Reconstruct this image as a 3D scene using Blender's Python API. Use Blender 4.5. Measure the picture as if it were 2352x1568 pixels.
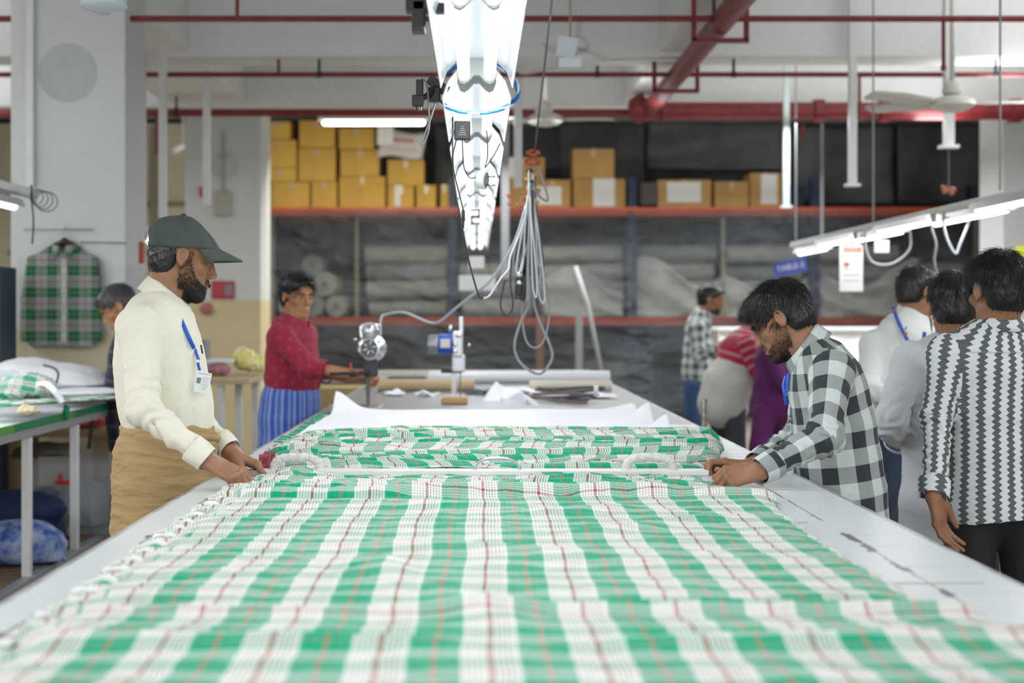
import bpy, bmesh, math, random
import numpy as np
from mathutils import Vector, Matrix
random.seed(7); RNG = np.random.default_rng(11)
SC = bpy.context.scene
COL = SC.collection
for _o in list(bpy.data.objects): bpy.data.objects.remove(_o)
R = math.radians

# ------------------------------------------------------------------ camera
F, CX, CY, CH = 3267.0, 1095.0, 729.0, 1.42      # focal length in px, vanishing point, eye height
cam_d = bpy.data.cameras.new('camera'); CAM = bpy.data.objects.new('camera', cam_d); COL.objects.link(CAM)
CAM.location = (0, 0, CH); CAM.rotation_euler = (R(90), 0, 0)
cam_d.sensor_width = 36; cam_d.lens = F*36/2352
cam_d.shift_x = (1176-CX)/2352; cam_d.shift_y = -(784-CY)/2352
cam_d.clip_start = .05; cam_d.clip_end = 100
cam_d.dof.use_dof = True; cam_d.dof.focus_distance = 4.18; cam_d.dof.aperture_fstop = 2.6
SC.camera = CAM
def W(px, py, Y): return Vector(((px-CX)*Y/F, Y, CH-(py-CY)*Y/F))

# ------------------------------------------------------------------ world and exposure
wd = bpy.data.worlds.new('hall_daylight'); SC.world = wd; wd.use_nodes = True
wd.node_tree.nodes['Background'].inputs[0].default_value = (.93, .97, 1, 1)
wd.node_tree.nodes['Background'].inputs[1].default_value = 1.75
SC.view_settings.view_transform = 'Standard'; SC.view_settings.look = 'None'
SC.view_settings.exposure = 0.0; SC.view_settings.gamma = 1.0
try: SC.view_settings.use_curve_mapping = False
except Exception: pass

SC.cycles.max_bounces = 7; SC.cycles.diffuse_bounces = 3; SC.cycles.glossy_bounces = 3; SC.cycles.transmission_bounces = 4; SC.cycles.transparent_max_bounces = 8

# ------------------------------------------------------------------ lights (lamp rows sit at their tubes, hall fill is added)
def area(name, loc, sx, sy, power, color=(1, .98, .95), rot=(0, 0, 0)):
    l = bpy.data.lights.new(name, 'AREA'); l.shape = 'RECTANGLE'; l.size = sx; l.size_y = sy
    l.energy = power; l.color = color
    o = bpy.data.objects.new(name, l); COL.objects.link(o); o.location = loc; o.rotation_euler = rot
    return o
RIG_Z = 2.12
RIG = [0.45+1.25*k for k in range(8)]             # near ends of the lamps over the table
for k, y in enumerate(RIG): area('table_lamp_light', (0, y+.6, RIG_Z-.03), .12, 1.15, 5.5, (.96, .98, 1))
for k in range(5): area('side_lamp_light', (2.72, 4.8+1.5*k, 1.955), .1, 1.4, 4.5, (.97, .98, 1))
for k in range(5): area('side_lamp_light', (-2.45, 1.2+1.25*k, 2.0), .1, 1.2, 13, (.97, .98, 1))
area('wall_lamp_light', (-1.16, 15.9, 3.58), 1.15, .1, 110, (1, .95, .8), (R(35), 0, 0))
# added fill without fixtures: down into the hall, up to brighten the ceiling
for x in (-4.9, 4.2):
    for y in (1.5, 5.5, 9.0, 12.0, 17.2):
        area('hall_fill_light', (x, y, 3.1), .3, 2.4, 48, (.97, .99, 1)); area('ceiling_fill_light', (x, y, 3.14), .3, 2.4, 26, (.97, .99, 1), (math.pi, 0, 0))
for x in (.6, 2.9):  # same added fill over the far end of the hall
    for y in (12.2, 14.8, 17.6):
        area('hall_fill_light', (x, y, 3.1), 2.2, .3, 42, (.97, .99, 1))
        area('ceiling_fill_light', (x, y, 3.14), 2.2, .3, 6, (.97, .99, 1), (math.pi, 0, 0))  # upward fill added to brighten the far ceiling

# ------------------------------------------------------------------ materials
MATS = {}
def nmat(name):
    m = bpy.data.materials.new(name); m.use_nodes = True
    return m, m.node_tree, m.node_tree.nodes['Principled BSDF']
def mat(name, c, rough=.6, metal=0, var=.0, vscale=8, bump=0, bscale=60, c2=None, emit=0, alpha=1, trans=0, sheen=0, spec=.5, detail=4, sss=0, aniso=None):
    if name in MATS: return MATS[name]
    m, t, b = nmat(name); N = t.nodes; L = t.links
    c = tuple(c)+((1,) if len(c) == 3 else ())
    b.inputs['Base Color'].default_value = c; b.inputs['Roughness'].default_value = rough
    b.inputs['Metallic'].default_value = metal; b.inputs['Specular IOR Level'].default_value = spec
    if sheen: b.inputs['Sheen Weight'].default_value = sheen
    if trans: b.inputs['Transmission Weight'].default_value = trans
    if alpha < 1: b.inputs['Alpha'].default_value = alpha
    if sss:
        b.inputs['Subsurface Weight'].default_value = sss; b.inputs['Subsurface Radius'].default_value = (.012, .005, .003); b.inputs['Subsurface Scale'].default_value = 1
    if emit:
        b.inputs['Emission Color'].default_value = c; b.inputs['Emission Strength'].default_value = emit
    tc = N.new('ShaderNodeTexCoord'); mp = N.new('ShaderNodeMapping'); L.new(tc.outputs['Object'], mp.inputs[0])
    if aniso: mp.inputs['Scale'].default_value = aniso
    if var or c2:
        nz = N.new('ShaderNodeTexNoise'); nz.inputs['Scale'].default_value = vscale; nz.inputs['Detail'].default_value = detail
        L.new(mp.outputs[0], nz.inputs[0])
        cr = N.new('ShaderNodeValToRGB'); cr.color_ramp.elements[0].position = .35; cr.color_ramp.elements[1].position = .65
        if c2: a, d = c, tuple(c2)+(1,)
        else: a = tuple(max(0, x*(1-var)) for x in c[:3])+(1,); d = tuple(min(1, x*(1+var)) for x in c[:3])+(1,)
        cr.color_ramp.elements[0].color = a; cr.color_ramp.elements[1].color = d
        L.new(nz.outputs[0], cr.inputs[0]); L.new(cr.outputs[0], b.inputs['Base Color'])
    if bump:
        nb = N.new('ShaderNodeTexNoise'); nb.inputs['Scale'].default_value = bscale; nb.inputs['Detail'].default_value = 5
        L.new(mp.outputs[0], nb.inputs[0])
        bp = N.new('ShaderNodeBump'); bp.inputs['Strength'].default_value = bump; bp.inputs['Distance'].default_value = .01
        L.new(nb.outputs[0], bp.inputs['Height']); L.new(bp.outputs[0], b.inputs['Normal'])
    MATS[name] = m; return m

class NT:
    """tiny helper to write shader maths"""
    def __init__(s, t): s.t = t
    def m(s, op, a, b=None, c=None):
        n = s.t.nodes.new('ShaderNodeMath'); n.operation = op
        for i, v in enumerate((a, b, c)):
            if v is None: continue
            if isinstance(v, (int, float)): n.inputs[i].default_value = v
            else: s.t.links.new(v, n.inputs[i])
        return n.outputs[0]
    def mix(s, f, a, b, mode='MIX'):
        n = s.t.nodes.new('ShaderNodeMix'); n.data_type = 'RGBA'; n.blend_type = mode
        for i, v in ((0, f), (6, a), (7, b)):
            if isinstance(v, (int, float)): n.inputs[i].default_value = v
            elif isinstance(v, tuple): n.inputs[i].default_value = v+((1,) if len(v) == 3 else ())
            else: s.t.links.new(v, n.inputs[i])
        return n.outputs[2]
    def uv(s):
        n = s.t.nodes.new('ShaderNodeUVMap'); n.uv_map = 'UVMap'
        q = s.t.nodes.new('ShaderNodeSeparateXYZ'); s.t.links.new(n.outputs[0], q.inputs[0]); return q.outputs[0], q.outputs[1], n.outputs[0]
    def ramp(s, f, stops, const=True):
        n = s.t.nodes.new('ShaderNodeValToRGB'); r = n.color_ramp
        if const: r.interpolation = 'CONSTANT'
        while len(r.elements) < len(stops): r.elements.new(.5)
        for e, (p, c) in zip(r.elements, stops): e.position = p; e.color = tuple(c)+(1,)
        s.t.links.new(f, n.inputs[0]); return n.outputs[0]
    def noise(s, scale, vec=None, detail=3):
        n = s.t.nodes.new('ShaderNodeTexNoise'); n.inputs['Scale'].default_value = scale; n.inputs['Detail'].default_value = detail
        if vec is not None: s.t.links.new(vec, n.inputs[0])
        return n.outputs[0]
    def bump(s, h, strength, dist, bsdf):
        n = s.t.nodes.new('ShaderNodeBump'); n.inputs['Strength'].default_value = strength; n.inputs['Distance'].default_value = dist
        s.t.links.new(h, n.inputs['Height']); s.t.links.new(n.outputs[0], bsdf.inputs['Normal'])

def stripes_to_stops(seq):
    """seq: (width, colour) bands covering 0..1"""
    tot = sum(w for w, c in seq); p = 0; out = []
    for w, c in seq: out.append((p/tot, c)); p += w
    return out
def plaid_mat(name, per, warp, weft, off=(0, 0), rough=.75, mixf=.5, sub='', fine=.04, perv=None):
    m, t, b = nmat(name); n = NT(t); u, v, uv = n.uv()
    def co(x, o, p): return n.m('FRACT', n.m('ADD', n.m('MULTIPLY', x, 1/p), o+100))
    a = n.ramp(co(u, off[0], per), stripes_to_stops(warp)); c = n.ramp(co(v, off[1], perv or per), stripes_to_stops(weft))
    col = n.mix(mixf, a, c)
    nz = n.noise(40, uv); f = n.m('MULTIPLY_ADD', nz, .2, .9)
    col = n.mix(1.0, col, f, 'MULTIPLY')
    t.links.new(col, b.inputs['Base Color']); b.inputs['Roughness'].default_value = rough
    b.inputs['Specular IOR Level'].default_value = .25; b.inputs['Sheen Weight'].default_value = .1
    nb = n.noise(900, uv, 1); n.bump(nb, .15, .001, b)
    MATS[name] = m; return m

# ------------------------------------------------------------------ objects
def tag(o, label=None, cat=None, group=None, kind=None):
    if label: o['label'] = label
    if cat: o['category'] = cat
    if group: o['group'] = group
    if kind: o['kind'] = kind
    return o
def thing(name, label, cat, loc=(0, 0, 0), group=None):
    o = bpy.data.objects.new(name, None); COL.objects.link(o); o.empty_display_size = .05
    o.location = loc; return tag(o, label, cat, group)
def worldloc(o):
    v = Vector((0, 0, 0))
    while o is not None: v += o.location; o = o.parent
    return v

class MB:
    def __init__(s): s.v = []; s.f = []; s.uv = []; s.mi = []
    def add(s, V, Fs, uvs=None, mi=0):
        k = len(s.v); s.v += [tuple(p) for p in V]
        for i, f in enumerate(Fs):
            s.f.append([k+j for j in f]); s.uv.append(uvs[i] if uvs else None); s.mi.append(mi)
        return s
    def box(s, c, d, rz=0, bev=0, mi=0, rot=None):
        x, y, z = (q/2 for q in d); M = rot if rot is not None else Matrix.Rotation(rz, 3, 'Z'); c = Vector(c)
        if bev <= 0:
            V = [M@Vector((a*x, b*y, e*z))+c for e in (-1, 1) for b in (-1, 1) for a in (-1, 1)]
            return s.add(V, [(0, 2, 3, 1), (4, 5, 7, 6), (0, 1, 5, 4), (2, 6, 7, 3), (0, 4, 6, 2), (1, 3, 7, 5)], mi=mi)
        bm = bmesh.new(); bmesh.ops.create_cube(bm, size=1)
        for q in bm.verts: q.co = Vector((q.co.x*2*x, q.co.y*2*y, q.co.z*2*z))
        bmesh.ops.bevel(bm, geom=bm.edges[:], offset=bev, segments=2, affect='EDGES', profile=.6)
        bm.verts.index_update()
        s.add([M@q.co+c for q in bm.verts], [[q.index for q in f.verts] for f in bm.faces], mi=mi); bm.free(); return s
    def rings(s, rings, closed=True, cap=True, mi=0, uvf=None):
        n = len(rings[0]); V = [p for r in rings for p in r]; Fs = []; U = []
        m = n if closed else n-1
        for i in range(len(rings)-1):
            for j in range(m):
                j2 = (j+1) % n; Fs.append((i*n+j, i*n+j2, (i+1)*n+j2, (i+1)*n+j))
                if uvf: U.append([uvf(i, j), uvf(i, j+1), uvf(i+1, j+1), uvf(i+1, j)])
        if cap and closed:
            Fs.append(tuple(range(n))[::-1]); Fs.append(tuple((len(rings)-1)*n+j for j in range(n)))
            if uvf: U += [[(0, 0)]*n, [(0, 0)]*n]
        return s.add(V, Fs, U if uvf else None, mi)
    def tube(s, pts, r, n=8, mi=0, cap=True):
        pts = [Vector(p) for p in pts]; rr = r if isinstance(r, (list, tuple)) else [r]*len(pts)
        rs = []; prev = None
        for i, p in enumerate(pts):
            t = (pts[min(i+1, len(pts)-1)]-pts[max(i-1, 0)]).normalized()
            if prev is None: prev = t.orthogonal().normalized()
            u = (prev-t*prev.dot(t)); u = u.normalized() if u.length > 1e-6 else t.orthogonal().normalized(); prev = u; w = t.cross(u)
            rs.append([p+(u*math.cos(2*math.pi*j/n)+w*math.sin(2*math.pi*j/n))*rr[i] for j in range(n)])
        return s.rings(rs, cap=cap, mi=mi)
    def lathe(s, prof, c, axis=(0, 0, 1), n=24, mi=0, cap=True):
        ax = Vector(axis).normalized(); u = ax.orthogonal().normalized(); w = ax.cross(u); c = Vector(c)
        return s.rings([[c+ax*h+(u*math.cos(2*math.pi*j/n)+w*math.sin(2*math.pi*j/n))*max(r, 1e-4) for j in range(n)] for r, h in prof], cap=cap, mi=mi)
    def grid(s, fn, nu, nv, uvfn=None, mi=0):
        V = [fn(i/nu, j/nv) for j in range(nv+1) for i in range(nu+1)]; Fs = []; U = []
        for j in range(nv):
            for i in range(nu):
                a = j*(nu+1)+i; Fs.append((a, a+1, a+nu+2, a+nu+1))
                if uvfn: U.append([uvfn(i/nu, j/nv), uvfn((i+1)/nu, j/nv), uvfn((i+1)/nu, (j+1)/nv), uvfn(i/nu, (j+1)/nv)])
        return s.add(V, Fs, U if uvfn else None, mi)
    def build(s, name, m, parent=None, smooth=False, solid=0, ang=None, off=-1):
        V = np.array(s.v, float).reshape(-1, 3)
        if parent is not None: base = worldloc(parent)
        else: base = Vector(((V[:, 0].min()+V[:, 0].max())/2, (V[:, 1].min()+V[:, 1].max())/2, V[:, 2].min()))
        me = bpy.data.meshes.new(name); me.from_pydata((V-np.array(base)).tolist(), [], s.f)
        for mm in (m if isinstance(m, (list, tuple)) else [m]): me.materials.append(mm)
        if any(s.mi): me.polygons.foreach_set('material_index', s.mi)
        if any(u is not None for u in s.uv):
            l = me.uv_layers.new(name='UVMap'); flat = []
            for f, u in zip(s.f, s.uv):
                for q in (u or [(0, 0)]*len(f)): flat += [q[0], q[1]]
            l.data.foreach_set('uv', flat)
        me.update()
        if smooth: me.shade_smooth()
        o = bpy.data.objects.new(name, me); COL.objects.link(o)
        if parent is not None: o.parent = parent
        else: o.location = base
        if ang:
            me.set_sharp_from_angle(angle=R(ang))
        if solid:
            q = o.modifiers.new('thickness', 'SOLIDIFY'); q.thickness = solid; q.offset = off
        return o
def bez(pts, n=8):
    """Catmull-Rom through the points"""
    P = [Vector(p) for p in pts]; P = [P[0]*2-P[1]]+P+[P[-1]*2-P[-2]]; out = []
    for i in range(1, len(P)-2):
        for k in range(n):
            t = k/n; a, b, c, d = P[i-1], P[i], P[i+1], P[i+2]
            out.append(.5*((2*b)+(c-a)*t+(2*a-5*b+4*c-d)*t*t+(3*b-a-3*c+d)*t**3))
    out.append(P[-2]); return out
def struct(o): o['kind'] = 'structure'; return o
def np_mesh(name, V, Q, m, parent=None, uv=None, mi=None, smooth=True):
    base = np.array(worldloc(parent)) if parent is not None else np.array([(V[:, 0].min()+V[:, 0].max())/2, (V[:, 1].min()+V[:, 1].max())/2, V[:, 2].min()])
    me = bpy.data.meshes.new(name); k = Q.shape[1]
    me.vertices.add(len(V)); me.vertices.foreach_set('co', (V-base).astype(np.float32).ravel())
    me.loops.add(Q.size); me.loops.foreach_set('vertex_index', Q.astype(np.int32).ravel())
    me.polygons.add(len(Q)); me.polygons.foreach_set('loop_start', np.arange(0, Q.size, k, dtype=np.int32))
    me.polygons.foreach_set('loop_total', np.full(len(Q), k, np.int32))
    for mm in (m if isinstance(m, (list, tuple)) else [m]): me.materials.append(mm)
    if mi is not None: me.polygons.foreach_set('material_index', mi.astype(np.int32))
    if uv is not None:
        l = me.uv_layers.new(name='UVMap'); l.data.foreach_set('uv', uv.astype(np.float32).ravel())
    me.update(calc_edges=True); me.validate()
    if smooth: me.shade_smooth()
    o = bpy.data.objects.new(name, me); COL.objects.link(o)
    if parent is not None: o.parent = parent
    else: o.location = base
    return o
def np_grid(X, Y, Z, U=None, Vv=None):
    """2-D arrays -> verts, quads, loop uvs"""
    h, w = X.shape; V = np.stack([X, Y, Z], -1).reshape(-1, 3); idx = np.arange(h*w).reshape(h, w)
    Q = np.stack([idx[:-1, :-1], idx[:-1, 1:], idx[1:, 1:], idx[1:, :-1]], -1).reshape(-1, 4)
    uv = None
    if U is not None: uv = np.stack([U.ravel()[Q], Vv.ravel()[Q]], -1)
    return V, Q, uv
def wob(x, y, seed=0, n=5, fx=1., fy=1.):
    """cheap band-limited noise in about -1..1"""
    r = np.random.default_rng(seed); out = 0
    for k in range(n):
        a = r.uniform(0, 2*math.pi); f = 2**(k*.5)*r.uniform(.8, 1.2); p, q = r.uniform(0, 6.28, 2)
        out = out+np.sin((x*math.cos(a)*fx+y*math.sin(a)*fy)*f+p+1.3*np.sin(y*fy*.37*f+q))/(1+.4*k)
    return out/n**.5/1.1
# ================================================================== soft-body modelling: smooth unions of simple volumes, meshed once
def V3(p): return np.array([p[0], p[1], p[2]], float)
def nrm(v): v = V3(v); return v/max(np.linalg.norm(v), 1e-9)
class Body:
    def __init__(s): s.P = []
    def add(s, kind, c, A, r, k, op, ext): s.P.append((kind, V3(c), np.array(A, float), r, k, op, ext)); return s
    def ell(s, c, r, A=None, k=.01, op=1):
        """ellipsoid; rows of A are its axes"""
        A = np.eye(3) if A is None else A; r = np.array(r if hasattr(r, '__len__') else (r, r, r), float)
        return s.add('e', c, A, r, k, op, r.max())
    def cone(s, a, b, ra, rb, side=None, k=.01, op=1):
        """tapered limb from a to b; ra/rb radii or (side, other) pairs"""
        a, b = V3(a), V3(b); d = b-a; L = max(np.linalg.norm(d), 1e-6); d = d/L
        ra = np.array(ra if hasattr(ra, '__len__') else (ra, ra), float); rb = np.array(rb if hasattr(rb, '__len__') else (rb, rb), float)
        if side is None: side = np.array([1., 0, 0]) if abs(d[0]) < .8 else np.array([0, 1., 0])
        u = nrm(V3(side)-d*np.dot(V3(side), d)); v = np.cross(d, u)
        s.P.append(('c', a, np.array([u, v, d]), (ra, rb, L), k, op, b)); return s
    def bbox(s):
        lo, hi = np.full(3, 1e9), np.full(3, -1e9)
        for kind, c, A, r, k, op, ext in s.P:
            if op < 0: continue
            if kind == 'e': e = np.sqrt(((A*r[:, None])**2).sum(0)); l, h = c-e, c+e
            else: m = max(r[0].max(), r[1].max()); l, h = np.minimum(c, ext)-m, np.maximum(c, ext)+m
            lo, hi = np.minimum(lo, l), np.maximum(hi, h)
        return lo, hi
    def mesh(s, h, extra=None):
        lo, hi = s.bbox(); lo = lo-3*h; n = np.ceil((hi+3*h-lo)/h).astype(int)+1
        D = np.full(n, .05, np.float32)
        for kind, c, A, r, k, op, ext in s.P:
            pad = k+2.5*h
            if kind == 'e': e = np.sqrt(((A*r[:, None])**2).sum(0)); l, q = c-e-pad, c+e+pad
            else: m = max(r[0].max(), r[1].max())+pad; l, q = np.minimum(c, ext)-m, np.maximum(c, ext)+m
            i0 = np.clip(np.floor((l-lo)/h).astype(int), 0, n); i1 = np.clip(np.ceil((q-lo)/h).astype(int)+1, 0, n)
            if (i1 <= i0).any(): continue
            ax = [(lo[j]+np.arange(i0[j], i1[j])*h-c[j]).astype(np.float32) for j in range(3)]
            A = A.astype(np.float32)
            q = [ax[0][:, None, None]*A[m_, 0]+ax[1][None, :, None]*A[m_, 1]+ax[2][None, None, :]*A[m_, 2] for m_ in range(3)]
            if kind == 'e':
                a, b, g = q[0]/r[0], q[1]/r[1], q[2]/r[2]; k0 = np.sqrt(a*a+b*b+g*g); k1 = np.sqrt((a/r[0])**2+(b/r[1])**2+(g/r[2])**2)
                d = k0*(k0-1)/np.maximum(k1, 1e-6)
            else:
                ra, rb, L = r; t = np.clip(q[2]/L, 0, 1); w = q[2]-t*L; ru = ra[0]+(rb[0]-ra[0])*t; rv = ra[1]+(rb[1]-ra[1])*t; rw = np.minimum(ru, rv)
                a, b, g = q[0]/ru, q[1]/rv, w/rw; k0 = np.sqrt(a*a+b*b+g*g); k1 = np.sqrt((a/ru)**2+(b/rv)**2+(g/rw)**2)
                d = k0*(k0-1)/np.maximum(k1, 1e-6)
            sl = tuple(slice(i0[j], i1[j]) for j in range(3)); B = D[sl]
            if op > 0:
                hh = np.maximum(k-np.abs(B-d), 0)/max(k, 1e-6); D[sl] = np.minimum(B, d)-hh*hh*k*.25
            else:
                hh = np.maximum(k-np.abs(B+d), 0)/max(k, 1e-6); D[sl] = np.maximum(B, -d)+hh*hh*k*.25
        return surface_net(D, lo, h)
def surface_net(D, lo, h):
    S = D < 0; n = np.array(D.shape)
    def sh(a, o): return a[o[0]:n[0]-1+o[0], o[1]:n[1]-1+o[1], o[2]:n[2]-1+o[2]]
    offs = [(i, j, k) for i in (0, 1) for j in (0, 1) for k in (0, 1)]
    cnt = np.zeros(n-1, np.uint8)
    for o in offs: cnt += sh(S, o)
    act = (cnt > 0) & (cnt < 8); I = np.argwhere(act); num = np.full(n-1, -1, np.int32); num[act] = np.arange(len(I))
    C = np.stack([D[I[:, 0]+o[0], I[:, 1]+o[1], I[:, 2]+o[2]] for o in offs], 1).astype(float); O = np.array(offs, float)
    acc = np.zeros((len(I), 3)); m = np.zeros(len(I))
    for a in range(8):
        for b in range(a+1, 8):
            if abs(O[a]-O[b]).sum() != 1: continue
            x = (C[:, a] < 0) != (C[:, b] < 0); t = np.where(x, C[:, a]/np.where(x, C[:, a]-C[:, b], 1), 0)
            acc += x[:, None]*(O[a]+(O[b]-O[a])*t[:, None]); m += x
    V = lo+(I+acc/m[:, None])*h
    Q = []
    for ax in range(3):
        o = [0, 0, 0]; o[ax] = 1; u, v = (ax+1) % 3, (ax+2) % 3
        sl = [slice(0, n[j]-(1 if j == ax else 0)) for j in range(3)]; s2 = list(sl); s2[ax] = slice(1, n[ax])
        a, b = S[tuple(sl)], S[tuple(s2)]; E = np.argwhere(a != b); sg = a[tuple(E.T)]
        ok = (E[:, u] > 0) & (E[:, v] > 0) & (E[:, u] < n[u]-1) & (E[:, v] < n[v]-1); E = E[ok]; sg = sg[ok]
        def g(du, dv): q = E.copy(); q[:, u] -= du; q[:, v] -= dv; return num[tuple(q.T)]
        q = np.stack([g(1, 1), g(0, 1), g(0, 0), g(1, 0)], 1); q[~sg] = q[~sg][:, ::-1]; Q.append(q)
    Q = np.concatenate(Q); Q = Q[(Q >= 0).all(1)]
    # light smoothing
    for _ in range(2):
        A = np.zeros_like(V); w = np.zeros(len(V))
        for i in range(4):
            for j in (1, 3): np.add.at(A, Q[:, i], V[Q[:, (i+j) % 4]]); np.add.at(w, Q[:, i], 1)
        V = V*.5+.5*A/np.maximum(w, 1)[:, None]
    return V, Q
def vnormals(V, Q):
    N = np.zeros_like(V); f = np.cross(V[Q[:, 2]]-V[Q[:, 0]], V[Q[:, 3]]-V[Q[:, 1]])
    for i in range(4): np.add.at(N, Q[:, i], f)
    return N/np.maximum(np.linalg.norm(N, axis=1), 1e-12)[:, None]
def frame(fwd, up=(0, 0, 1)):
    """rows: left, forward, up"""
    f = nrm(fwd); l = nrm(np.cross(up, f)); return np.array([l, f, np.cross(f, l)])
class Chain:
    """a run of cloth along a limb or the trunk; gives cloth coordinates"""
    def __init__(s, pts, R_, front): s.p = [V3(p) for p in pts]; s.R = R_; s.front = V3(front)
    def coords(s, P):
        best = np.full(len(P), 1e9); U = np.zeros(len(P)); Vv = np.zeros(len(P)); L0 = 0
        for i in range(len(s.p)-1):
            a, b = s.p[i], s.p[i+1]; d = b-a; L = np.linalg.norm(d); d = d/L; f = nrm(s.front-d*np.dot(s.front, d)); g = np.cross(d, f)
            q = P-a; t = q@d; tc = np.clip(t, 0 if i else -1, L if i < len(s.p)-2 else 9); r = q-tc[:, None]*d; dist = np.linalg.norm(q-np.clip(t, 0, L)[:, None]*d, axis=1)
            k = dist < best; best[k] = dist[k]; U[k] = np.arctan2(r[k]@g, r[k]@f); Vv[k] = L0+tc[k]; L0 += L
        return best/s.R, U, Vv
def cloth_uv(V, Q, chains):
    """per-face-corner cloth coordinates, each face owned by its closest chain"""
    fc = V[Q].mean(1); D = []; 
    for c in chains: D.append(c.coords(fc)[0])
    own = np.argmin(np.stack(D), 0); uv = np.zeros((len(Q), 4, 2))
    for k, c in enumerate(chains):
        m = own == k
        if not m.any(): continue
        _, fu, fv = c.coords(fc[m])
        for j in range(4):
            _, u, v = c.coords(V[Q[m, j]]); du = (u-fu+math.pi) % (2*math.pi)-math.pi
            uv[m, j, 0] = (fu+du)*c.R+.37*k; uv[m, j, 1] = v
    return uv.reshape(-1, 2), own
def wrinkle(V, Q, fn):
    N = vnormals(V, Q); return V+N*fn(V)[:, None]
def fold_noise(P, amp, fr, seed=0, st=(1, 1, 1), n=6):
    r = np.random.default_rng(seed); out = np.zeros(len(P)); Ps = P*np.array(st)
    for k in range(n):
        d = r.normal(size=3); d /= np.linalg.norm(d); e = r.normal(size=3); f = fr*1.35**k*r.uniform(.8, 1.2)
        ph = 1.8*np.sin(Ps@e*fr*.45+r.uniform(0, 6)); out += (1-np.abs(np.sin(Ps@d*f+r.uniform(0, 6)+ph)))**2/(1+.35*k)-.35
    return out*amp/n**.5

# ------------------------------------------------------------------ heads, hands
def head_shape(B, c, A, s=1., nose=1., opts={}):
    """A rows: left, forward, up of the head; c = centre between the ears"""
    def T(x, y, z): return c+(A[0]*x+A[1]*y+A[2]*z)*s
    E = lambda p, r, k=.012, op=1, R_=None: B.ell(T(*p), np.array(r)*s, A if R_ is None else R_@A, k*s, op)
    C = lambda a, b, ra, rb, k=.01, op=1: B.cone(T(*a), T(*b), np.array(ra)*s, np.array(rb)*s, A[0], k*s, op)
    E((0, -.012, .035), (.074, .094, .082)); E((0, .022, .028), (.066, .070, .070), .02)
    E((0, .030, -.03), (.056, .056, .066), .02); E((0, .02, -.068), (.05, .052, .036), .02)
    for q in (-1, 1):
        C((q*.05, -.004, -.05), (q*.022, .058, -.096), (.017, .017), (.017, .017), .02)
        E((q*.045, .056, -.022), (.020, .018, .016), .022)
        C((q*.010, .087, .017), (q*.040, .074, .019), (.010, .008), (.009, .007), .014)
        E((q*.031, .092, .001), (.017, .014, .012), .012, -1)
        E((q*.031, .0725, .000), (.0150, .0135, .0125), .003)
        E((q*.030, .083, -.0045), (.013, .0052, .0022), .002)
    E((0, .070, -.100), (.024, .020, .018), .016); E((0, .076, -.066), (.030, .020, .024), .014)
    C((0, .085, .012), (0, .108*nose, -.028), (.0075, .008), (.0095, .010), .010); E((0, .1095*nose, -.033), (.0115, .0105, .0095), .006)
    E((0, .091, -.031), (.0125, .014, .015), .006)
    for q in (-1, 1): E((q*.0125, .097, -.038), (.0085, .010, .0075), .005); E((q*.0075, .100, -.0455), (.0030, .0045, .0028), .0015, -1)
    E((0, .0935, -.0625), (.022, .0075, .0048), .005); E((0, .0915, -.0735), (.019, .0080, .0060), .004); E((0, .100, -.0680), (.022, .007, .0014), .0025, -1)
    for q in (-1, 1):
        Re = np.array([[1, -q*.25, 0], [q*.25, .97, 0], [0, 0, 1]]); Re = Re/np.linalg.norm(Re, axis=1)[:, None]
        E((q*.077, -.012, .002), (.009, .019, .031), .006, 1, Re); E((q*.084, -.008, .005), (.006, .0115, .019), .004, -1, Re); E((q*.078, -.006, -.022), (.006, .009, .011), .005)
        E((q*.078, -.004, -.004), (.004, .004, .008), .003)
def eyes(c, A, s, parent, m_white, m_iris, look=-.6, m_lash=None):
    for q in (-1, 1):
        p = c+(A[0]*q*.031+A[1]*.0760+A[2]*(-.0062))*s; b = MB()
        n_ = 10; rs = []
        for i in range(n_+1):
            th = math.pi*i/n_; rs.append([Vector(p+(A[0]*.0105*math.sin(th)*math.cos(a)+A[1]*.0096*math.sin(th)*math.sin(a)+A[2]*.0034*math.cos(th))*s) for a in [2*math.pi*j/14 for j in range(14)]])
        b.rings(rs, cap=False); b.build('eye', m_white, parent, True)
        b = MB(); b.tube([Vector(p+(A[0]*x+A[1]*(.0098-.22*abs(x)+.0004)+A[2]*(.0022+.0006-abs(x)*.12))*s) for x in (-.011, -.006, 0, .006, .011)], .0011*s, 6); b.build('eyelashes', m_lash or m_iris, parent, True)
        b = MB(); b.lathe([(.0001, .0004), (.0036*s, 0)], Vector(p+(A[1]*.0094+A[2]*(-.0006))*s), Vector(A[1]), 12); b.build('iris', m_iris, parent)
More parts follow.
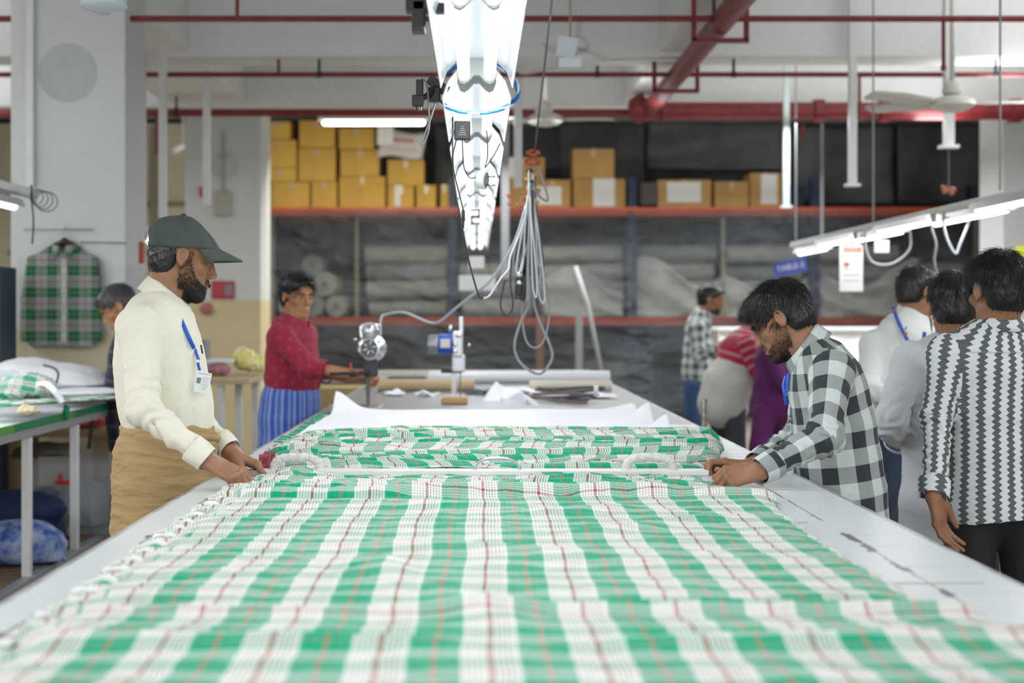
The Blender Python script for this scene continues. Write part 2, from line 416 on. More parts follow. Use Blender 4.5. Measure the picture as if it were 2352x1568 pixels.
def hand_shape(B, w, A, s=1., mirror=1, curl=((.3, .5, .3),)*4, spread=(.12, .03, -.05, -.14), thumb=((.5, -.5, .3), (.3, .2)), wrist=.027, tipgap=0):
    """w wrist; A rows: thumb side, towards fingers, back of hand. curl = flex of the three joints of each finger (rad)
    returns finger tip points for nails"""
    def T(x, y, z): return w+(A[0]*x*mirror+A[1]*y+A[2]*z)*s
    xs = (.026, .009, -.009, -.026); ys = (.086, .090, .086, .078); L = ((.043, .026, .021), (.048, .030, .022), (.045, .028, .021), (.035, .021, .019)); tips = []
    B.cone(T(0, -.010, 0), T(0, .02, 0), (wrist*s, .020*s), (.029*s, .017*s), A[0], .01); B.ell(T(.004, .05, -.004), (.036*s, .042*s, .014*s), A, .012)
    for i in range(4):
        B.cone(T(xs[i]*.55, .015, 0), T(xs[i], ys[i], 0), .0125*s, .0108*s, k=.008)
        d = np.array([math.sin(spread[i])*1., math.cos(spread[i]), 0]); p = np.array([xs[i], ys[i], 0]); ang = 0; r = (.0100, .0088, .0082, .0066) if i < 3 else (.0088, .0078, .0072, .0058)
        for j in range(3):
            ang += curl[i][j]; dd = d*math.cos(ang)+np.array([0, 0, -1])*math.sin(ang); q = p+dd*L[i][j]
            B.cone(T(*p), T(*q), r[j]*s, r[j+1]*s, k=.0035)
            if j == 0: B.ell(T(*(p+np.array([0, -.001, .0035]))), .0105*s, None, .004)
            if j == 1: B.ell(T(*(p+np.array([0, 0, .001]))), .0092*s, None, .003)
            p = q
        n = d*math.sin(ang)+np.array([0, 0, 1])*math.cos(ang); tips.append((T(*(p-dd*.003+n*.0052)), nrm(A[0]*mirror*dd[0]+A[1]*dd[1]+A[2]*dd[2]), nrm(A[0]*mirror*n[0]+A[1]*n[1]+A[2]*n[2])))
    p = np.array([.020, .018, -.008]); (dx, dy, dz), (b1, b2) = (thumb[0][0], thumb[0][1], thumb[0][2]), thumb[1]
    d = nrm((dx, dy, dz)); q = p+d*.044; B.cone(T(*p), T(*q), .0155*s, .0115*s, k=.012); B.ell(T(*(p+d*.018)), (.017*s, .02*s, .015*s), A, .012)
    t = nrm(np.array(thumb[2]) if len(thumb) > 2 else d+np.array([-.2, .5, 0])); p = q; q = p+t*.032; B.cone(T(*p), T(*q), .0108*s, .0094*s, k=.004); B.ell(T(*p), .0118*s, None, .004)
    t2 = nrm(t+np.array([-b1, 0, -b2])); p = q; q = p+t2*.024; B.cone(T(*p), T(*q), .0096*s, .0078*s, k=.003)
    n = nrm(np.cross(np.cross(t2, (0, 0, 1)), t2)+np.array([.4, 0, 0])); n = nrm(n-t2*np.dot(n, t2)); tips.append((T(*(q-t2*.003+n*.0068)), nrm(A[0]*mirror*t2[0]+A[1]*t2[1]+A[2]*t2[2]), nrm(A[0]*mirror*n[0]+A[1]*n[1]+A[2]*n[2])))
    return tips
def nails(tips, parent, m, s=1.):
    for p, d, n in tips:
        l = np.cross(n, d); b = MB(); rs = []
        for i in range(5):
            t = -1+i*.5; w = .0055*math.sqrt(max(.05, 1-t*t*.75)); rs.append([Vector(p+(d*t*.0065+l*x*w+n*(.0012-.0022*x*x))*s) for x in (-1, -.5, 0, .5, 1)])
        b.rings(rs, closed=False, cap=False); b.build('fingernail', m, parent, True, solid=.0006)

# ------------------------------------------------------------------ hair strands
def strands(name, roots, dirs, length, w, m, parent, seg=5, grav=.3, jit=.25, curl=0, seed=5, keep=None, lift=0):
    """roots (n,3), dirs (n,3) start directions; three-sided tapering strands in one mesh"""
    r = np.random.default_rng(seed); n = len(roots); L = length*r.uniform(.65, 1.1, n); d = dirs+r.normal(size=(n, 3))*jit; d /= np.linalg.norm(d, axis=1)[:, None]
    P = [roots.copy()]; p = roots.copy()
    for k in range(seg):
        p = p+d*(L/seg)[:, None]; 
        if keep is not None: p = keep(p)
        P.append(p.copy()); d = d+np.array([0, 0, -grav])/seg*2+r.normal(size=(n, 3))*curl; d /= np.linalg.norm(d, axis=1)[:, None]
    P = np.stack(P, 1); T_ = P[:, -1]-P[:, 0]; s1 = np.cross(T_, r.normal(size=(n, 3))); s1 /= np.maximum(np.linalg.norm(s1, axis=1), 1e-9)[:, None]; s2 = np.cross(T_, s1); s2 /= np.maximum(np.linalg.norm(s2, axis=1), 1e-9)[:, None]
    Vs = []
    for a in range(3):
        o = (s1*math.cos(a*2.094)+s2*math.sin(a*2.094))
        ww = w*np.linspace(1, .25, seg+1)[None, :, None]; Vs.append(P+o[:, None, :]*ww)
    V = np.stack(Vs, 2).reshape(-1, 3); base = (np.arange(n)*(seg+1)*3)[:, None, None]; k = (np.arange(seg)*3)[None, :, None]; a = np.arange(3)[None, None, :]; a2 = (a+1) % 3
    Q = np.stack([base+k+a, base+k+a2, base+k+3+a2, base+k+3+a], -1).reshape(-1, 4)
    return np_mesh(name, V, Q, m, parent)
def sample_surface(V, Q, n, mask, seed=1):
    r = np.random.default_rng(seed); fc = V[Q].mean(1); m = mask(fc); Qm = Q[m]
    a = np.linalg.norm(np.cross(V[Qm[:, 2]]-V[Qm[:, 0]], V[Qm[:, 3]]-V[Qm[:, 1]]), axis=1); i = r.choice(len(Qm), n, p=a/a.sum()); u, v = r.random(n)[:, None], r.random(n)[:, None]
    q = V[Qm[i]]; P = (q[:, 0]*(1-u)+q[:, 1]*u)*(1-v)+(q[:, 3]*(1-u)+q[:, 2]*u)*v; N = np.cross(q[:, 2]-q[:, 0], q[:, 3]-q[:, 1]); N /= np.maximum(np.linalg.norm(N, axis=1), 1e-12)[:, None]
    return P, N
def local(P, c, A, s=1.): return (P-c)@A.T/s

def skin_mat(name, c, c2):
    m, t, b = nmat(name); n = NT(t); tc = t.nodes.new('ShaderNodeTexCoord'); nz = n.noise(14, tc.outputs['Object'], 5); nf = n.noise(220, tc.outputs['Object'], 3)
    col = n.mix(n.m('MULTIPLY_ADD', nz, 2.2, -.6), c, c2); t.links.new(col, b.inputs['Base Color']); b.inputs['Roughness'].default_value = .46
    b.inputs['Specular IOR Level'].default_value = .4; b.inputs['Subsurface Weight'].default_value = .12; b.inputs['Subsurface Radius'].default_value = (.010, .004, .002); b.inputs['Subsurface Scale'].default_value = 1
    n.bump(n.m('ADD', nf, n.m('MULTIPLY', nz, .6)), .35, .0015, b); return m
M_SKIN = skin_mat('skin_brown', (.25, .115, .062), (.37, .185, .105)); M_SKIND = skin_mat('skin_dark_brown', (.20, .085, .045), (.30, .135, .075)); M_SKINL = skin_mat('skin_warm_brown', (.36, .165, .08), (.47, .235, .12))
def hair_mat(name, c, r=.38):
    m, t, b = nmat(name); b.inputs['Base Color'].default_value = c+(1,); b.inputs['Roughness'].default_value = r; b.inputs['Specular IOR Level'].default_value = .6; return m
M_HAIR = hair_mat('black_hair', (.006, .005, .005), .32); M_HAIRG = hair_mat('greying_hair', (.05, .047, .045)); M_BEARD = hair_mat('beard_hair', (.022, .015, .012), .5)
M_EYE = mat('eye_white', (.50, .46, .42), .25); M_IRIS = mat('dark_iris', (.02, .012, .01), .2); M_NAIL = mat('nail', (.62, .42, .34), .3)

# ------------------------------------------------------------------ garments
def loft_chain(B, rows, side, k=.03, op=1):
    """rows: (centre, half width along side, half depth)"""
    for (a, wa, da), (b, wb, db) in zip(rows[:-1], rows[1:]): B.cone(a, b, (wa, da), (wb, db), side, k, op)
def collar(name, c, A, rx, ry, m, parent, h=.038, fall=.048, open_=.5, drop=.02, tip=.03, back_up=.012, uvs=1., zback=0):
    """a turned-down shirt collar round the neck; A rows left, forward, up"""
    b = MB(); n = 44; rows = []
    for j, (rad, z) in enumerate(((0, -.012), (.000, h*.5), (.001, h), (.005, h+.004), (.011, h-.004), (.017, h-fall*.55), (.022, h-fall))):
        row = []
        for i in range(n+1):
            t = -1+2*i/n; a = t*(math.pi-open_*.5)          # 0 = back of neck
            e = abs(t)**6; sx = math.sin(a); cy = -math.cos(a)
            fr = .5-.5*math.cos(a)                          # 1 at the front
            zz = z-drop*fr+back_up*(1-fr); out = rad
            if j >= 5: zz -= tip*abs(t)**5*(j-4)/2; out += .006*abs(t)**4
            row.append(Vector(c+A[0]*(rx+out)*sx+A[1]*(ry+out)*cy+A[2]*zz))
        rows.append(row)
    b.rings(rows, closed=False, cap=False, uvf=lambda i, j: ((j/n)*.42*uvs, [0, .018, .035, .04, .045, .06, .08][i]*uvs))
    return b.build(name, m, parent, True, solid=.0022)
def strap(name, pts, w, m, parent, nrmdir, th=.0012, n=8):
    """flat ribbon through points; nrmdir = outward direction"""
    P = bez(pts, n); b = MB(); N = Vector(nrmdir).normalized(); rows = []
    for i, p in enumerate(P):
        t = (P[min(i+1, len(P)-1)]-P[max(i-1, 0)]).normalized(); s_ = t.cross(N).normalized()*w/2; rows.append([p-s_, p+s_])
    b.rings(rows, closed=False, cap=False); return b.build(name, m, parent, True, solid=th, off=0)
# ================================================================== the setting
def concrete(name, c, dado=None, var=.06):
    m, t, b = nmat(name); n = NT(t); tc = t.nodes.new('ShaderNodeTexCoord')
    nz = n.noise(1.3, tc.outputs['Object'], 6); nf = n.noise(14, tc.outputs['Object'], 5)
    f = n.m('ADD', n.m('MULTIPLY', nz, var*4), n.m('MULTIPLY_ADD', nf, var*2, 1-var*3))
    col = n.mix(1., c, f, 'MULTIPLY')
    if dado:
        g = t.nodes.new('ShaderNodeNewGeometry'); q = t.nodes.new('ShaderNodeSeparateXYZ'); t.links.new(g.outputs['Position'], q.inputs[0])
        k = n.m('LESS_THAN', q.outputs[2], dado[0]); col = n.mix(k, col, n.mix(1., dado[1], f, 'MULTIPLY'))
    t.links.new(col, b.inputs['Base Color']); b.inputs['Roughness'].default_value = .75; n.bump(nf, .25, .01, b)
    return m
M_CEIL = concrete('ceiling_paint', (.80, .81, .80)); M_WALLP = concrete('grey_wall_paint', (.63, .65, .64), (1.6, (.62, .53, .31)))
M_PIL = concrete('pillar_paint', (.66, .68, .68), (1.35, (.60, .55, .38)), .04)
M_BEIGE = concrete('beige_wall', (.50, .46, .35)); M_FLOOR = concrete('floor_screed', (.24, .205, .17), None, .12)
M_RED = mat('red_pipe_paint', (.20, .018, .022), .4, var=.2, vscale=9); M_WHT = mat('white_enamel', (.75, .77, .76), .4, var=.04)
M_BLK = mat('black_plastic', (.02, .02, .022), .45); M_STEEL = mat('brushed_steel', (.55, .56, .57), .32, 1, bump=.1)
M_DKGREY = mat('dark_sheeting', (.085, .09, .095), .55, var=.35, vscale=1.2, bump=.6, bscale=2.5)
M_GRN = mat('pale_green_conduit', (.55, .66, .62), .5)
def xp(px, Y): return (px-CX)*Y/F
ZC = 4.3; ZB = CH+2.02
def slab(name, c, d, m, smooth=False): return struct(MB().box(c, d).build(name, m))
slab('floor', (0, 10, -.05), (20, 26, .1), M_FLOOR)
slab('ceiling', (0, 10, ZC+.1), (20, 26, .2), M_CEIL)
slab('wall_back', (0, 21.6, 2.1), (20, .2, 4.4), mat('back_wall', (.13, .135, .14), .8, var=.35, vscale=1.5, bump=.3, bscale=8))
slab('wall_left', (-9.9, 10, 2.1), (.2, 26, 4.4), M_BEIGE)
slab('wall_right', (9.9, 10, 2.1), (.2, 26, 4.4), M_WALLP)
# beige wall with shutters behind the pillars, left bay
b = MB().box((-6.2, 20.5, 2.1), (6.6, .2, 4.2)); struct(b.build('wall_north_left', M_BEIGE))
b = MB()
for z in (2.35, 3.05): b.box((-5.1, 20.38, z), (3.2, .05, .06))
b.box((-4.62, 20.36, 2.65), (.1, .06, 3)); struct(b.build('trim_1', mat('shutter_rail', (.22, .19, .14), .7)))
# pillars
PLY = 8.9                                         # front face of the near pillar
slab('pillar_front_left', (xp((25+287)/2, PLY), PLY+.275, 2.15), (xp(287, PLY)-xp(25, PLY), .55, 4.3), M_PIL)
slab('pillar_back_left', ((425+598)/2*14.7/F-CX*14.7/F, 14.7+.35, 2.15), (.78, .7, 4.3), M_WALLP)
slab('pillar_back_right', (W(2405, 0, 14.7).x, 15.05, 2.15), (.9, .7, 4.3), M_PIL)
# concrete beams
b = MB().box((0, 11.0+.2, (ZB+ZC)/2), (19.6, .4, ZC-ZB)); struct(b.build('beam_cross', M_CEIL))
b = MB().box((0, 13.6+.2, (ZB+ZC)/2), (19.6, .4, ZC-ZB)); struct(b.build('beam_cross.001', M_CEIL))
for x, w in ((-2.6, .75), (1.53, .24), (5.9, .6)):
    b = MB().box((x, 5.4, (ZB+.03+ZC)/2), (w, 16.4, ZC-ZB-.03)); struct(b.build('beam_long', M_CEIL))
#slab('beam_rear', (0, 15.9, (ZB+.06+ZC)/2), (19.6, .4, ZC-ZB-.06), M_CEIL)
# stained patches on the front pillar (old fan mark), conduit
b = MB(); b.lathe([(0, 0), (.185, 0), (.185, .003), (0, .003)], W(155, 167, PLY-.001), (0, -1, 0), 40)
struct(b.build('trim_2', mat('grey_smudge', (.50, .52, .52), .8, c2=(.56, .58, .58), vscale=6)))
b = MB(); b.lathe([(0, 0), (.14, 0), (.14, .003), (0, .003)], W(515, 380, 14.69), (0, -1, 0), 40)
struct(b.build('trim_3', MATS['grey_smudge']))

# ---- red sprinkler pipes
PZ = CH+1.9
def pipe_run(Y, x0, x1, r, drops, label, dark=()):
    t = thing('sprinkler_pipe', label, 'pipe', (0, Y, PZ))
    b = MB(); b.tube([(x0, Y, PZ), (x1, Y, PZ)], r, 12); b.build('pipe_length', M_RED, t, True, ang=40)
    for x, l in drops:
        d = MB(); s = 1 if l > 0 else -1
        d.tube([(x, Y, PZ), (x, Y, PZ-l)], r*.62, 10); d.tube([(x, Y, PZ-l), (x, Y, PZ-l-.03*s)], r*.9, 10); d.build('drop_pipe', M_RED, t, True, ang=40)
    for x in dark:
        d = MB(); d.tube([(x, Y, PZ), (x, Y, min(PZ+.7, ZC))], .012, 6); d.lathe([(r*1.25, -.02), (r*1.25, .02)], (x, Y, PZ), (1, 0, 0), 12); d.build('hanger_rod', M_BLK, t)
pipe_run(9.05, -8, 9, .02, [(xp(2167, 9.05), .3), (xp(545, 9.05), -.25)], 'thin red sprinkler pipe crossing nearest under the ceiling, topmost in the photo', (xp(1640, 9.05),))
pipe_run(11.13, -8, 9, .02, [(xp(1974, 11.13), .33), (xp(640, 11.13), -.4)], 'thin red sprinkler pipe crossing the ceiling, middle of the three levels', (xp(733, 11.13), xp(1372, 11.13), xp(1685, 11.13), xp(2287, 11.13)))
pipe_run(13.2, -8, 1.5, .035, [(xp(362, 13.2), .35)], 'dark red sprinkler pipe running behind the lamps, left and lowest', (xp(405, 13.2),))
t = thing('main_sprinkler_pipe', 'thick red main pipe running diagonally overhead and bending right above the shelves', 'pipe', (1.574, 13.1, PZ))
b = MB(); b.tube([(1.574, 5, PZ), (1.574, 12.8, PZ)], .075, 18); b.build('pipe_length', M_RED, t, True, ang=40)
b = MB(); b.tube([(1.53, 13.03, PZ-.01), (9.2, 13.03, PZ-.01)], .082, 18); b.build('pipe_length', M_RED, t, True, ang=40)
b = MB(); b.lathe([(0, -.2), (.08, -.19), (.13, -.12), (.135, -.1), (.135, -.06), (.1, -.05), (.1, .1), (.12, .1), (.12, .14), (.08, .15)], (1.574, 12.95, PZ), (1, 0, 0), 18); b.build('elbow_joint', M_RED, t, True, ang=40)
for x in (xp(1560+470, 13.03), xp(1880, 13.03), xp(2330, 13.03)):
    b = MB(); b.lathe([(.082, -.05), (.11, -.045), (.11, .045), (.082, .05)], (x, 13.03, PZ-.01), (1, 0, 0), 18); b.build('coupling', M_RED, t, True, ang=40)
b = MB(); b.tube([W(1842, 285, 13.03), W(1842, 318, 13.03)], .02, 8); b.build('drop_pipe', M_RED, t, True)
for Y in (9.2, 11.25):
    b = MB(); x0, x1, z0 = 1.574-.17, 1.574+.17, PZ-.11; zt = ZC if Y < 11 else ZB
    b.box((x0, Y, (z0+zt)/2), (.03, .04, zt-z0)); b.box((x1, Y, (z0+zt)/2), (.03, .04, zt-z0)); b.box((1.574, Y, z0), (.37, .04, .03)); b.build('pipe_bracket', M_RED, t)

# ------------------------------------------------------------------ hanging conduits
def rod(px, y0, y1, Y, w, label, m=None, flange=False, name='hanging_conduit', top=None):
    t = thing(name, label, 'conduit', W(px, y1, Y))
    a, c = W(px, y0, Y), W(px, y1, Y)
    if top is not None: a.z = top
    b = MB().box(((a.x+c.x)/2, Y, (a.z+c.z)/2), (w, w, a.z-c.z), bev=.004); b.build('tube', m or M_WHT, t)
    if flange:
        b = MB().box((c.x, Y, c.z), (w*1.9, w*1.4, .02)); b.build('end_flange', m or M_WHT, t)
rod(374, 50, 500, 10.6, .055, 'white square conduit hanging just right of the big pillar', top=ZC)
rod(475, 140, 470, 11.3, .055, 'white square conduit hanging in front of the back left pillar', top=ZB)
rod(1190, 130, 430, 11.3, .062, 'white square conduit hanging right of the bright lamp row', top=ZB)
rod(1160, 250, 640, 15.5, .085, 'dull grey steel post behind the lamp row, below the red pipe', mat('galvanised', (.28, .29, .30), .5, .4), top=ZC)
rod(1806, 150, 475, 12.5, .05, 'pale green conduit hanging in front of the shelf boxes', M_GRN, True, top=ZC)
rod(1958, 60, 425, 10.9, .058, 'white conduit ending in a small flange between the two right fans', None, True, top=ZC)
rod(1888, 285, 560, 16, .03, 'thin grey rod hanging above the right side lamp', MATS['galvanised'], top=ZC)
rod(70, 60, 430, PLY-.03, .045, 'thin white conduit dropping along the big left pillar', None, top=ZC)
# ================================================================== the cutting table and its cloths
TX0, TX1, TY0, TY1, TZ = -.775, .953, .9, 11.2, .95
m, t_, b_ = nmat('white_laminate'); n = NT(t_); tc = t_.nodes.new('ShaderNodeTexCoord'); q = t_.nodes.new('ShaderNodeSeparateXYZ'); t_.links.new(tc.outputs['Object'], q.inputs[0])
X_, Y_ = q.outputs[0], q.outputs[1]
mp = t_.nodes.new('ShaderNodeMapping'); mp.inputs['Scale'].default_value = (22, 3.2, 1); t_.links.new(tc.outputs['Object'], mp.inputs[0])
n1 = n.noise(1., mp.outputs[0], 5); n0 = n.noise(.9, tc.outputs['Object'], 2)
def near(x0, w): return n.m('LESS_THAN', n.m('ABSOLUTE', n.m('SUBTRACT', X_, x0)), w)
mk = None; nh = n.noise(26, tc.outputs['Object'], 4); n5 = n.noise(3.6, tc.outputs['Object'], 3)
for x0, w, th in ((.80-.089, .010, .50), (.80-.089, .0022, .42), (-.70-.089, .009, .54), (-.70-.089, .0022, .44)):
    e = n.m('MULTIPLY', n.m('LESS_THAN', n.m('ABSOLUTE', n.m('SUBTRACT', n.m('ADD', X_, n.m('MULTIPLY', nh, .012)), x0+.006)), n.m('MULTIPLY', nh, w*1.9)), n.m('GREATER_THAN', n5, th+.02))
    mk = e if mk is None else n.m('MAXIMUM', mk, e)
mp2 = t_.nodes.new('ShaderNodeMapping'); mp2.inputs['Scale'].default_value = (3, 60, 1); t_.links.new(tc.outputs['Object'], mp2.inputs[0])
n2 = n.noise(1., mp2.outputs[0], 4)
pe = n.m('MULTIPLY', n.m('GREATER_THAN', n.m('ABSOLUTE', X_), .68), n.m('GREATER_THAN', n.m('ADD', n2, n.m('MULTIPLY', n.m('GREATER_THAN', Y_, -1.6), .12)), .68))
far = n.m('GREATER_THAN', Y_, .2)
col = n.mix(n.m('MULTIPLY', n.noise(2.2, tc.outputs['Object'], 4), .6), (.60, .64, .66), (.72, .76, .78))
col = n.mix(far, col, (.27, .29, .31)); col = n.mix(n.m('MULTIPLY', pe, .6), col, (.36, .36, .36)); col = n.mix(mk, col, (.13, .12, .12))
t_.links.new(col, b_.inputs['Base Color']); b_.inputs['Roughness'].default_value = .33; b_.inputs['Specular IOR Level'].default_value = .5
n.bump(n.m('ADD', n.m('MULTIPLY', mk, -1.), n.m('MULTIPLY', n1, .15)), .4, .002, b_)
M_LAM = m
T = thing('cutting_table', 'very long white laminate cutting table with peeling edge strips, running away down the middle', 'table', ((TX0+TX1)/2, (TY0+TY1)/2, 0))
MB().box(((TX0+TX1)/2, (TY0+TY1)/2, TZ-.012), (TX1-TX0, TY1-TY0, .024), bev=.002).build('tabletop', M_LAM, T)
for x in (TX0-.006, TX1+.006):
    b = MB().box((x, (TY0+TY1)/2, TZ-.02), (.012, TY1-TY0, .04), bev=.003); b.build('edge_rail', mat('worn_rail', (.55, .57, .58), .35, .6, var=.3, vscale=6), T)
b = MB().box(((TX0+TX1)/2, TY1-.02, TZ+.012), (TX1-TX0, .04, .03)); b.build('end_rail', MATS['worn_rail'], T)
for y in (1.4, 3.3, 5.2, 7.1, 9.0, 10.9):
    for x in (TX0+.1, TX1-.1):
        MB().box((x, y, (TZ-.03)/2), (.05, .05, TZ-.03)).build('leg', M_WHT, T)
MB().box(((TX0+TX1)/2, (TY0+TY1)/2, .22), (TX1-TX0-.12, TY1-TY0-.3, .03)).build('lower_shelf', mat('dark_board', (.10, .08, .06), .8), T)
for (px0, py0, px1, py1) in ((1700, 1125, 1905, 1131), (1830, 1200, 1860, 1202), (2030, 1340, 2270, 1346)):
    a, c = W(px0, py0, (CH-TZ)*F/(py0-CY)), W(px1, py1, (CH-TZ)*F/(py1-CY))
    MB().box(((a.x+c.x)/2, a.y, TZ+.0007), (abs(c.x-a.x), .006, .0014)).build('scratch_mark', mat('scratch_brown', (.45, .38, .33), .7), T)

WHT = (.83, .82, .78); GR = (.0, .37, .20); GRL = (.0, .36, .18); BK = (.02, .02, .045); RD = (.66, .045, .05); DR = (.20, .02, .04)
def band(base, lines, lw=.014, centre=RD):
    """half a repeat: base colour with thin lines and a red-ish centre"""
    out = []; g = .5/(2*lines+2); w = lw
    for k in range(lines): out += [(g-w/2, base), (w, BK)]
    out += [(g*.8, base)]+centre+[(g*.8, base)]
    for k in range(lines): out += [(w, BK), (g-w/2, base)]
    return out
W_C = [(.02, DR), (.018, RD), (.012, BK)]; G_C = [(.03, RD)]
SEQ = band(WHT, 4, .009, W_C)+band(GR, 2, .006, G_C)
PER = .143
M_PLAID = plaid_mat('green_plaid', PER, SEQ, SEQ, (-.014/PER+.25, .3), mixf=.4)
M_PLAIDD = plaid_mat('green_plaid_shirt', .135, [(w, tuple(x*.45 for x in c)) for w, c in band(WHT, 3, .02, W_C)+band((.0, .2, .08), 3, .012, G_C)], band(tuple(x*.6 for x in WHT), 3, .02, [(.06, DR)])+band((.0, .22, .09), 3, .015, G_C), (.2, .1))
M_PAPER = mat('marker_paper', (.80, .82, .88), .7, var=.03, vscale=3)
def smoothstep(a, b, x): t = np.clip((x-a)/(b-a), 0, 1); return t*t*(3-2*t)

# --- the top sheet, spread near and gathered into folds before the clamp bar
def front_cloth():
    nu, nv = 420, 760
    yy = np.concatenate([np.linspace(1.35, 3.5, 430, endpoint=False), np.linspace(3.5, 4.21, nv-429)])
    U, Yv = np.meshgrid(np.linspace(0, 1, nu+1), yy)
    xl = np.interp(yy, [1.35, 1.9, 2.15, 2.3, 3.5, 3.7, 3.85, 4.05, 4.21], [-.64, -.62, -.64, -.655, -.655, -.636, -.612, -.610, -.58])
    xr = np.interp(yy, [1.35, 2.1, 2.16, 2.24, 2.7, 3.2, 3.5, 3.62, 3.72, 3.9, 4.05, 4.24], [.80, .775, .77, .72, .708, .712, .735, .755, .720, .685, .655, .64])
    # ragged edges
    xl = xl+.006*np.sin(yy*61)+.005*np.sin(yy*143+1)+.003*np.sin(yy*260); xr = xr+.005*np.sin(yy*55)+.004*np.sin(yy*120)
    X = xl[:, None]+(xr-xl)[:, None]*U
    Z = TZ+.022-.017*smoothstep(3.45, 4.1, Yv)+0*X
    ripple = smoothstep(1.3, 2.2, Yv)
    # gentle wrinkles on the spread part, mostly crosswise
    Z += .0042*wob(X*6, Yv*26, 3, 6)*(.5+.5*ripple)+.0028*wob(X*17, Yv*48, 4, 5)+.0012*wob(X*40, Yv*100, 14, 5)
    Z += .0035*wob(X*3.5+2, Yv*60, 15, 4)*smoothstep(.3, -.5, X)
    # local puckers
    for cx, cy, a, sx, sy, r in ((.25, 3.3, .012, .16, .05, .5), (.05, 2.75, .010, .2, .035, -.4), (-.17, 2.55, .018, .05, .10, .2), (.0, 2.18, .016, .06, .12, .25), (.3, 3.0, .012, .12, .04, .6), (-.42, 2.35, .008, .1, .05, 0), (.45, 3.15, .010, .15, .03, .3), (-.1, 3.38, .012, .18, .03, -.2)):
        dx, dy = X-cx, Yv-cy; ca, sa = math.cos(r), math.sin(r); e = ((dx*ca+dy*sa)/sx)**2+((-dx*sa+dy*ca)/sy)**2; Z += a*np.exp(-e)
    # rolled ridge across near the front (y about 1440 px)
    yc = 2.145+.012*np.sin(X*5)
    Z += .020*np.exp(-((Yv-yc)/.018)**2)+.012*smoothstep(2.16, 2.0, Yv)
    yc = 1.86+.02*np.sin(X*4+1)+.15*np.abs(X-.1); Z += .014*np.exp(-((Yv-yc)/.03)**2)*smoothstep(.0, .2, np.abs(X-.1))
    # gathered folds
    g = smoothstep(3.5, 3.6, Yv)
    folds = [(3.60, .030, .030, .4), (3.68, .024, .026, 1.3), (3.755, .026, .028, 2.2), (3.83, .020, .026, .1), (3.90, .019, .024, 4.1), (3.97, .014, .024, 5.0), (4.04, .010, .022, 2.9), (4.11, .006, .022, 3.3)]
    for y0, a, w, ph in folds:
        yc = y0+.018*np.sin(X*3.1+ph)+.010*np.sin(X*7.3+2*ph)+.05*(X+.65)*(-.35 if ph < 2 else .15)*smoothstep(.2, -.6, X)
        am = a*(.85+.30*np.sin(X*4.2+ph*2.3))
        q_ = np.clip(np.abs((Yv-yc)/(w*.9)), 0, 1); Z += am*np.sqrt(np.clip(1-q_**2, 0, 1))*(1-.0*q_)
    # left end is lifted by the hands
    Z += .030*np.exp(-(((X+.52)/.10)**2+((Yv-4.06)/.09)**2))+.012*np.exp(-(((X+.42)/.25)**2+((Yv-3.98)/.07)**2))
    Z = np.where(Yv > 3.5, TZ+.008+(Z-TZ-.008)*(1-.75*smoothstep(.52, .62, X)*smoothstep(3.64, 3.72, Yv)), Z)
    Z += g*.004*wob(X*20, Yv*90, 9, 5)
    # edges droop onto the plies below, left edge frilled
    fr = np.exp(-(X-xl[:, None])/.03); Z += fr*(.008*np.sin(Yv*61+1)+.006*np.sin(Yv*143)-.006)
    fr = np.exp((X-xr[:, None])/.02); Z -= fr*.014
    Z = np.maximum(Z, TZ+.004)
    ds = np.hypot(np.diff(Yv, axis=0), np.diff(Z, axis=0)); Vv = np.vstack([np.zeros((1, nu+1)), np.cumsum(ds, axis=0)])
    Vv = Vv*np.where(Vv > 0, 1, 1); Vv = np.minimum(Vv, 50)
    # the cloth lies slack: on the spread part the repeat is a little compressed
    comp = 1.46; k = np.interp(yy, [1.35, 3.5, 4.24], [0, (comp-1)*2.15, (comp-1)*2.3]); Vv = Vv+k[:, None]
    Uu = X+.003*np.sin(Yv*9+X*3)+.003*wob(X*4, Yv*14, 21, 4)+.012*smoothstep(3.5, 4.1, Yv)*np.sin(Yv*30)
    Uu = np.where(X < -.598+.006*np.sin(Yv*40), Uu+.0715, Uu)
    V, Q, uv = np_grid(X, Yv, Z, Uu, Vv)
    o = np_mesh('plaid_cloth', V, Q, M_PLAID, None, uv)
    tag(o, 'green and white checked cloth spread over the near table and pulled straight by two men', 'cloth')
    s = o.modifiers.new('thickness', 'SOLIDIFY'); s.thickness = .0015
front_cloth()

# --- frayed selvage tabs along the left edge of the plies
t = thing('fabric_ply_stack', 'low stack of checked cloth plies with ragged selvage under the near spread cloth', 'fabric stack', (0, 2.6, TZ))
b = MB(); b.box((.02, 2.62, TZ+.008), (1.30, 2.35, .014)); b.build('plies', M_PLAID, t)
b = MB(); rr = random.Random(3)
yy_ = np.linspace(1.6, 3.98, 1100); nn_ = 9
Ug, Yg = np.meshgrid(np.linspace(0, 1, nn_), yy_); fr_ = np.sin(Yg*2*math.pi/.049+.8*np.sin(Yg*31)); x0_ = -.668+.012*fr_+.006*np.sin(Yg*97)
Xg = x0_+(-.615-x0_)*Ug; Zg = TZ+.012+.012*np.sin(np.pi*Ug)*(.6+.4*fr_)+.006*(1-Ug)*np.sin(Yg*2*math.pi/.049+1.2)
Vg, Qg, uvg = np_grid(Xg, Yg, Zg, Ug*.02, Yg); o = np_mesh('selvage_fringe', Vg, Qg, plaid_mat('selvage', .098, [(1, (.80, .80, .77)), (.01, (.75, .77, .75))], [(.55, (.80, .80, .78)), (.03, DR), (.04, (.7, .6, .6)), (.30, (0, .33, .18)), (.04, RD), (.2, (.62, .70, .66))], mixf=.93), t, uvg)

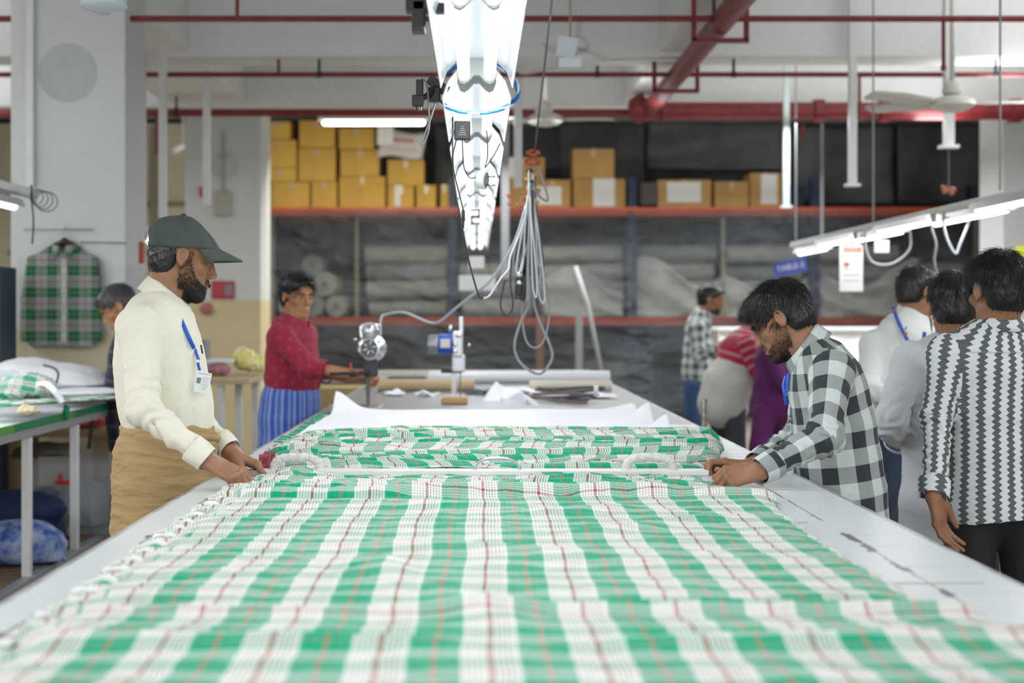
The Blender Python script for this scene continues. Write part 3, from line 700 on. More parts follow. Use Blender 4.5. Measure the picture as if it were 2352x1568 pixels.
# --- far stack of plies under white marker paper
t = thing('fabric_ply_stack', 'thick stack of checked plies with dark red edges under the white marker paper', 'fabric stack', (0, 5.8, TZ))
b = MB(); b.box((.035, 5.53, TZ+.0205), (1.38, 1.8, .04)); b.build('plies', plaid_mat('ply_edges', .14, [(.3, (.35, .05, .06)), (1., (.75, .73, .7)), (.5, (0, .25, .12)), (.3, (.7, .7, .68))], [(.5, DR), (.5, (.7, .68, .66)), (.5, (0, .25, .12)), (.5, (.7, .7, .68))]), t)
for x0, sx, y0, y1 in ((-.655, -1, 4.42, 4.95), (.725, 1, 4.7, 4.95), (-.655, -1, 4.95, 6.42), (.725, 1, 4.95, 6.42)):
    b = MB(); y = y0
    while y < y1:
        b.box((x0+sx*rr.uniform(0, .012), y, TZ+.02), (.03, .03, .042+rr.uniform(-.003, .004)), rz=rr.uniform(-.3, .3)); y += .034
    b.build('selvage_edge', mat('red_selvage', (.16, .02, .03), .8, c2=(.45, .08, .10), vscale=70) if y0 < 4.9 else mat('white_selvage', (.66, .66, .64), .8, c2=(.55, .58, .56), vscale=60), t)
y = 4.9
while y < 6.4:
    MB().box((-.672+rr.uniform(-.01, .01), y, TZ+.0435), (.045, .030, .004), rz=rr.uniform(-.4, .4)).build('green_tab', mat('green_tab', (.0, .32, .16), .8), t); y += .098
# bunched cloth heaped beyond the bar
def heap_cloth():
    nu, nv = 400, 300
    yy = np.linspace(4.33, 5.12, nv+1); U, Yv = np.meshgrid(np.linspace(0, 1, nu+1), yy)
    tt = (yy-4.33)/.79
    xl = np.interp(tt, [0, .25, .6, 1], [-.62, -.68, -.66, -.40]); xr = np.interp(tt, [0, .2, .55, 1], [.70, .76, .83, .86])
    X = xl[:, None]+(xr-xl)[:, None]*U; T2 = np.repeat(tt[:, None], nu+1, 1)
    side_ = .72+.28*smoothstep(-.68, -.25, X)
    ramp = np.interp(T2, [0, .12, .35, .6, .72, .85, 1], [.003, .010, .030, .053, .056, .042, .015])*side_
    Z = TZ+.003+ramp*(1+.06*wob(X*3, Yv*5, 31, 3))
    near_ = np.full(X.shape, 9.); fi = np.zeros(X.shape, int)
    for k in range(12):
        y0 = 4.345+k*.062; ph = k*1.9; yc = 4.33+(y0-4.33)*(.62+.38*smoothstep(-.72, -.1, X))+.022*np.sin(X*2.3+ph)+.010*np.sin(X*6.3+ph*2)+.05*np.exp(-((X+.55)/.12)**2)*math.sin(ph)
        w = .026+.010*math.sin(ph*1.3); am = (.0145+.006*math.sin(ph*2.1))*(.75+.35*np.sin(X*3.1+ph*1.7))
        q_ = np.clip(np.abs((Yv-yc)/w), 0, 1); Z += am*np.sqrt(np.clip(1-q_**2, 0, 1)); m_ = np.abs(Yv-yc) < near_; fi[m_] = k; near_ = np.minimum(near_, np.abs(Yv-yc))
    e = np.clip(np.minimum(X-xl[:, None], xr[:, None]-X)/.05, 0, 1); Z = TZ+.003+.024*smoothstep(4.4,4.6,Yv)+(Z-TZ-.003)*np.sqrt(e)
    Z += .003*wob(X*30, Yv*80, 33, 5)
    ds = np.hypot(np.diff(Yv, axis=0), np.diff(Z, axis=0)); Vv = np.vstack([np.zeros((1, nu+1)), np.cumsum(ds, axis=0)])
    Uu = X+.03*np.sin(Yv*17+X*2)+.02*wob(X*3, Yv*20, 35, 4)
    V, Q, uv = np_grid(X, Yv, Z, Uu+.045*np.sin(fi*2.7), Vv*1.15+.05*np.sin(fi*4.1)+.10*(X+.2)*np.sin(fi*1.3+1))
    o = np_mesh('bunched_cloth', V, Q, M_PLAID, None, uv)
    tag(o, 'green and white checked cloth heaped in long folds behind the white clamp bar', 'cloth')
    s = o.modifiers.new('thickness', 'SOLIDIFY'); s.thickness = .002
heap_cloth()
# marker paper
def paper():
    nu, nv = 160, 120; yy = np.linspace(4.95, 6.42, nv+1); U, Yv = np.meshgrid(np.linspace(0, 1, nu+1), yy)
    X = -.635+1.33*U; Z = TZ+.055+.006*wob(X*5, Yv*5, 41, 5)+.002*wob(X*20, Yv*16, 42, 4)
    Z += .085*np.exp(-(((X+.64)/.09)**2+((Yv-6.42)/.12)**2))+.07*np.exp(-(((X-.70)/.07)**2+((Yv-5.75)/.12)**2))+.06*np.exp(-(((X-.7)/.06)**2+((Yv-5.2)/.1)**2))+.04*np.exp(-(((X-.7)/.1)**2+((Yv-6.3)/.15)**2))
    V, Q, _ = np_grid(X, Yv, Z); o = np_mesh('marker_paper', V, Q, M_PAPER)
    tag(o, 'wide white marker paper with curled corners lying on the far cloth stack', 'paper'); o.modifiers.new('thickness', 'SOLIDIFY').thickness = .001
paper()

# --- white clamp bar with three grip handles
t = thing('clamp_bar', 'white painted steel clamp bar with three grip handles lying across the cloth', 'clamp bar', (0, 4.25, TZ))
Yb = 4.25
a, c = W(560, 1092, Yb), W(1625, 1092, Yb)
b = MB().box(((a.x+c.x)/2, Yb, TZ+.0085), (c.x-a.x, .06, .016), bev=.003); b.build('bar', mat('bar_white', (.80, .80, .78), .4, var=.05, vscale=5), t)
def handle(px0, px1, py0, py1, r, m, name='handle'):
    a, c = W(px0, py1, Yb), W(px1, py1, Yb); zt = W(0, py0, Yb).z; zb = TZ+.014; k = min(.03, (c.x-a.x)*.3)
    pts = bez([(a.x, Yb, zb), (a.x+.004, Yb, (zb+zt)/2), (a.x+k*.6, Yb, zt-.006), (a.x+k*1.4, Yb, zt), (c.x-k*1.4, Yb, zt), (c.x-k*.6, Yb, zt-.006), (c.x-.004, Yb, (zb+zt)/2), (c.x, Yb, zb)], 6)
    rr_ = [r*(1+.10*math.sin(i*1.7)) for i in range(len(pts))] if r > .008 else r
    MB().tube(pts, rr_, 12).build(name, m, t, True)
M_WRAP = mat('wrapped_tape', (.74, .73, .69), .8, var=.1, vscale=60, bump=.7, bscale=90)
o = handle(628, 735, 1050, 1088, .0125, M_WRAP); handle(1090, 1194, 1053, 1088, .0055, M_STEEL); handle(1437, 1547, 1050, 1088, .0125, M_WRAP)
for i, c_ in enumerate([c for c in t.children if c.name.startswith('handle')]): c_['label'] = ['tape wrapped left handle', 'bare steel middle handle', 'tape wrapped right handle'][i]
# steel stake at the right edge
t = MB(); p = W(1617, 1004, 5.62); t.tube([(p.x, p.y, TZ), (p.x, p.y, p.z+.152)], .0105, 12); t.lathe([(.013, 0), (.013, .012), (.0105, .012)], (p.x, p.y, p.z+.14), n=12)
tag(t.build('steel_stake', mat('aged_steel', (.35, .33, .27), .4, .9, var=.4, vscale=40), None, True, ang=40), 'upright aged steel rod at the right edge of the cutting table', 'rod')
# red bundle at lower left of the frame
t = thing('cloth_bundle', 'small bundle of folded plies with dark red edge at the near left table edge', 'cloth bundle', W(65, 1520, 1.98))
p = W(66, 1498, 2.0); b = MB()
for k in range(6): b.box((p.x-.004*k % .01, p.y, p.z-.012+k*.005), (.055, .10, .004), rz=.05*k, bev=.001)
b.build('plies', MATS['red_selvage'], t)
b = MB(); p = W(90, 1560, 1.85); b.box((p.x-.05, p.y-.02, TZ+.006), (.18, .18, .010), rz=.2, bev=.002); b.build('paper_slip', M_PAPER, t)
p = W(2300, 1462, 2.08); b = MB(); b.tube([(p.x-.045, p.y, TZ+.012), (p.x+.08, p.y, TZ+.012)], .008, 10); tag(b.build('wooden_dowel', mat('pale_wood', (.45, .36, .22), .6), None, True), 'short pale wooden stick at the right end of the nearest fold', 'stick')
p = W(2310, 1500, 1.98); b = MB(); b.box((.83, 1.86, TZ+.006), (.14, .42, .012), bev=.002); tag(b.build('paper_pile', M_PAPER, None), 'white paper slips beside the cloth at the near right table edge', 'paper')
# ================================================================== lamps over the table
M_TUBE = mat('lit_tube', (.93, .97, 1), .3, emit=2.2); M_TUBEW = mat('lit_warm_tube', (1, .95, .78), .3, emit=4)
M_REFL = mat('white_reflector', (.56, .58, .62), .25, spec=.6, var=.05, vscale=6, aniso=(1, .2, 1)); M_SOCK = mat('grey_socket', (.42, .44, .42), .5)
def rig_lamp(y):
    t = thing('twin_tube_lamp', '', 'lamp', (0, y+.6, RIG_Z), 'tube lamps hung in a row over the table')
    L = 1.16
    # folded white reflector: flat top and two flared wings, slanted end cuts
    prof = [(-.105, -.045), (-.088, .005), (-.05, .048), (.05, .048), (.088, .005), (.105, -.045)]
    rs = [[(x, y+.02+(abs(x)-.05)*.5*(1 if abs(x) > .05 else 0), RIG_Z+z) for x, z in prof], [(x, y+L-(0 if abs(x) <= .05 else (abs(x)-.05)*.9), RIG_Z+z) for x, z in prof]]
    MB().rings(rs, closed=False, cap=False).build('reflector', M_REFL, t, False, solid=.003)
    for s in (-1, 1):
        b = MB(); b.lathe([(.006, 0), (.0165, .006), (.0175, .02), (.0175, 1.07), (.0165, 1.084), (.006, 1.09)], (s*.037, y+.05, RIG_Z-.004), (0, 1, 0), 14); b.build('tube', M_TUBE, t, True, ang=40)
    for yy in (y+.03, y+L-.01):
        b = MB()
        prof = [(-.058, .0), (-.05, -.024), (-.037, -.03), (-.024, -.022), (-.008, -.004), (.008, -.004), (.024, -.022), (.037, -.03), (.05, -.024), (.058, .0), (.05, .045), (-.05, .045)]
        b.rings([[(x, yy-.012, RIG_Z+z) for x, z in prof], [(x, yy+.012, RIG_Z+z) for x, z in prof]]); b.build('tube_holder', M_SOCK, t)
    return t
words = ['nearest, cut by the top edge of the photo', 'second nearest, wrapped with blue and white rope', 'third from the near end', 'fourth from the near end, behind the white plug', 'fifth from the near end', 'sixth, half behind the number card', 'seventh, behind the number card', 'eighth from the near end', 'second farthest of the row', 'farthest of the row']
for k, y in enumerate([1.95]+RIG[2:]+[10.45, 11.7, 12.95]):
    t = rig_lamp(y); t['label'] = 'bright twin tube lamp over the table, '+words[k]
t = thing('lamp_rail', 'long thin white rail carrying the bright twin tube lamps over the table', 'rail', (0, 6.5, RIG_Z+.08))
MB().box((0, 8, RIG_Z+.072), (.05, 12.8, .035)).build('rail_bar', M_WHT, t)
for y in (2.4, 5.9, 9.4, 12.6):
    MB().tube([(0, y, RIG_Z+.085), (0, y, ZC)], .006, 6).build('hanger_rod', MATS['galvanised'], t)
# rope round the second lamp
b = MB(); pts = [(math.cos(a)*.128, 4.40, RIG_Z-.005+math.sin(a)*.062*(1 if math.sin(a) < 0 else 1.5)) for a in [2*math.pi*i/48 for i in range(49)]]
for ph in (0, 2.1, 4.2): b.tube([(x+.004*math.cos(i*.9+ph), y+.005*math.sin(i*.9+ph), z+.004*math.sin(i*.9+ph)) for i, (x, y, z) in enumerate(pts)], .0045, 6, mi=0 if ph == 4.2 else 1)
tag(b.build('plastic_rope', [mat('rope_white', (.78, .82, .88), .6), mat('rope_blue', (.02, .20, .70), .6)], None, True), 'blue and white plastic rope tied around the second lamp', 'rope')
# number cards hanging from the lamps
def glyph(body, size, ext=.0003):
    c = bpy.data.curves.new('lettering', 'FONT'); c.body = body; c.size = size; c.align_x = 'CENTER'; c.align_y = 'CENTER'; c.extrude = ext; c.resolution_u = 3
    o = bpy.data.objects.new('lettering', c); me = bpy.data.meshes.new_from_object(o); vs = [v.co.copy() for v in me.vertices]; fs = [tuple(p.vertices) for p in me.polygons]
    bpy.data.objects.remove(o); bpy.data.curves.remove(c); bpy.data.meshes.remove(me); return vs, fs
def text(body, loc, size, m, parent, name='lettering', rot=(math.pi/2, 0, 0), ext=.0006):
    from mathutils import Euler
    vs, fs = glyph(body, size, ext); M_ = Euler(rot).to_matrix(); b = MB(); b.add([Vector(loc)+M_@v for v in vs], fs); return b.build(name, m, parent)
M_CARD = mat('white_card', (.80, .80, .80), .6)
def card(px0, py0, px1, py1, Y, name, label, cat, m=M_CARD):
    a, c = W(px0, py0, Y), W(px1, py1, Y)
    t = thing(name, label, cat, ((a.x+c.x)/2, Y, c.z)); MB().box(((a.x+c.x)/2, Y, (a.z+c.z)/2), (c.x-a.x, .004, a.z-c.z), bev=.001).build('board', m, t); return t, (a+c)/2, c.x-a.x, a.z-c.z
t, c, w, h = card(1071, 478, 1113, 517, 7.92, 'number_card', 'small card reading 2 hanging below the far lamps over the table', 'sign')
for x in (-.03, .03): MB().tube([(c.x+x, 7.92, c.z+h/2), (c.x+x, 7.92, RIG_Z)], .0015, 5).build('hanger_wire', M_BLK, t)
b = MB(); s = h*.40; lw = .012  # a squarish 2
for (x0, z0, x1, z1) in ((-1, 1, 1, 1), (1, 1, 1, .1), (1, .1, -1, -.1), (-1, -.1, -1, -1), (-1, -1, 1, -1)):
    A, C = Vector((c.x+x0*s*.55, 7.916, c.z+z0*s)), Vector((c.x+x1*s*.55, 7.916, c.z+z1*s)); mid = (A+C)/2; b.box(mid, (abs(C.x-A.x)+lw, .002, abs(C.z-A.z)*(1 if A.x == C.x else .6)+lw))
b.build('number', M_BLK, t)
t, c, w, h = card(1077, 588, 1112, 616, 11.0, 'number_card', 'pale card without clear writing hanging under the far end of the lamp row', 'sign')
MB().tube([(c.x, 11.0, c.z+h/2), (c.x, 11.0, RIG_Z+.06)], .003, 5).build('hanger_wire', M_BLK, t)
t, c, w, h = card(1054, 632, 1138, 667, 12.4, 'light_board', 'bright white rectangular board hanging lowest below the lamp row', 'sign', mat('bright_board', (.85, .88, .85), .5))
for x in (-.11, .11): MB().tube([(c.x+x, 12.4, c.z+h/2), (c.x+x*.6, 12.4, ZB)], .003, 5).build('hanger_wire', M_BLK, t)

# adapter, plug, camera
t = thing('power_adapter', 'black ribbed power adapter dangling under the third lamp with its cable', 'adapter', W(1063, 322, 4.25))
p = W(1062, 300, 4.25); MB().box(p, (.048, .028, .056), bev=.004).build('housing', M_BLK, t)
for k in range(5): MB().box((p.x, p.y-.0145, p.z-.014+k*.006), (.024-.004*k, .0012, .0014)).build('ridge', M_SOCK, t)
MB().tube(bez([W(1062, 322, 4.25), W(1063, 350, 4.25), W(1066, 385, 4.25), W(1078, 407, 4.25), W(1090, 408, 4.24), W(1101, 402, 4.24)]), .0016, 6).build('thin_lead', M_BLK, t)
MB().tube(bez([W(1048, 321, 4.25), W(1040, 360, 4.25), W(1044, 400, 4.25), W(1056, 450, 4.25), W(1064, 482, 4.25)]), .0019, 6).build('lead', M_BLK, t)
b = MB(); b.lathe([(.0035, 0), (.005, .004), (.005, .03), (.0035, .034), (.003, .036), (.003, .055)], W(1064, 482, 4.25), (0, 0, -1), 10); b.build('jack', M_BLK, t, True, ang=40)
t = thing('mains_plug', 'white round mains plug with two pins hanging under the lamps', 'plug', W(1112, 438, 4.24))
p = W(1104, 412, 4.24); b = MB(); ax = Vector((1, -.35, -.12)).normalized()
b.lathe([(.012, -.012), (.026, -.006), (.029, .004), (.029, .016), (.024, .018)], p, ax, 24); b.build('plug_body', mat('plug_white', (.78, .78, .78), .4), t, True, ang=40)
b = MB(); b.lathe([(.023, .0181), (.0, .0182)], p, ax, 24, cap=False); b.build('pin_face', mat('plug_face', (.25, .25, .25), .6), t)
for dz in (.012, -.014): b = MB(); b.tube([p+ax*.017+Vector((0, 0, dz)), p+ax*.045+Vector((0, 0, dz))], .0028, 8); b.build('pin', M_STEEL, t, True)
for q in ((1118, 300), (1148, 330)):
    MB().tube(bez([W(q[0], q[1], 4.3), W((q[0]+1116)/2+3, 355, 4.27), p+Vector((.012, 0, .032))]), .002, 6).build('lead', M_BLK, t)
b = MB(); b.box(p+Vector((.012, 0, .028)), (.012, .012, .012), bev=.002); b.build('cord_grip', mat('plug_white', (.7, .7, .7)), t)
t = thing('clip_camera', 'small black camera on an arm clamped beside the second lamp, cable curling below', 'camera', W(962, 255, 4.3))
MB().box(W(964, 207, 4.3), (.022, .03, .062), bev=.004).build('camera_body', M_BLK, t)
MB().box(W(960, 232, 4.29), (.036, .032, .034), bev=.004).build('lens_block', M_BLK, t)
b = MB(); b.lathe([(.010, 0), (.010, .014), (.007, .016)], W(961, 243, 4.29), (0, 0, -1), 14); b.build('lens', mat('lens_glass', (.06, .02, .03), .1), t, True, ang=30)
b = MB(); b.tube([W(968, 228, 4.3), W(985, 218, 4.32), W(1002, 200, 4.34)], [.006, .011, .008], 8); b.build('clamp_arm', M_BLK, t, True)
b = MB(); b.box(W(997, 218, 4.34), (.04, .03, .045), bev=.005); b.box(W(1006, 196, 4.35), (.07, .02, .03), rot=Matrix.Rotation(.6, 3, 'Y')); b.build('clamp', M_BLK, t)
MB().tube(bez([W(968, 180, 4.3), W(980, 192, 4.3), W(984, 240, 4.3), W(986, 290, 4.3), W(976, 325, 4.3), W(968, 332, 4.3), W(975, 310, 4.3), W(990, 270, 4.3), W(1000, 235, 4.32)]), .0028, 6).build('cable', mat('grey_cable', (.22, .23, .24), .5), t, True)
b = MB(); b.box(W(962, 40, 3.2), (.03, .05, .07), bev=.004); b.box(W(958, 14, 3.2), (.05, .05, .03), bev=.004); b.box(W(962, 62, 3.2), (.016, .03, .02)); b.box(W(985, 20, 3.2), (.07, .03, .02))
tag(b.build('clip_camera', M_BLK), 'black boxy device clamped left of the nearest lamp at the top edge', 'camera')
# long cable below the lamps
GC = mat('grey_cable', (.22, .23, .24), .5); LC = mat('pale_cable', (.45, .47, .50), .45)
t = thing('long_cable', 'long cable sagging from the lamps down and up to the cable bundle', 'cable', W(1105, 688, 4.9))
MB().tube(bez([(W(1040, 370, 5.0).x, 5.0, RIG_Z+.02), W(1040, 370, 5.0), W(1047, 440, 4.95), W(1058, 500, 4.9), W(1075, 590, 4.9), W(1092, 655, 4.9), W(1101, 680, 4.9), W(1110, 686, 4.9)]), .0032, 7).build('dark_half', M_BLK, t, True)
MB().tube(bez([W(1110, 686, 4.9), W(1125, 678, 4.95), W(1150, 640, 5.0), W(1168, 618, 5.1), W(1172, 590, 5.15), W(1190, 545, 5.2), W(1206, 500, 5.2), W(1212, 450, 5.2)]), .0042, 7).build('pale_half', LC, t, True)

# ------------------------------------------------------------------ hanging cable bundle
YB_ = 6.0
t = thing('cable_bundle', 'tangled bundle of grey and black cables hanging from a wire, with orange clips', 'cable bundle', W(1225, 860, YB_))
MB().tube([W(1275, -60, 5.6), W(1228, 350, YB_)], .0045, 7).build('suspension_wire', mat('wire_grey', (.18, .18, .19), .4, .5), t, True)
M_OR = mat('orange_plastic', (.50, .10, .03), .45); M_TAN = mat('tan_connector', (.42, .26, .10), .6)
for py, r, o in ((350, .016, 0), (372, .022, 1)):
    p = W(1224, py, YB_); b = MB()
    b.tube([p+Vector((math.cos(a)*r, 0, math.sin(a)*r*.6)) for a in [i*math.pi/8 for i in range(17)]], .007, 6); b.box(p+Vector((-r-.008, 0, 0)), (.012, .01, .018)); b.box(p+Vector((r+.008, 0, 0)), (.012, .01, .018)); b.build('orange_clip', M_OR, t, True)
for k in range(9):
    p = W(1222+rr.uniform(-14, 12), 392+k*9, YB_+rr.uniform(-.03, .03)); MB().box(p, (.03, .02, .016), rot=Matrix.Rotation(rr.uniform(-.8, .8), 3, 'Y'), bev=.003).build('connector', M_TAN if k % 3 else M_BLK, t)
for k in range(5):
    p = W(1190+rr.uniform(-28, 14), 452+rr.uniform(-14, 26), YB_+.1); MB().box(p, (.022, .02, .02), rot=Matrix.Rotation(rr.uniform(-.8, .8), 3, 'Y'), bev=.004).build('orange_block', mat('dull_orange', (.30, .10, .05), .6), t)
for k in range(26):
    x0 = 1222+rr.uniform(-9, 7); bot = rr.uniform(590, 700); sp = rr.uniform(-46, 38); Yk = YB_+rr.uniform(-.08, .12)
    pts = [W(x0, 385+rr.uniform(0, 60), Yk), W(x0+sp*.15, 470, Yk), W(x0+sp*.75, 470+(bot-470)*.55, Yk), W(x0+sp, bot-18, Yk), W(x0+sp*.8, bot, Yk), W(x0+sp*.45, bot-40, Yk), W(x0+sp*.3, 520, Yk), W(x0+rr.uniform(-4, 4), 450, Yk)]
    MB().tube(bez(pts, 5), rr.choice([.0036, .0045, .0055]), 6).build('cable', rr.choice([LC, GC, M_BLK, LC, GC]), t, True)
for pts in ([(1226, 380), (1240, 395), (1252, 430), (1258, 460), (1240, 452), (1228, 430)],):
    MB().tube(bez([W(x, y, YB_-.02) for x, y in pts]), .005, 6).build('cable', GC, t, True)
# the big loops reaching the table
MB().tube(bez([W(1222, 560, YB_), W(1224, 640, YB_), W(1215, 700, YB_), W(1196, 740, YB_), W(1182, 790, YB_), W(1190, 825, YB_), W(1215, 850, YB_), W(1240, 858, YB_), W(1258, 842, YB_), W(1269, 815, YB_), W(1258, 780, YB_), W(1238, 735, YB_), W(1226, 690, YB_), W(1222, 620, YB_)]), .006, 7).build('loop_cable', GC, t, True)
MB().tube(bez([W(1236, 620, YB_), W(1256, 660, YB_), W(1262, 720, YB_), W(1250, 780, YB_), W(1230, 798, YB_), W(1210, 785, YB_), W(1200, 740, YB_), W(1199, 690, YB_)]), .0045, 7).build('loop_cable', GC, t, True)
MB().tube(bez([W(1180, 560, YB_+.1), W(1172, 640, YB_+.1), W(1178, 700, YB_+.1), W(1165, 725, YB_+.1), W(1150, 700, YB_+.1), W(1160, 640, YB_+.1)]), .0035, 6).build('loop_cable', M_BLK, t, True)
t2 = thing('socket_adapter', 'dark hanging socket with shiny caps at the lower left of the cable bundle', 'socket', W(1193, 685, YB_-.05))
p = W(1193, 655, YB_-.05)
b = MB(); b.lathe([(.008, .045), (.016, .04), (.018, .02), (.018, -.03), (.014, -.045), (.017, -.05), (.017, -.06)], p, (.05, 0, 1), 14); b.build('socket_body', M_BLK, t2, True, ang=40)
for dz in (.045, .012): b = MB(); b.lathe([(.006, .012), (.014, .006), (.0165, -.006), (.010, -.012)], p+Vector((0, -.004, dz)), (0, 0, 1), 14); b.build('cap', M_STEEL, t2, True)
MB().tube(bez([p+Vector((0, 0, .045)), W(1200, 600, YB_), W(1212, 560, YB_), W(1218, 500, YB_)]), .005, 6).build('lead', LC, t2, True)

# ------------------------------------------------------------------ side lamp rows
def side_row(x, z, tubes, label, cat='lamp', bar=None, grp=None):
    y0 = min(a for a, _ in tubes)-.1; y1 = max(c for _, c in tubes)+.1
    if bar: y0, y1 = bar
    t = thing('lamp_rail', label, 'lamp rail', (x, (y0+y1)/2, z))
    MB().box((x, (y0+y1)/2, z+.06), (.06, y1-y0, .045), bev=.004).build('trunking', mat('lamp_trunking', (.55, .56, .56), .4, .3), t)
    yy = y0+.6
    while yy < y1: MB().tube([(x, yy, z+.1), (x, yy, ZC if yy > 5 else ZC)], .006, 6).build('hanger_rod', MATS['galvanised'], t); yy += 2.4
    return t
def tube_lamp(x, z, a, c, label, m=M_TUBE, group='tube lamps on the side rail'):
    t = thing('tube_lamp', label, 'lamp', (x, (a+c)/2, z), group)
    b = MB(); b.lathe([(.006, 0), (.020, .01), (.020, c-a-.01), (.006, c-a)], (x, a, z), (0, 1, 0), 12); b.build('tube', m, t, True, ang=40)
    for yy in (a+.01, c-.01): MB().box((x, yy, z+.02), (.03, .025, .06)).build('tube_holder', M_SOCK, t)
    MB().rings([[(x+s, yy, z+h) for s, h in ((-.05, -.0), (-.035, .04), (.035, .04), (.05, -.0))] for yy in (a-.02, c+.02)], closed=False, cap=False).build('reflector', M_REFL, t, solid=.002)
side_row(2.76, 1.99, [(5, 11.8)], 'long rail of tube lamps running away above the right-hand people', bar=(4.5, 12.4))
names = ['nearest pair part at the right edge', 'second from the right edge', 'third from the right edge', 'fourth from the right edge', 'fifth from the right edge', 'sixth from the right edge', 'farthest, above the blue sign']
for i, (a, c, dx, dz) in enumerate([(5.5, 6.7, 0, .01), (6.3, 7.55, -.06, 0), (7.35, 8.5, .02, -.005), (8.25, 9.35, -.07, -.004), (9.1, 10.2, .0, -.012), (9.95, 10.95, -.07, -.01), (11.0, 11.9, -.02, -.03)]):
    tube_lamp(2.72+dx, 1.985+dz, a, c, 'lit white tube on the right side rail, '+names[i], mat('lit_side_tube', (1, .98, .90), .3, emit=3.2))
side_row(-2.42, 2.03, [(3, 7.5)], 'rail of tube lamps entering at the left edge near the pillar', bar=(2.5, 7.75))
tube_lamp(-2.42, 2.0, 6.1, 7.45, 'lit tube on the left rail, cut by the left edge', M_TUBE, None)
tube_lamp(-2.55, 2.02, 10.95, 12.1, 'short lit tube glimpsed behind the cap of the left man', M_TUBE, None)
b = MB(); b.box((-2.55, 11.5, 2.09), (.08, 1.4, .06)); b.box((-2.55, 10.95, 3.2), (.012, .012, 2.2)); tag(b.build('lamp_rail', MATS['lamp_trunking']), 'short rail holding the tube behind the left man', 'lamp rail')
t = thing('cable_coil', 'loose coil of thin cables at the end of the left lamp rail', 'cable', W(75, 470, 7.5))
for k in range(4):
    c = W(84+k*5, 452+k*3, 7.5); MB().tube([c+Vector((math.cos(a)*(.035+.008*k), .02*k, math.sin(a)*(.04+.004*k))) for a in [i*math.pi/10 for i in range(21)]], .0035, 6).build('cable', GC, t, True)
MB().tube(bez([W(72, 425, 7.5), W(74, 470, 7.5), W(77, 510, 7.5), W(74, 560, 7.5)]), .005, 6).build('cable', M_BLK, t, True)
# dangling cables and papers under the right rail
for pts, Yc_, lab in (([(1988, 568), (2002, 600), (2030, 608), (2060, 600), (2090, 570)], 9.6, 'pale cable sagging under the right rail beside the long paper'), ([(2168, 520), (2178, 555), (2195, 582), (2205, 560), (2225, 510)], 8.1, 'pale cable hanging in a V under the right rail'), ([(2140, 525), (2150, 560), (2146, 600), (2155, 640)], 8.3, 'thin grey cable hanging straight down behind the V-shaped cable')):
    P_ = [W(x, y, Yc_) for x, y in pts]; P_ = [Vector((P_[0].x, Yc_, 2.02))]+P_+([Vector((P_[-1].x, Yc_, 2.02))] if 'pale' in lab else [])
    tag(MB().tube(bez(P_), .008, 6).build('hanging_cable', LC if 'pale' in lab else GC, None, True), lab, 'cable')
t, c, w, h = card(1928, 562, 1982, 669, 10.3, 'paper_notice', 'long white paper with red heading hanging under the right lamp rail', 'paper')
MB().box((c.x+.01, 10.296, c.z+h*.40), (w*.75, .002, h*.13)).build('red_heading', mat('faded_red', (.60, .15, .12), .6), t)
for k in range(5): MB().box((c.x+.0, 10.296, c.z+h*(.22-.12*k)), (w*.7, .0015, .004)).build('print_line', M_SOCK, t)
for a in (0, 1): MB().box((c.x-w*.2, 10.296, c.z+h*.08), (.05, .0016, .014) if a else (.014, .0016, .05)).build('red_cross', MATS['faded_red'], t)
MB().tube([(c.x, 10.3, c.z+h/2-.01), (c.x, 10.3, 2.02)], .002, 5).build('clip_wire', GC, t)
t, c, w, h = card(2008, 552, 2042, 580, 9.5, 'small_card', 'small pale card clipped under the right lamp rail', 'card', mat('pink_card', (.70, .62, .65), .6))
for k in (-1, 1): MB().box((c.x+k*.014, 9.496, c.z), (.010, .0015, h*.5)).build('print_bar', M_SOCK, t)
MB().tube([(c.x, 9.5, c.z+h/2-.01), (c.x, 9.5, 2.02)], .002, 5).build('clip_wire', GC, t)
t = thing('table_sign', 'tilted blue sign reading TABLE-3 hanging at the far end of the right lamp row', 'sign', W(1815, 613, 12.2))
c = W(1815, 613, 12.2); MB().box(c, (.29, .006, .123), rot=Matrix.Rotation(R(-11), 3, 'Y'), bev=.002).build('sign_board', mat('sign_blue', (.05, .09, .42), .5), t)
text('TABLE-3', (c.x, c.y-.005, c.z), .066, M_CARD, t, rot=(math.pi/2, R(-11), 0))
MB().tube([c+Vector((.05, 0, .06)), (2.74, 12.2, 2.0)], .003, 5).build('hanger_wire', GC, t)
# ceiling tube in front of the boxes
t = thing('tube_lamp', 'single warm lit tube on the wall side above the cardboard boxes', 'lamp', W(858, 282, 16))
a, c = W(741, 282, 16), W(976, 283, 16)
b = MB(); b.lathe([(.01, 0), (.028, .02), (.028, c.x-a.x-.02), (.01, c.x-a.x)], a, (1, 0, 0), 14); b.build('tube', M_TUBEW, t, True, ang=40)
MB().box((a+c)/2+Vector((0, 0, .06)), (c.x-a.x+.1, .06, .06)).build('batten', M_WHT, t)
for x in (a.x+.2, c.x-.2): MB().tube([(x, 16, a.z+.08), (x, 16, ZC)], .01, 6).build('hanger_rod', GC, t)

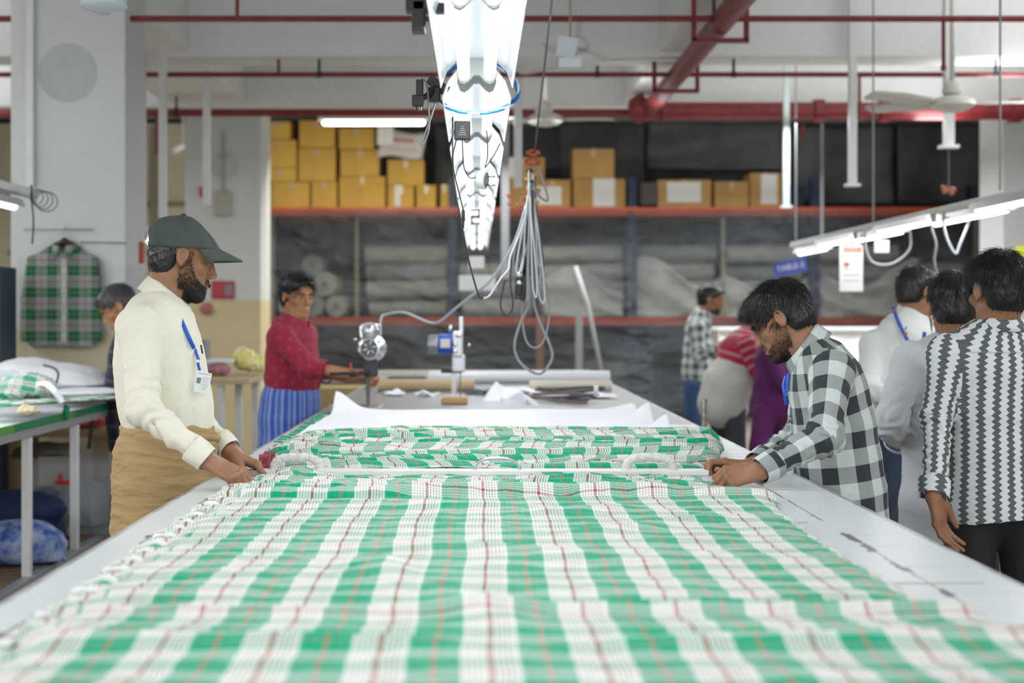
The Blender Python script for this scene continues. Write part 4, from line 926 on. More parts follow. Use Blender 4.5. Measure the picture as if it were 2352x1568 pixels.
# ------------------------------------------------------------------ ceiling fans
def fan(px, py, Y, angs, label, rodtop=ZC, rad=.62, low=False, rodb=None, m=None, tilt=0):
    m = m or mat('fan_enamel', (.70, .69, .64), .35); c = W(px, py, Y)
    t = thing('ceiling_fan', label, 'fan', c)
    b = MB(); b.lathe([(.02, .055), (.07, .05), (.135, .03), (.15, .01), (.15, -.015), (.11, -.04), (.08, -.05), (.03, -.06), (.0, -.062)], c, (0, 0, 1), 28); b.build('motor_hub', m, t, True, ang=50)
    b = MB(); b.lathe([(.018, .16), (.055, .13), (.07, .08), (.05, .06)], c, (0, 0, 1), 20); b.build('canopy_cup', m, t, True)
    MB().tube([c+Vector((0, 0, .1)), (c.x, c.y, rodtop)], .016, 8).build('down_rod', m, t, True)
    for a in angs:
        d = Vector((math.cos(R(a)), math.sin(R(a)), 0)); s = Vector((-d.y, d.x, 0)); b = MB()
        rs = []
        for u, w, zz in ((.10, .03, -.0), (.18, .035, .0), (.2, .065, .0), (.4, .075, .005), (rad, .07, .0), (rad+.03, .045, -.002)):
            rs.append([c+d*u+s*w+Vector((0, 0, zz+w*.25+tilt*u)), c+d*u-s*w+Vector((0, 0, zz-w*.25+tilt*u))])
        b.rings(rs, closed=False, cap=False); b.build('fan_blade', m, t, True, solid=.006)
fan(2187, 238, 9.6, (12, 132, 197), 'white ceiling fan with visible hub and rod, at the right', tilt=.05)
fan(1252, 275, 12.2, (20, 150, 265), 'cream ceiling fan partly hidden behind the bright lamps', tilt=.06)
t = thing('square_conduit', 'short white square conduit hanging directly below the right fan', 'conduit', W(2179, 337, 11.0))
p = W(2179, 337, 11.0); MB().box((p.x, p.y, (p.z+ZC)/2), (.07, .07, ZC-p.z)).build('tube', M_WHT, t); MB().box(p, (.14, .09, .025)).build('end_flange', M_WHT, t)
p = W(2179, 430, 11.0)
tt = thing('orange_cable_knot', 'orange cable knot hanging on a string under the right conduit', 'cable knot', p)
for k in range(6): MB().box(p+Vector((rr.uniform(-.04, .04), rr.uniform(-.02, .02), rr.uniform(-.04, .04))), (.05, .03, .03), rot=Matrix.Rotation(rr.uniform(0, 3), 3, 'Y'), bev=.005).build('clip', mat('dull_orange', (.35, .12, .05), .6), tt)
MB().tube([p, W(2179, 335, 11.0)], .003, 5).build('string', GC, tt)
fan(240, -28, 6.6, (-12, 110, 230), 'white ceiling fan cut by the top edge above the left pillar', rad=.5, m=M_WHT)
b = MB(); b.lathe([(.085, .10), (.088, .0), (.092, -.012), (.08, -.018)], W(239, 8, 5.6), (0, 0, 1), 28); b.tube([W(239, 0, 5.6), (W(239, 8, 5.6).x, 5.6, ZC)], .012, 8)
tag(b.build('ceiling_pendant', mat('pale_blue_enamel', (.62, .72, .76), .4), None, True, ang=40), 'pale round ceiling fixture cut by the top edge, in front of the left fan', 'fixture')
fan(1330, 138, 9.3, (8, 128, 250), 'pale ceiling fan behind the white hanging box, right of the lamps', m=M_WHT, tilt=.03)
t = thing('switch_box', 'white paper and small white box hanging on a rod right of the bright lamps', 'box', W(1308, 157, 7.9))
MB().box(W(1308, 145, 7.9), (.125, .05, .055), bev=.004).build('housing', mat('box_white', (.68, .76, .80), .5), t)
MB().box(W(1302, 108, 7.88), (.105, .003, .115), rot=Matrix.Rotation(R(12), 3, 'Y')).build('paper_flap', mat('flap_white', (.62, .68, .74), .6), t)
MB().tube([W(1310, 90, 7.9), (W(1310, 90, 7.9).x, 7.9, ZC)], .006, 6).build('rod', mat('brass_rod', (.35, .28, .15), .5), t)
# ================================================================== storage rack, boxes, rolls, plastic
YR = 19.5
M_POST = mat('rack_navy', (.015, .03, .075), .5); M_BEAM = mat('rack_orange', (.62, .10, .035), .5, var=.15, vscale=2); M_BEAM2 = mat('rack_brick', (.33, .07, .045), .6, var=.2, vscale=2)
zu, zl = W(0, 487, YR).z, W(0, 738, YR).z
xL, xR = W(600, 0, YR).x, W(2330, 0, YR).x
t = thing('storage_rack', 'long storage rack with navy posts and orange beams across the back of the hall', 'rack', ((xL+xR)/2, YR+.5, 0))
for px in (607, 1040, 1452, 1870, 2290):
    x = W(px, 0, YR).x; zt = W(0, 408, YR).z
    for yy in (YR, YR+1.05): MB().box((x, yy, zt/2), (.11, .09, zt)).build('post', M_POST, t)
for z, m in ((zu, M_BEAM), (zl, M_BEAM2)):
    for yy in (YR-.06, YR+1.1):
        MB().box(((xL+xR)/2, yy, z), (xR-xL, .05, .12), bev=.008).build('beam', m, t)
    MB().box(((xL+xR)/2, YR+.52, z+.045), (xR-xL, 1.1, .03)).build('deck', mat('deck_board', (.16, .13, .10), .8, var=.2), t)
for px in (820, 1660, 2240): MB().box((W(px, 0, YR).x, YR-.02, (zu+zl)/2), (.05, .03, zu-zl)).build('wooden_batten', mat('batten_wood', (.38, .30, .20), .7), t)
# boxes on the top deck
M_CARTON = mat('carton', (.48, .29, .10), .75, var=.12, vscale=2.5, bump=.1, bscale=20)
M_CARTL = mat('carton_yellow', (.66, .40, .08), .75, var=.10, vscale=2.5, bump=.1, bscale=20); M_TAPE = mat('packing_tape', (.55, .42, .25), .3)
zdeck = zu+.062
cols = [[(622, 712, 415, 475), (602, 682, 380, 412), (602, 682, 310, 376), (604, 668, 266, 307)],
        [(714, 775, 414, 475), (684, 772, 334, 412), (686, 770, 268, 330)],
        [(778, 886, 402, 475), (780, 872, 338, 400), (777, 860, 287, 336)],
        [(889, 952, 424, 475), (889, 975, 361, 422)], [(955, 1003, 422, 475)], [(1010, 1032, 420, 475)]]
n_ = 0
desc = {(622, 415): 'beside the navy post at the left end', (602, 380): 'low and wide, second from bottom at the left end', (602, 310): 'large, third from bottom at the left end', (604, 266): 'topmost at the left end',
 (714, 414): 'bottom of the second pile', (684, 334): 'middle of the second pile', (686, 268): 'top of the second pile', (778, 402): 'large, bottom of the third pile', (780, 338): 'middle of the third pile', (777, 287): 'top of the third pile, below the lit tube',
 (889, 424): 'bottom of the fourth pile with a white strip', (889, 361): 'top of the fourth pile, under the white bag', (955, 422): 'single, right of the fourth pile', (1010, 420): 'narrow, just left of the lamp row'}
def carton(x0, x1, y0, y1, Y, label, m, z0=None, depth=.55, paper=None, group='cardboard boxes on top of the rack'):
    a, c = W(x0, y0, Y), W(x1, y1, Y); zb = c.z if z0 is None else z0; h = a.z-c.z
    t = thing('cardboard_box', label, 'box', ((a.x+c.x)/2, Y+depth/2, zb), group)
    MB().box(((a.x+c.x)/2, Y+depth/2, zb+h/2), (c.x-a.x-.015, depth, h-.006), bev=.01).build('carton_body', m, t)
    MB().box(((a.x+c.x)/2, Y+depth/2, zb+h-.002), (.06, depth*.98, .003)).build('tape', M_TAPE, t)
    MB().box(((a.x+c.x)/2, Y-.001, zb+h-.06), (.055, .003, .11)).build('tape', M_TAPE, t)
    if paper:
        p, q = W(paper[0], paper[1], Y), W(paper[2], paper[3], Y); MB().box(((p.x+q.x)/2, Y-.003, (p.z+q.z)/2), (q.x-p.x, .003, p.z-q.z)).build('paper_label', M_CARD, t)
    return zb+h
for col_ in cols:
    z = zdeck
    for (x0, x1, y0, y1) in col_:
        z = carton(x0, x1, y0, y1, YR+.06+.02*(n_ % 3), 'yellow brown cardboard box, '+desc[(x0, y0)], M_CARTL, z, paper=(906, 426, 920, 474) if (x0, y0) == (889, 424) else None); n_ += 1
for (x0, x1, y0, y1, lab, pp, up) in ((1225, 1312, 410, 475, 'with white paper, left of the twin pile', (1222, 428, 1290, 470), 0), (1316, 1438, 408, 475, 'under the topmost single box, tall white paper', (1362, 410, 1412, 474), 0), (1510, 1635, 410, 475, 'wide, with a ragged white paper', (1532, 418, 1610, 464), 0), (1640, 1721, 414, 475, 'plain, between two papered boxes', None, 0), (1722, 1797, 394, 475, 'taller, with an upright white paper at the right end', (1748, 400, 1785, 468), 0)):
    z = carton(x0, x1, y0, y1, YR+.06, 'brown cardboard box on the rack, '+lab, M_CARTON, zdeck, paper=pp)
    if x0 == 1316: carton(1315, 1412, 337, 406, YR+.06, 'brown cardboard box stacked alone on top of another on the rack', M_CARTON, z)
    if x0 == 1225: carton(1150, 1252, 355, 410, YR+.25, 'brown cardboard box half hidden behind the white conduit', M_CARTON, z, paper=(1150, 362, 1188, 408))
carton(1150, 1222, 412, 475, YR+.1, 'brown cardboard box behind the hanging cable bundle', M_CARTON, zdeck)
t = thing('paper_sack', 'white sack with a red printed line standing on top of the yellow boxes', 'sack', W(920, 370, YR+.2))
b = MB(); a, c = W(870, 303, YR+.0), W(974, 362, YR+.0)
b.grid(lambda u, v: (a.x+(c.x-a.x)*u+.02*math.sin(v*5), YR+.0-.06*math.sin(math.pi*u)*math.sin(math.pi*v), a.z+(c.z-a.z)*v+.025*math.sin(u*6)), 12, 8); b.build('sack_body', mat('sack_white', (.70, .70, .68), .7), t, True, solid=.06, off=1)
b = MB(); p = W(925, 322, YR-.08); b.box(p, (.30, .004, .035), rot=Matrix.Rotation(R(4), 3, 'Y')); b.build('red_print', mat('print_red', (.6, .12, .14), .6), t)
b = MB(); p = W(925, 344, YR-.08); b.box(p, (.42, .004, .02), rot=Matrix.Rotation(R(5), 3, 'Y')); b.build('pink_print', mat('print_pink', (.7, .45, .45), .6), t)
a = W(885, 312, YR-.16); tag(MB().box(a, (.22, .01, .25), bev=.003).build('hanging_sheet', mat('sheet_white', (.85, .86, .82), .6)), 'small bright white sheet hanging in front of the printed sack', 'sheet')
tag(MB().box(W(1487, 447, YR+.2), (.26, .3, .32), bev=.04).build('dark_parcel', mat('parcel_dark', (.10, .09, .085), .7, bump=.5, bscale=9)), 'dark wrapped parcel between boxes beside the second navy post', 'parcel')
for px, l in ((1828, 'left'), (2240, 'right')):
    tag(MB().box(W(px, 450, YR+.3), (.17, .2, .30), bev=.02).build('navy_block', M_POST), 'dark navy block on the rack top at the far right, '+l+' one', 'block')
# grey panels / tarps hanging on the back wall
for k, (x0, x1, y0, y1, m_) in enumerate(((1000, 1130, 285, 470, .09), (1285, 1480, 275, 470, .07), (1485, 1800, 280, 390, .13), (1820, 2050, 290, 470, .15), (2060, 2280, 285, 470, .10))):
    a, c = W(x0, y0, 20.9), W(x1, y1, 20.9); b = MB()
    b.grid(lambda u, v: (a.x+(c.x-a.x)*u, 20.9+.04*math.sin(u*9+k)+.03*math.sin(v*7+u*4), a.z+(c.z-a.z)*v), 24, 12)
    tag(b.build('grey_tarpaulin', mat('tarp_%d' % k, (m_, m_*1.05, m_*1.08), .5, var=.3, vscale=1.8, bump=.4, bscale=4), None, True, solid=.01), 'dull grey tarpaulin on the back wall, '+['behind the lamp row', 'behind the single stacked box', 'wide one in the middle', 'paler one right of the green conduit', 'rightmost one'][k], 'tarpaulin', 'tarpaulins on the back wall')
# cloth rolls and heaps on the middle deck
M_ROLL = mat('roll_cream', (.46, .43, .36), .85, var=.15, vscale=4, bump=.3, bscale=12, aniso=(1, 3, 3)); M_ROLLD = mat('roll_grey', (.32, .31, .29), .85, var=.2, vscale=3, bump=.3, bscale=10)
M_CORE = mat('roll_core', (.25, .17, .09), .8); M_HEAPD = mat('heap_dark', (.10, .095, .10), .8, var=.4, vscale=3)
def roll(c, ax, L, r, m, label):
    t = thing('fabric_roll', label, 'fabric roll', (c[0], c[1], c[2]-r), 'fabric rolls stacked on the rack behind plastic'); c = Vector(c); ax = Vector(ax).normalized()
    b = MB(); b.lathe([(r*.2, -L/2-.002), (r*.97, -L/2), (r, -L/2+.02), (r*1.01, 0), (r, L/2-.02), (r*.97, L/2), (r*.2, L/2+.002)], c, ax, 20); b.build('wound_cloth', m, t, True, ang=40)
    b = MB(); b.lathe([(r*.19, -L/2-.03), (r*.19, L/2+.03)], c, ax, 12); b.build('core_tube', M_CORE, t, True, ang=40)
zd = zl+.062; nr = 0
where = {0: 'behind the red-shirted man', 1: 'in the second bay', 2: 'in the third bay', 3: 'in the fourth bay'}
# left bay: round ends seen end-on, plus a heap lying crosswise
for i, (px, k, r) in enumerate(((668, 0, .15), (722, 0, .16), (776, 0, .15), (695, 1, .16), (750, 1, .17), (722, 2, .15))):
    roll((W(px, 0, YR).x, YR+.5, zd+r+k*.28), (.06, 1, 0), .95, r, [M_ROLL, M_ROLLD][i % 2], 'round fabric roll seen end-on above the red-shirted man, '+['bottom left', 'bottom middle', 'bottom right', 'second layer left', 'second layer right', 'single top'][i]+' one')
def xroll(px0, px1, z, r, m, label, dy=0): roll(((W(px0, 0, YR).x+W(px1, 0, YR).x)/2, YR+.4+dy, z), (1, .03, .02), W(px1, 0, YR).x-W(px0, 0, YR).x, r, m, label)
lv = ['bottom', 'second', 'third', 'topmost']
for bay, (a, c, nrow) in enumerate(((835, 1030, 4), (1055, 1225, 3), (1235, 1440, 4), (1465, 1655, 4), (1670, 1860, 4), (1885, 2080, 4), (2085, 2235, 3))):
    for k in range(nrow):
        xroll(a+rr.uniform(0, 8), c-rr.uniform(0, 8), zd+.14+k*.245, .125, [M_ROLL, M_ROLL, M_ROLLD, M_ROLL][(k+bay) % 4], 'long cream fabric roll lying lengthwise, %s layer, %s stack from the left' % (lv[k], ['first', 'second', 'third', 'fourth', 'fifth', 'sixth', 'seventh'][bay]), rr.uniform(-.1, .1))
# dark backing behind both decks
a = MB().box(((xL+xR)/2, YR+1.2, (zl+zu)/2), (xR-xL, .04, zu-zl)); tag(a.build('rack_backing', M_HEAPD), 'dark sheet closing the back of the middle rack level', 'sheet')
# sagging cloth heaps between rolls
for k, (px, w, h) in enumerate(((1340, .55, .35), (1560, .6, .42), (1760, .6, .3), (2000, .7, .4))):
    c = W(px, 0, YR); b = MB(); b.grid(lambda u, v: (c.x+w*(u-.5)*2, YR+.05-.10*math.sin(math.pi*u)-.05*math.sin(v*9+u*7+k), zd+h*2*v*(.75+.25*math.sin(u*5+k))), 24, 16)
    tag(b.build('cloth_heap', mat('heap_cream', (.58, .54, .46), .85, var=.2, vscale=3, bump=.5, bscale=8), None, True, solid=.03), 'crumpled cream cloth hanging over the rolls, '+['third bay left part', 'third bay centre', 'behind the far man in checks', 'right end'][k], 'cloth', 'crumpled cloths on the rack')
# transparent plastic sheets
m, t_, b_ = nmat('clear_plastic'); n = NT(t_); g = t_.nodes.new('ShaderNodeTexCoord'); mp = t_.nodes.new('ShaderNodeMapping'); mp.inputs['Scale'].default_value = (.5, 1, 1.6); mp.inputs['Rotation'].default_value = (0, .5, 0); t_.links.new(g.outputs['Object'], mp.inputs[0])
nz = n.noise(2.2, mp.outputs[0], 6); b_.inputs['Base Color'].default_value = (.16, .18, .20, 1); b_.inputs['Roughness'].default_value = .16
n.bump(nz, 1., .35, b_)
tr = t_.nodes.new('ShaderNodeBsdfTransparent'); tr.inputs[0].default_value = (.72, .75, .78, 1); mx = t_.nodes.new('ShaderNodeMixShader')
t_.links.new(n.m('MULTIPLY_ADD', n.noise(1.2, mp.outputs[0], 4),   .75, -.10), mx.inputs[0]); t_.links.new(tr.outputs[0], mx.inputs[1]); t_.links.new(b_.outputs[0], mx.inputs[2])
t_.links.new(mx.outputs[0], t_.nodes['Material Output'].inputs[0]); M_PLASTIC = m
def plastic(px0, px1, z0, z1, Y, sag, lab, seed):
    nu, nv = 300, 110; x0, x1 = W(px0, 0, Y).x, W(px1, 0, Y).x
    U, Vv = np.meshgrid(np.linspace(0, 1, nu+1), np.linspace(0, 1, nv+1)); X = x0+(x1-x0)*U; Z = z1+(z0-z1)*Vv-sag*np.sin(U*math.pi)*Vv*0
    Yy = Y-.10*Vv+.03*wob(X*3.3+Z*2.5, Z*5, seed, 6)*Vv+.02*wob(X*9+Z*8, Z*6, seed+1, 5)+.05*np.abs(np.sin(X*1.15+.5+Z*.9))*Vv
    if seed == 51:
        for (xa, za, sl, am, wd, x0_, x1_) in ((-1.9, 2.35, -.42, .07, .05, -2.8, -.2), (-1.9, 2.22, -.40, .06, .04, -2.6, -.3), (-1.6, 2.05, -.36, .06, .05, -2.4, -.1), (-1.3, 1.9, -.20, .05, .04, -2.2, .0), (-.6, 2.5, .9, .05, .05, -1.4, 0.2)):
            d_ = (Z-(za+sl*(X-xa)))/wd; Yy -= am*np.exp(-d_*d_)*(.7+.3*np.sin(X*23+seed))*np.clip((X-x0_)/.4, 0, 1)*np.clip((x1_-X)/.5, 0, 1)
    if seed == 67:
        for k_ in range(7): d_ = (X-(3.2+k_*.28+.5*(Z-.9)))/.05; Yy -= .05*np.exp(-d_*d_)*(.6+.4*np.sin(Z*14+k_))
    V, Q, _ = np_grid(X, Yy, Z); o = np_mesh('plastic_sheet', V, Q, M_PLASTIC); tag(o, lab, 'plastic sheet')
plastic(603, 1452, zl+.05, zu+.02, YR-.18, 0, 'clear wrinkled plastic sheet over the left half of the middle rack level', 51)
plastic(1440, 2330, zl+.05, zu+.02, YR-.17, 0, 'clear wrinkled plastic sheet over the right half of the middle rack level', 57)
plastic(603, 1500, .1, zl+.0, YR-.2, 0, 'clear plastic sheet over the lower left rack level', 61)
plastic(1490, 2100, .1, zl+.0, YR-.19, 0, 'clear glossy plastic sheet over the lower middle rack level', 67)
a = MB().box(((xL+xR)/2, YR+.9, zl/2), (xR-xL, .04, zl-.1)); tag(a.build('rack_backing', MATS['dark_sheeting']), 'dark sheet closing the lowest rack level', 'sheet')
for k, px in enumerate((660, 700, 745, 1090, 1120)):
    roll((W(px, 0, YR).x, YR+.4, .3+.0*k), (0, 1, 0), .8, .10, M_ROLLD, 'grey fabric roll on the floor level, '+['leftmost', 'second', 'third', 'fourth', 'fifth'][k]+' along the floor')
# upright things before the rack
tag(MB().tube([W(1322, 612, 12.2), W(1350, 700, 12.1), W(1382, 855, 12.0)], .020, 10).build('leaning_pole', mat('pole_grey', (.5, .52, .52), .4), None, True), 'white pole leaning diagonally at the far end of the table', 'pole')
tag(MB().tube([W(1383, 858, 11.99), W(1388, 885, 11.98), (W(1395, 0, 11.98).x, 11.98, .02)], .03, 10).build('blue_pole_foot', mat('pole_blue', (.03, .10, .35), .5), None, True), 'dark blue lower section under the leaning white pole', 'pole')
tag(MB().box((W(1330, 0, 15).x, 15, .75), (.07, .07, 1.5)).build('grey_post', MATS['galvanised']), 'short grey steel post standing behind the table end', 'post')
tag(MB().box((W(1240, 0, 15.5).x, 15.5, .72), (.08, .06, 1.44)).build('brown_post', mat('post_brown', (.16, .09, .06), .7)), 'brown upright board behind the big cable loop', 'post')
b = MB().box((W(1045, 0, 13.5).x, 13.5, .86), (2.6, .5, .10), bev=.01); b.box((W(1045, 0, 13.5).x, 13.5, .4), (2.3, .3, .8)); tag(b.build('far_bench', mat('bench_cream', (.40, .38, .31), .6)), 'low cream bench beyond the end of the cutting table', 'bench')
b = MB().box((W(775, 0, 12).x, 12, .42), (.45, .5, .84), bev=.01); tag(b.build('wooden_crate', mat('crate_yellow', (.45, .34, .14), .7)), 'yellow brown wooden crate behind the red-shirted man, left of the table end', 'crate')
# bright white cloth on a counter behind the right-hand men
t = thing('white_counter', 'long counter covered with bright white cloth behind the checked-shirt man', 'counter', (W(1820, 0, 13.2).x, 13.2, 0))
a, c = W(1640, 0, 13.2), W(2330, 0, 13.2); b = MB(); b.grid(lambda u, v: (a.x+(c.x-a.x)*u, 13.0-.05*math.sin(u*40)*v-.1*v, 1.30-v*.42), 120, 12); b.build('white_drape', mat('drape_white', (.80, .80, .76), .7), t, True, solid=.01)
MB().box(((a.x+c.x)/2, 13.4, 1.31), (c.x-a.x, .9, .04), bev=.01).build('counter_top', mat('drape_white', (.8, .8, .76)), t)
for px in (1660, 2300): MB().box((W(px, 0, 13.2).x, 13.5, .64), (.08, .08, 1.28)).build('leg', M_WHT, t)
tag(MB().box(W(2345, 590, 12.8), (.09, .01, .20)).build('yellow_notice', mat('acid_yellow', (.55, .62, .02), .6)), 'acid yellow notice on the right pillar at the right edge', 'notice')
# ================================================================== left work table and what lies on and under it
LX = -2.01
t = thing('side_table', 'white work table with green taped edge at the left, holding piled cloth', 'table', (-2.7, 6.6, 0))
MB().box((LX-.7, 6.65, TZ-.015), (1.4, 3.3, .03), bev=.002).build('tabletop', mat('table_white', (.66, .69, .72), .4), t)
for k in range(14): MB().box((LX+.003, 5.1+k*.235, TZ-.011), (.012, .233, .034)).build('green_tape', mat('green_tape', (.0, .22, .08), .4) if k % 4 else mat('light_green_tape', (.10, .36, .06), .4), t)
MB().box((LX-.01, 6.65, TZ-.048), (.03, 3.3, .036)).build('edge_frame', mat('frame_grey', (.38, .40, .40), .4, .3), t)
for y in (5.3, 6.42, 7.18, 8.2):
    for x in (LX-.02, LX-1.35): MB().box((x, y, (TZ-.07)/2), (.04, .04, TZ-.07), bev=.004).build('leg', M_WHT, t)
MB().box((LX-.01, 6.65, .23), (.05, 3.3, .05), bev=.004).build('lower_rail', mat('rail_grey', (.42, .44, .46), .4, .3), t)
MB().box((LX-.7, 6.65, .245), (1.32, 3.25, .03)).build('lower_board', mat('plank_brown', (.20, .13, .08), .8, var=.5, vscale=5, aniso=(1, 6, 1), bump=.4, bscale=20), t)
def lump(name, c, r, m, label, cat, amp=.02, fr=9, seed=1, h=.014, extra=(), flat=None, group=None, parent=None, st=(1, 1, 1)):
    B = Body(); B.ell(c, r, None, .04)
    for cc, r2 in extra: B.ell(cc, r2, None, .05)
    if flat is not None: B.ell((c[0], c[1], flat-1.0), (3, 3, 1.0), None, .01, -1)
    V, Q = B.mesh(h); V = wrinkle(V, Q, lambda P: fold_noise(P, amp, fr, seed, st)+fold_noise(P, amp*.4, fr*2.5, seed+1)); 
    V[:, 2] = np.maximum(V[:, 2], (flat if flat is not None else -9)+.001)
    sd = math.pi; uv = np.stack([V[Q][:, :, 0]+V[Q][:, :, 2]*.4, V[Q][:, :, 1]*.7+V[Q][:, :, 2]*1.2], -1).reshape(-1, 2)
    o = np_mesh(name, V, Q, m, parent, uv)
    if label: tag(o, label, cat, group)
    return o
def at_(px, py, Y): return V3(W(px, py, Y))
FL = .262
m_fl = mat('floral_blue', (.03, .10, .42), .75, c2=(.40, .50, .66), vscale=16, detail=3)
lump('floral_bag', at_(45, 1248, 6.75), (.215, .20, .125), m_fl, 'stuffed blue floral cloth bag on the board under the left table', 'bag', .012, 12, 3, .012, ((at_(115, 1262, 6.75), (.08, .10, .08)), (at_(140, 1290, 6.7), (.03, .03, .03))), FL)
lump('navy_cloth', at_(40, 1170, 7.3), (.26, .20, .11), mat('navy_cloth', (.012, .028, .085), .8), 'dark navy cloth heap above the blue floral bag', 'cloth', .016, 15, 5, .012, ((at_(-20, 1190, 7.3), (.2, .2, .12)), (at_(60, 1230, 7.35), (.22, .2, .14))), FL, st=(.4, 1, 1.6))
lump('brown_scraps', at_(150, 1225, 7.5), (.08, .09, .07), mat('scrap_brown', (.22, .17, .11), .8, var=.4, vscale=20), 'small heap of brown scraps beside the navy cloth', 'cloth', .015, 22, 6, .009, (), FL)
# clear plastic bin
t = thing('storage_bin', 'clear plastic storage bin with red latch and pale clothes under the left table', 'bin', (W(160, 0, 7.85).x, 7.85, FL))
m_cl, tt_, bb_ = nmat('clear_bin'); bb_.inputs['Base Color'].default_value = (.6, .7, .76, 1); bb_.inputs['Roughness'].default_value = .15; bb_.inputs['Alpha'].default_value = .16
a, c = W(60, 1062, 7.6), W(250, 1200, 7.6); cx = (a.x+c.x)/2
for (x, y, sx, sy) in ((cx, 7.6, c.x-a.x, .006), (cx, 8.15, c.x-a.x, .006), (a.x, 7.87, .006, .55), (c.x, 7.87, .006, .55)): MB().box((x, y, (a.z+FL)/2), (sx, sy, a.z-FL-.004), bev=.002).build('bin_wall', m_cl, t)
MB().box((cx, 7.87, FL+.006), (c.x-a.x, .55, .008)).build('bin_base', m_cl, t)
MB().box((cx, 7.87, a.z+.012), (c.x-a.x+.03, .58, .024), bev=.008).build('bin_lid', m_cl, t)
MB().box(W(150, 1108, 7.58), (.10, .02, .022), bev=.004).build('red_latch', mat('latch_red', (.55, .02, .02), .4), t); MB().box(W(139, 1098, 7.58), (.018, .02, .05), bev=.004).build('red_latch', MATS['latch_red'], t)
lump('pale_clothes', at_(185, 1155, 7.87), (.13, .18, .15), mat('pale_clothes', (.42, .46, .48), .8), 'pale grey clothes folded inside the clear plastic bin', 'clothes', .014, 12, 9, .012, ((at_(225, 1170, 7.87), (.05, .16, .14)),), FL+.012)
lump('blue_clothes', at_(105, 1160, 7.87), (.10, .18, .12), mat('blue_clothes', (.06, .10, .16), .8), 'dark blue clothes at the left inside the clear plastic bin', 'clothes', .014, 14, 10, .012, (), FL+.012)
lump('olive_bundle', at_(100, 1035, 7.75), (.17, .16, .055), mat('olive_cloth', (.10, .085, .055), .8, var=.4, vscale=9), 'crumpled olive brown clothes heaped on top of the clear bin', 'clothes', .014, 15, 12, .01, ((at_(45, 1060, 7.6), (.08, .1, .05)), (at_(160, 1040, 7.75), (.07, .1, .05))), W(0, 1062, 7.6).z+.024)
t = thing('wooden_bench', 'plain wooden bench behind the left table carrying red cloth', 'bench', (W(150, 0, 8.62).x, 8.6, 0))
a, c = W(25, 985, 8.5), W(258, 985, 8.5); MB().box(((a.x+c.x)/2, 8.6, a.z-.02), (c.x-a.x, .36, .045), bev=.004).build('bench_top', mat('bench_wood', (.42, .29, .15), .6, var=.12, vscale=4), t)
for px in (40, 238): MB().box((W(px, 0, 8.5).x, 8.6, (a.z-.04)/2), (.10, .32, a.z-.045), bev=.004).build('leg', MATS['bench_wood'], t)
lump('red_cloth', at_(195, 962, 8.5)+np.array([0, .06, 0]), (.16, .13, .07), mat('red_cloth', (.55, .03, .06), .75, c2=(.75, .15, .18), vscale=25), 'crumpled bright red cloth on the wooden bench', 'cloth', .014, 16, 14, .01, (), a.z+.002)
tag(MB().box((W(262, 0, 8.1).x+.05, 8.55, .45), (.045, .045, .9)).build('white_post', M_WHT), 'white post just behind the man in the cap, below the dark plaid shirt', 'post')
tag(MB().tube(bez([W(220, 940, 7.6), W(212, 960, 7.6), W(208, 1000, 7.6), (W(204, 0, 7.6).x, 7.6, W(0, 1030, 7.6).z)]), .012, 6).build('black_strap', M_BLK, None, True), 'black strap hanging from the far end of the left table', 'strap')
# piles on the table
m_scr = plaid_mat('scrap_plaid', .11, SEQ, SEQ, (.1, .2))
lump('white_cloth_pile', at_(120, 862, 7.9), (.30, .25, .075), mat('white_pile', (.74, .76, .80), .75), 'big pile of folded white cloth at the far end of the left table', 'cloth pile', .012, 8, 16, .014, ((at_(190, 880, 7.9), (.20, .24, .045)), (at_(60, 848, 7.9), (.16, .25, .07))), TZ+.001, st=(.5, 1, 1.3))
lump('white_cloth_pile', at_(195, 900, 7.5), (.20, .20, .028), MATS['white_pile'], 'flat white folded cloth under the hands of the man with greying hair', 'cloth pile', .006, 9, 17, .012, (), TZ+.001)
lump('plaid_scrap_heap', at_(60, 878, 6.9), (.12, .16, .055), m_scr, 'heap of checked scraps spilling from plastic on the left table', 'cloth pile', .018, 24, 18, .009, ((at_(30, 900, 6.8), (.16, .2, .05)), (at_(100, 895, 6.9), (.07, .12, .05))), TZ+.001)
for k in range(7):
    o = lump('plaid_strip', at_(20+k*34, 926-k*2, 6.45+k*.12), (.09, .16, .016), m_scr, None, None, .007, 26, 20+k, .008, (), TZ+.001)
    tag(o, 'long checked fabric strip lying on the left table, '+['nearest the left edge', 'second from the left edge', 'third from the left edge', 'in the middle', 'third from the right end', 'second from the right end', 'at the right end'][k], 'cloth strip', 'checked strips on the left table')
lump('green_roll_end', at_(152, 948, 6.9), (.022, .03, .05), mat('green_ribbon', (.0, .30, .16), .6), 'green ribbon end drooping over the left table edge', 'ribbon', .01, 40, 31, .006)
lump('clear_bag', at_(15, 872, 6.6), (.09, .10, .055), m_cl, 'shiny clear plastic bag at the left edge of the table pile', 'bag', .01, 22, 33, .008)
t = thing('white_strap_scrap', 'curved white paper strip on the left scrap heap', 'paper', at_(110, 890, 6.75)); strap('paper_strip', [W(75, 885, 6.8), W(100, 880, 6.75), W(120, 892, 6.7), W(138, 915, 6.7), W(142, 925, 6.7)], .03, M_PAPER, t, (-.3, -.7, .6), .002)
lump('cream_cloth_knot', at_(70, 944, 6.3), (.055, .04, .018), mat('cream_knot', (.58, .50, .34), .8), 'small knotted cream cloth near the left table edge', 'cloth', .010, 45, 35, .006, ((at_(60, 938, 6.3), (.025, .02, .02)),), TZ+.001)
tag(MB().tube(bez([W(100, 838, 7.55), W(125, 846, 7.5), W(134, 860, 7.45), W(128, 884, 7.4)]), .006, 6).build('dark_string', M_BLK, None, True), 'dark curved string lying over the white cloth pile', 'string')
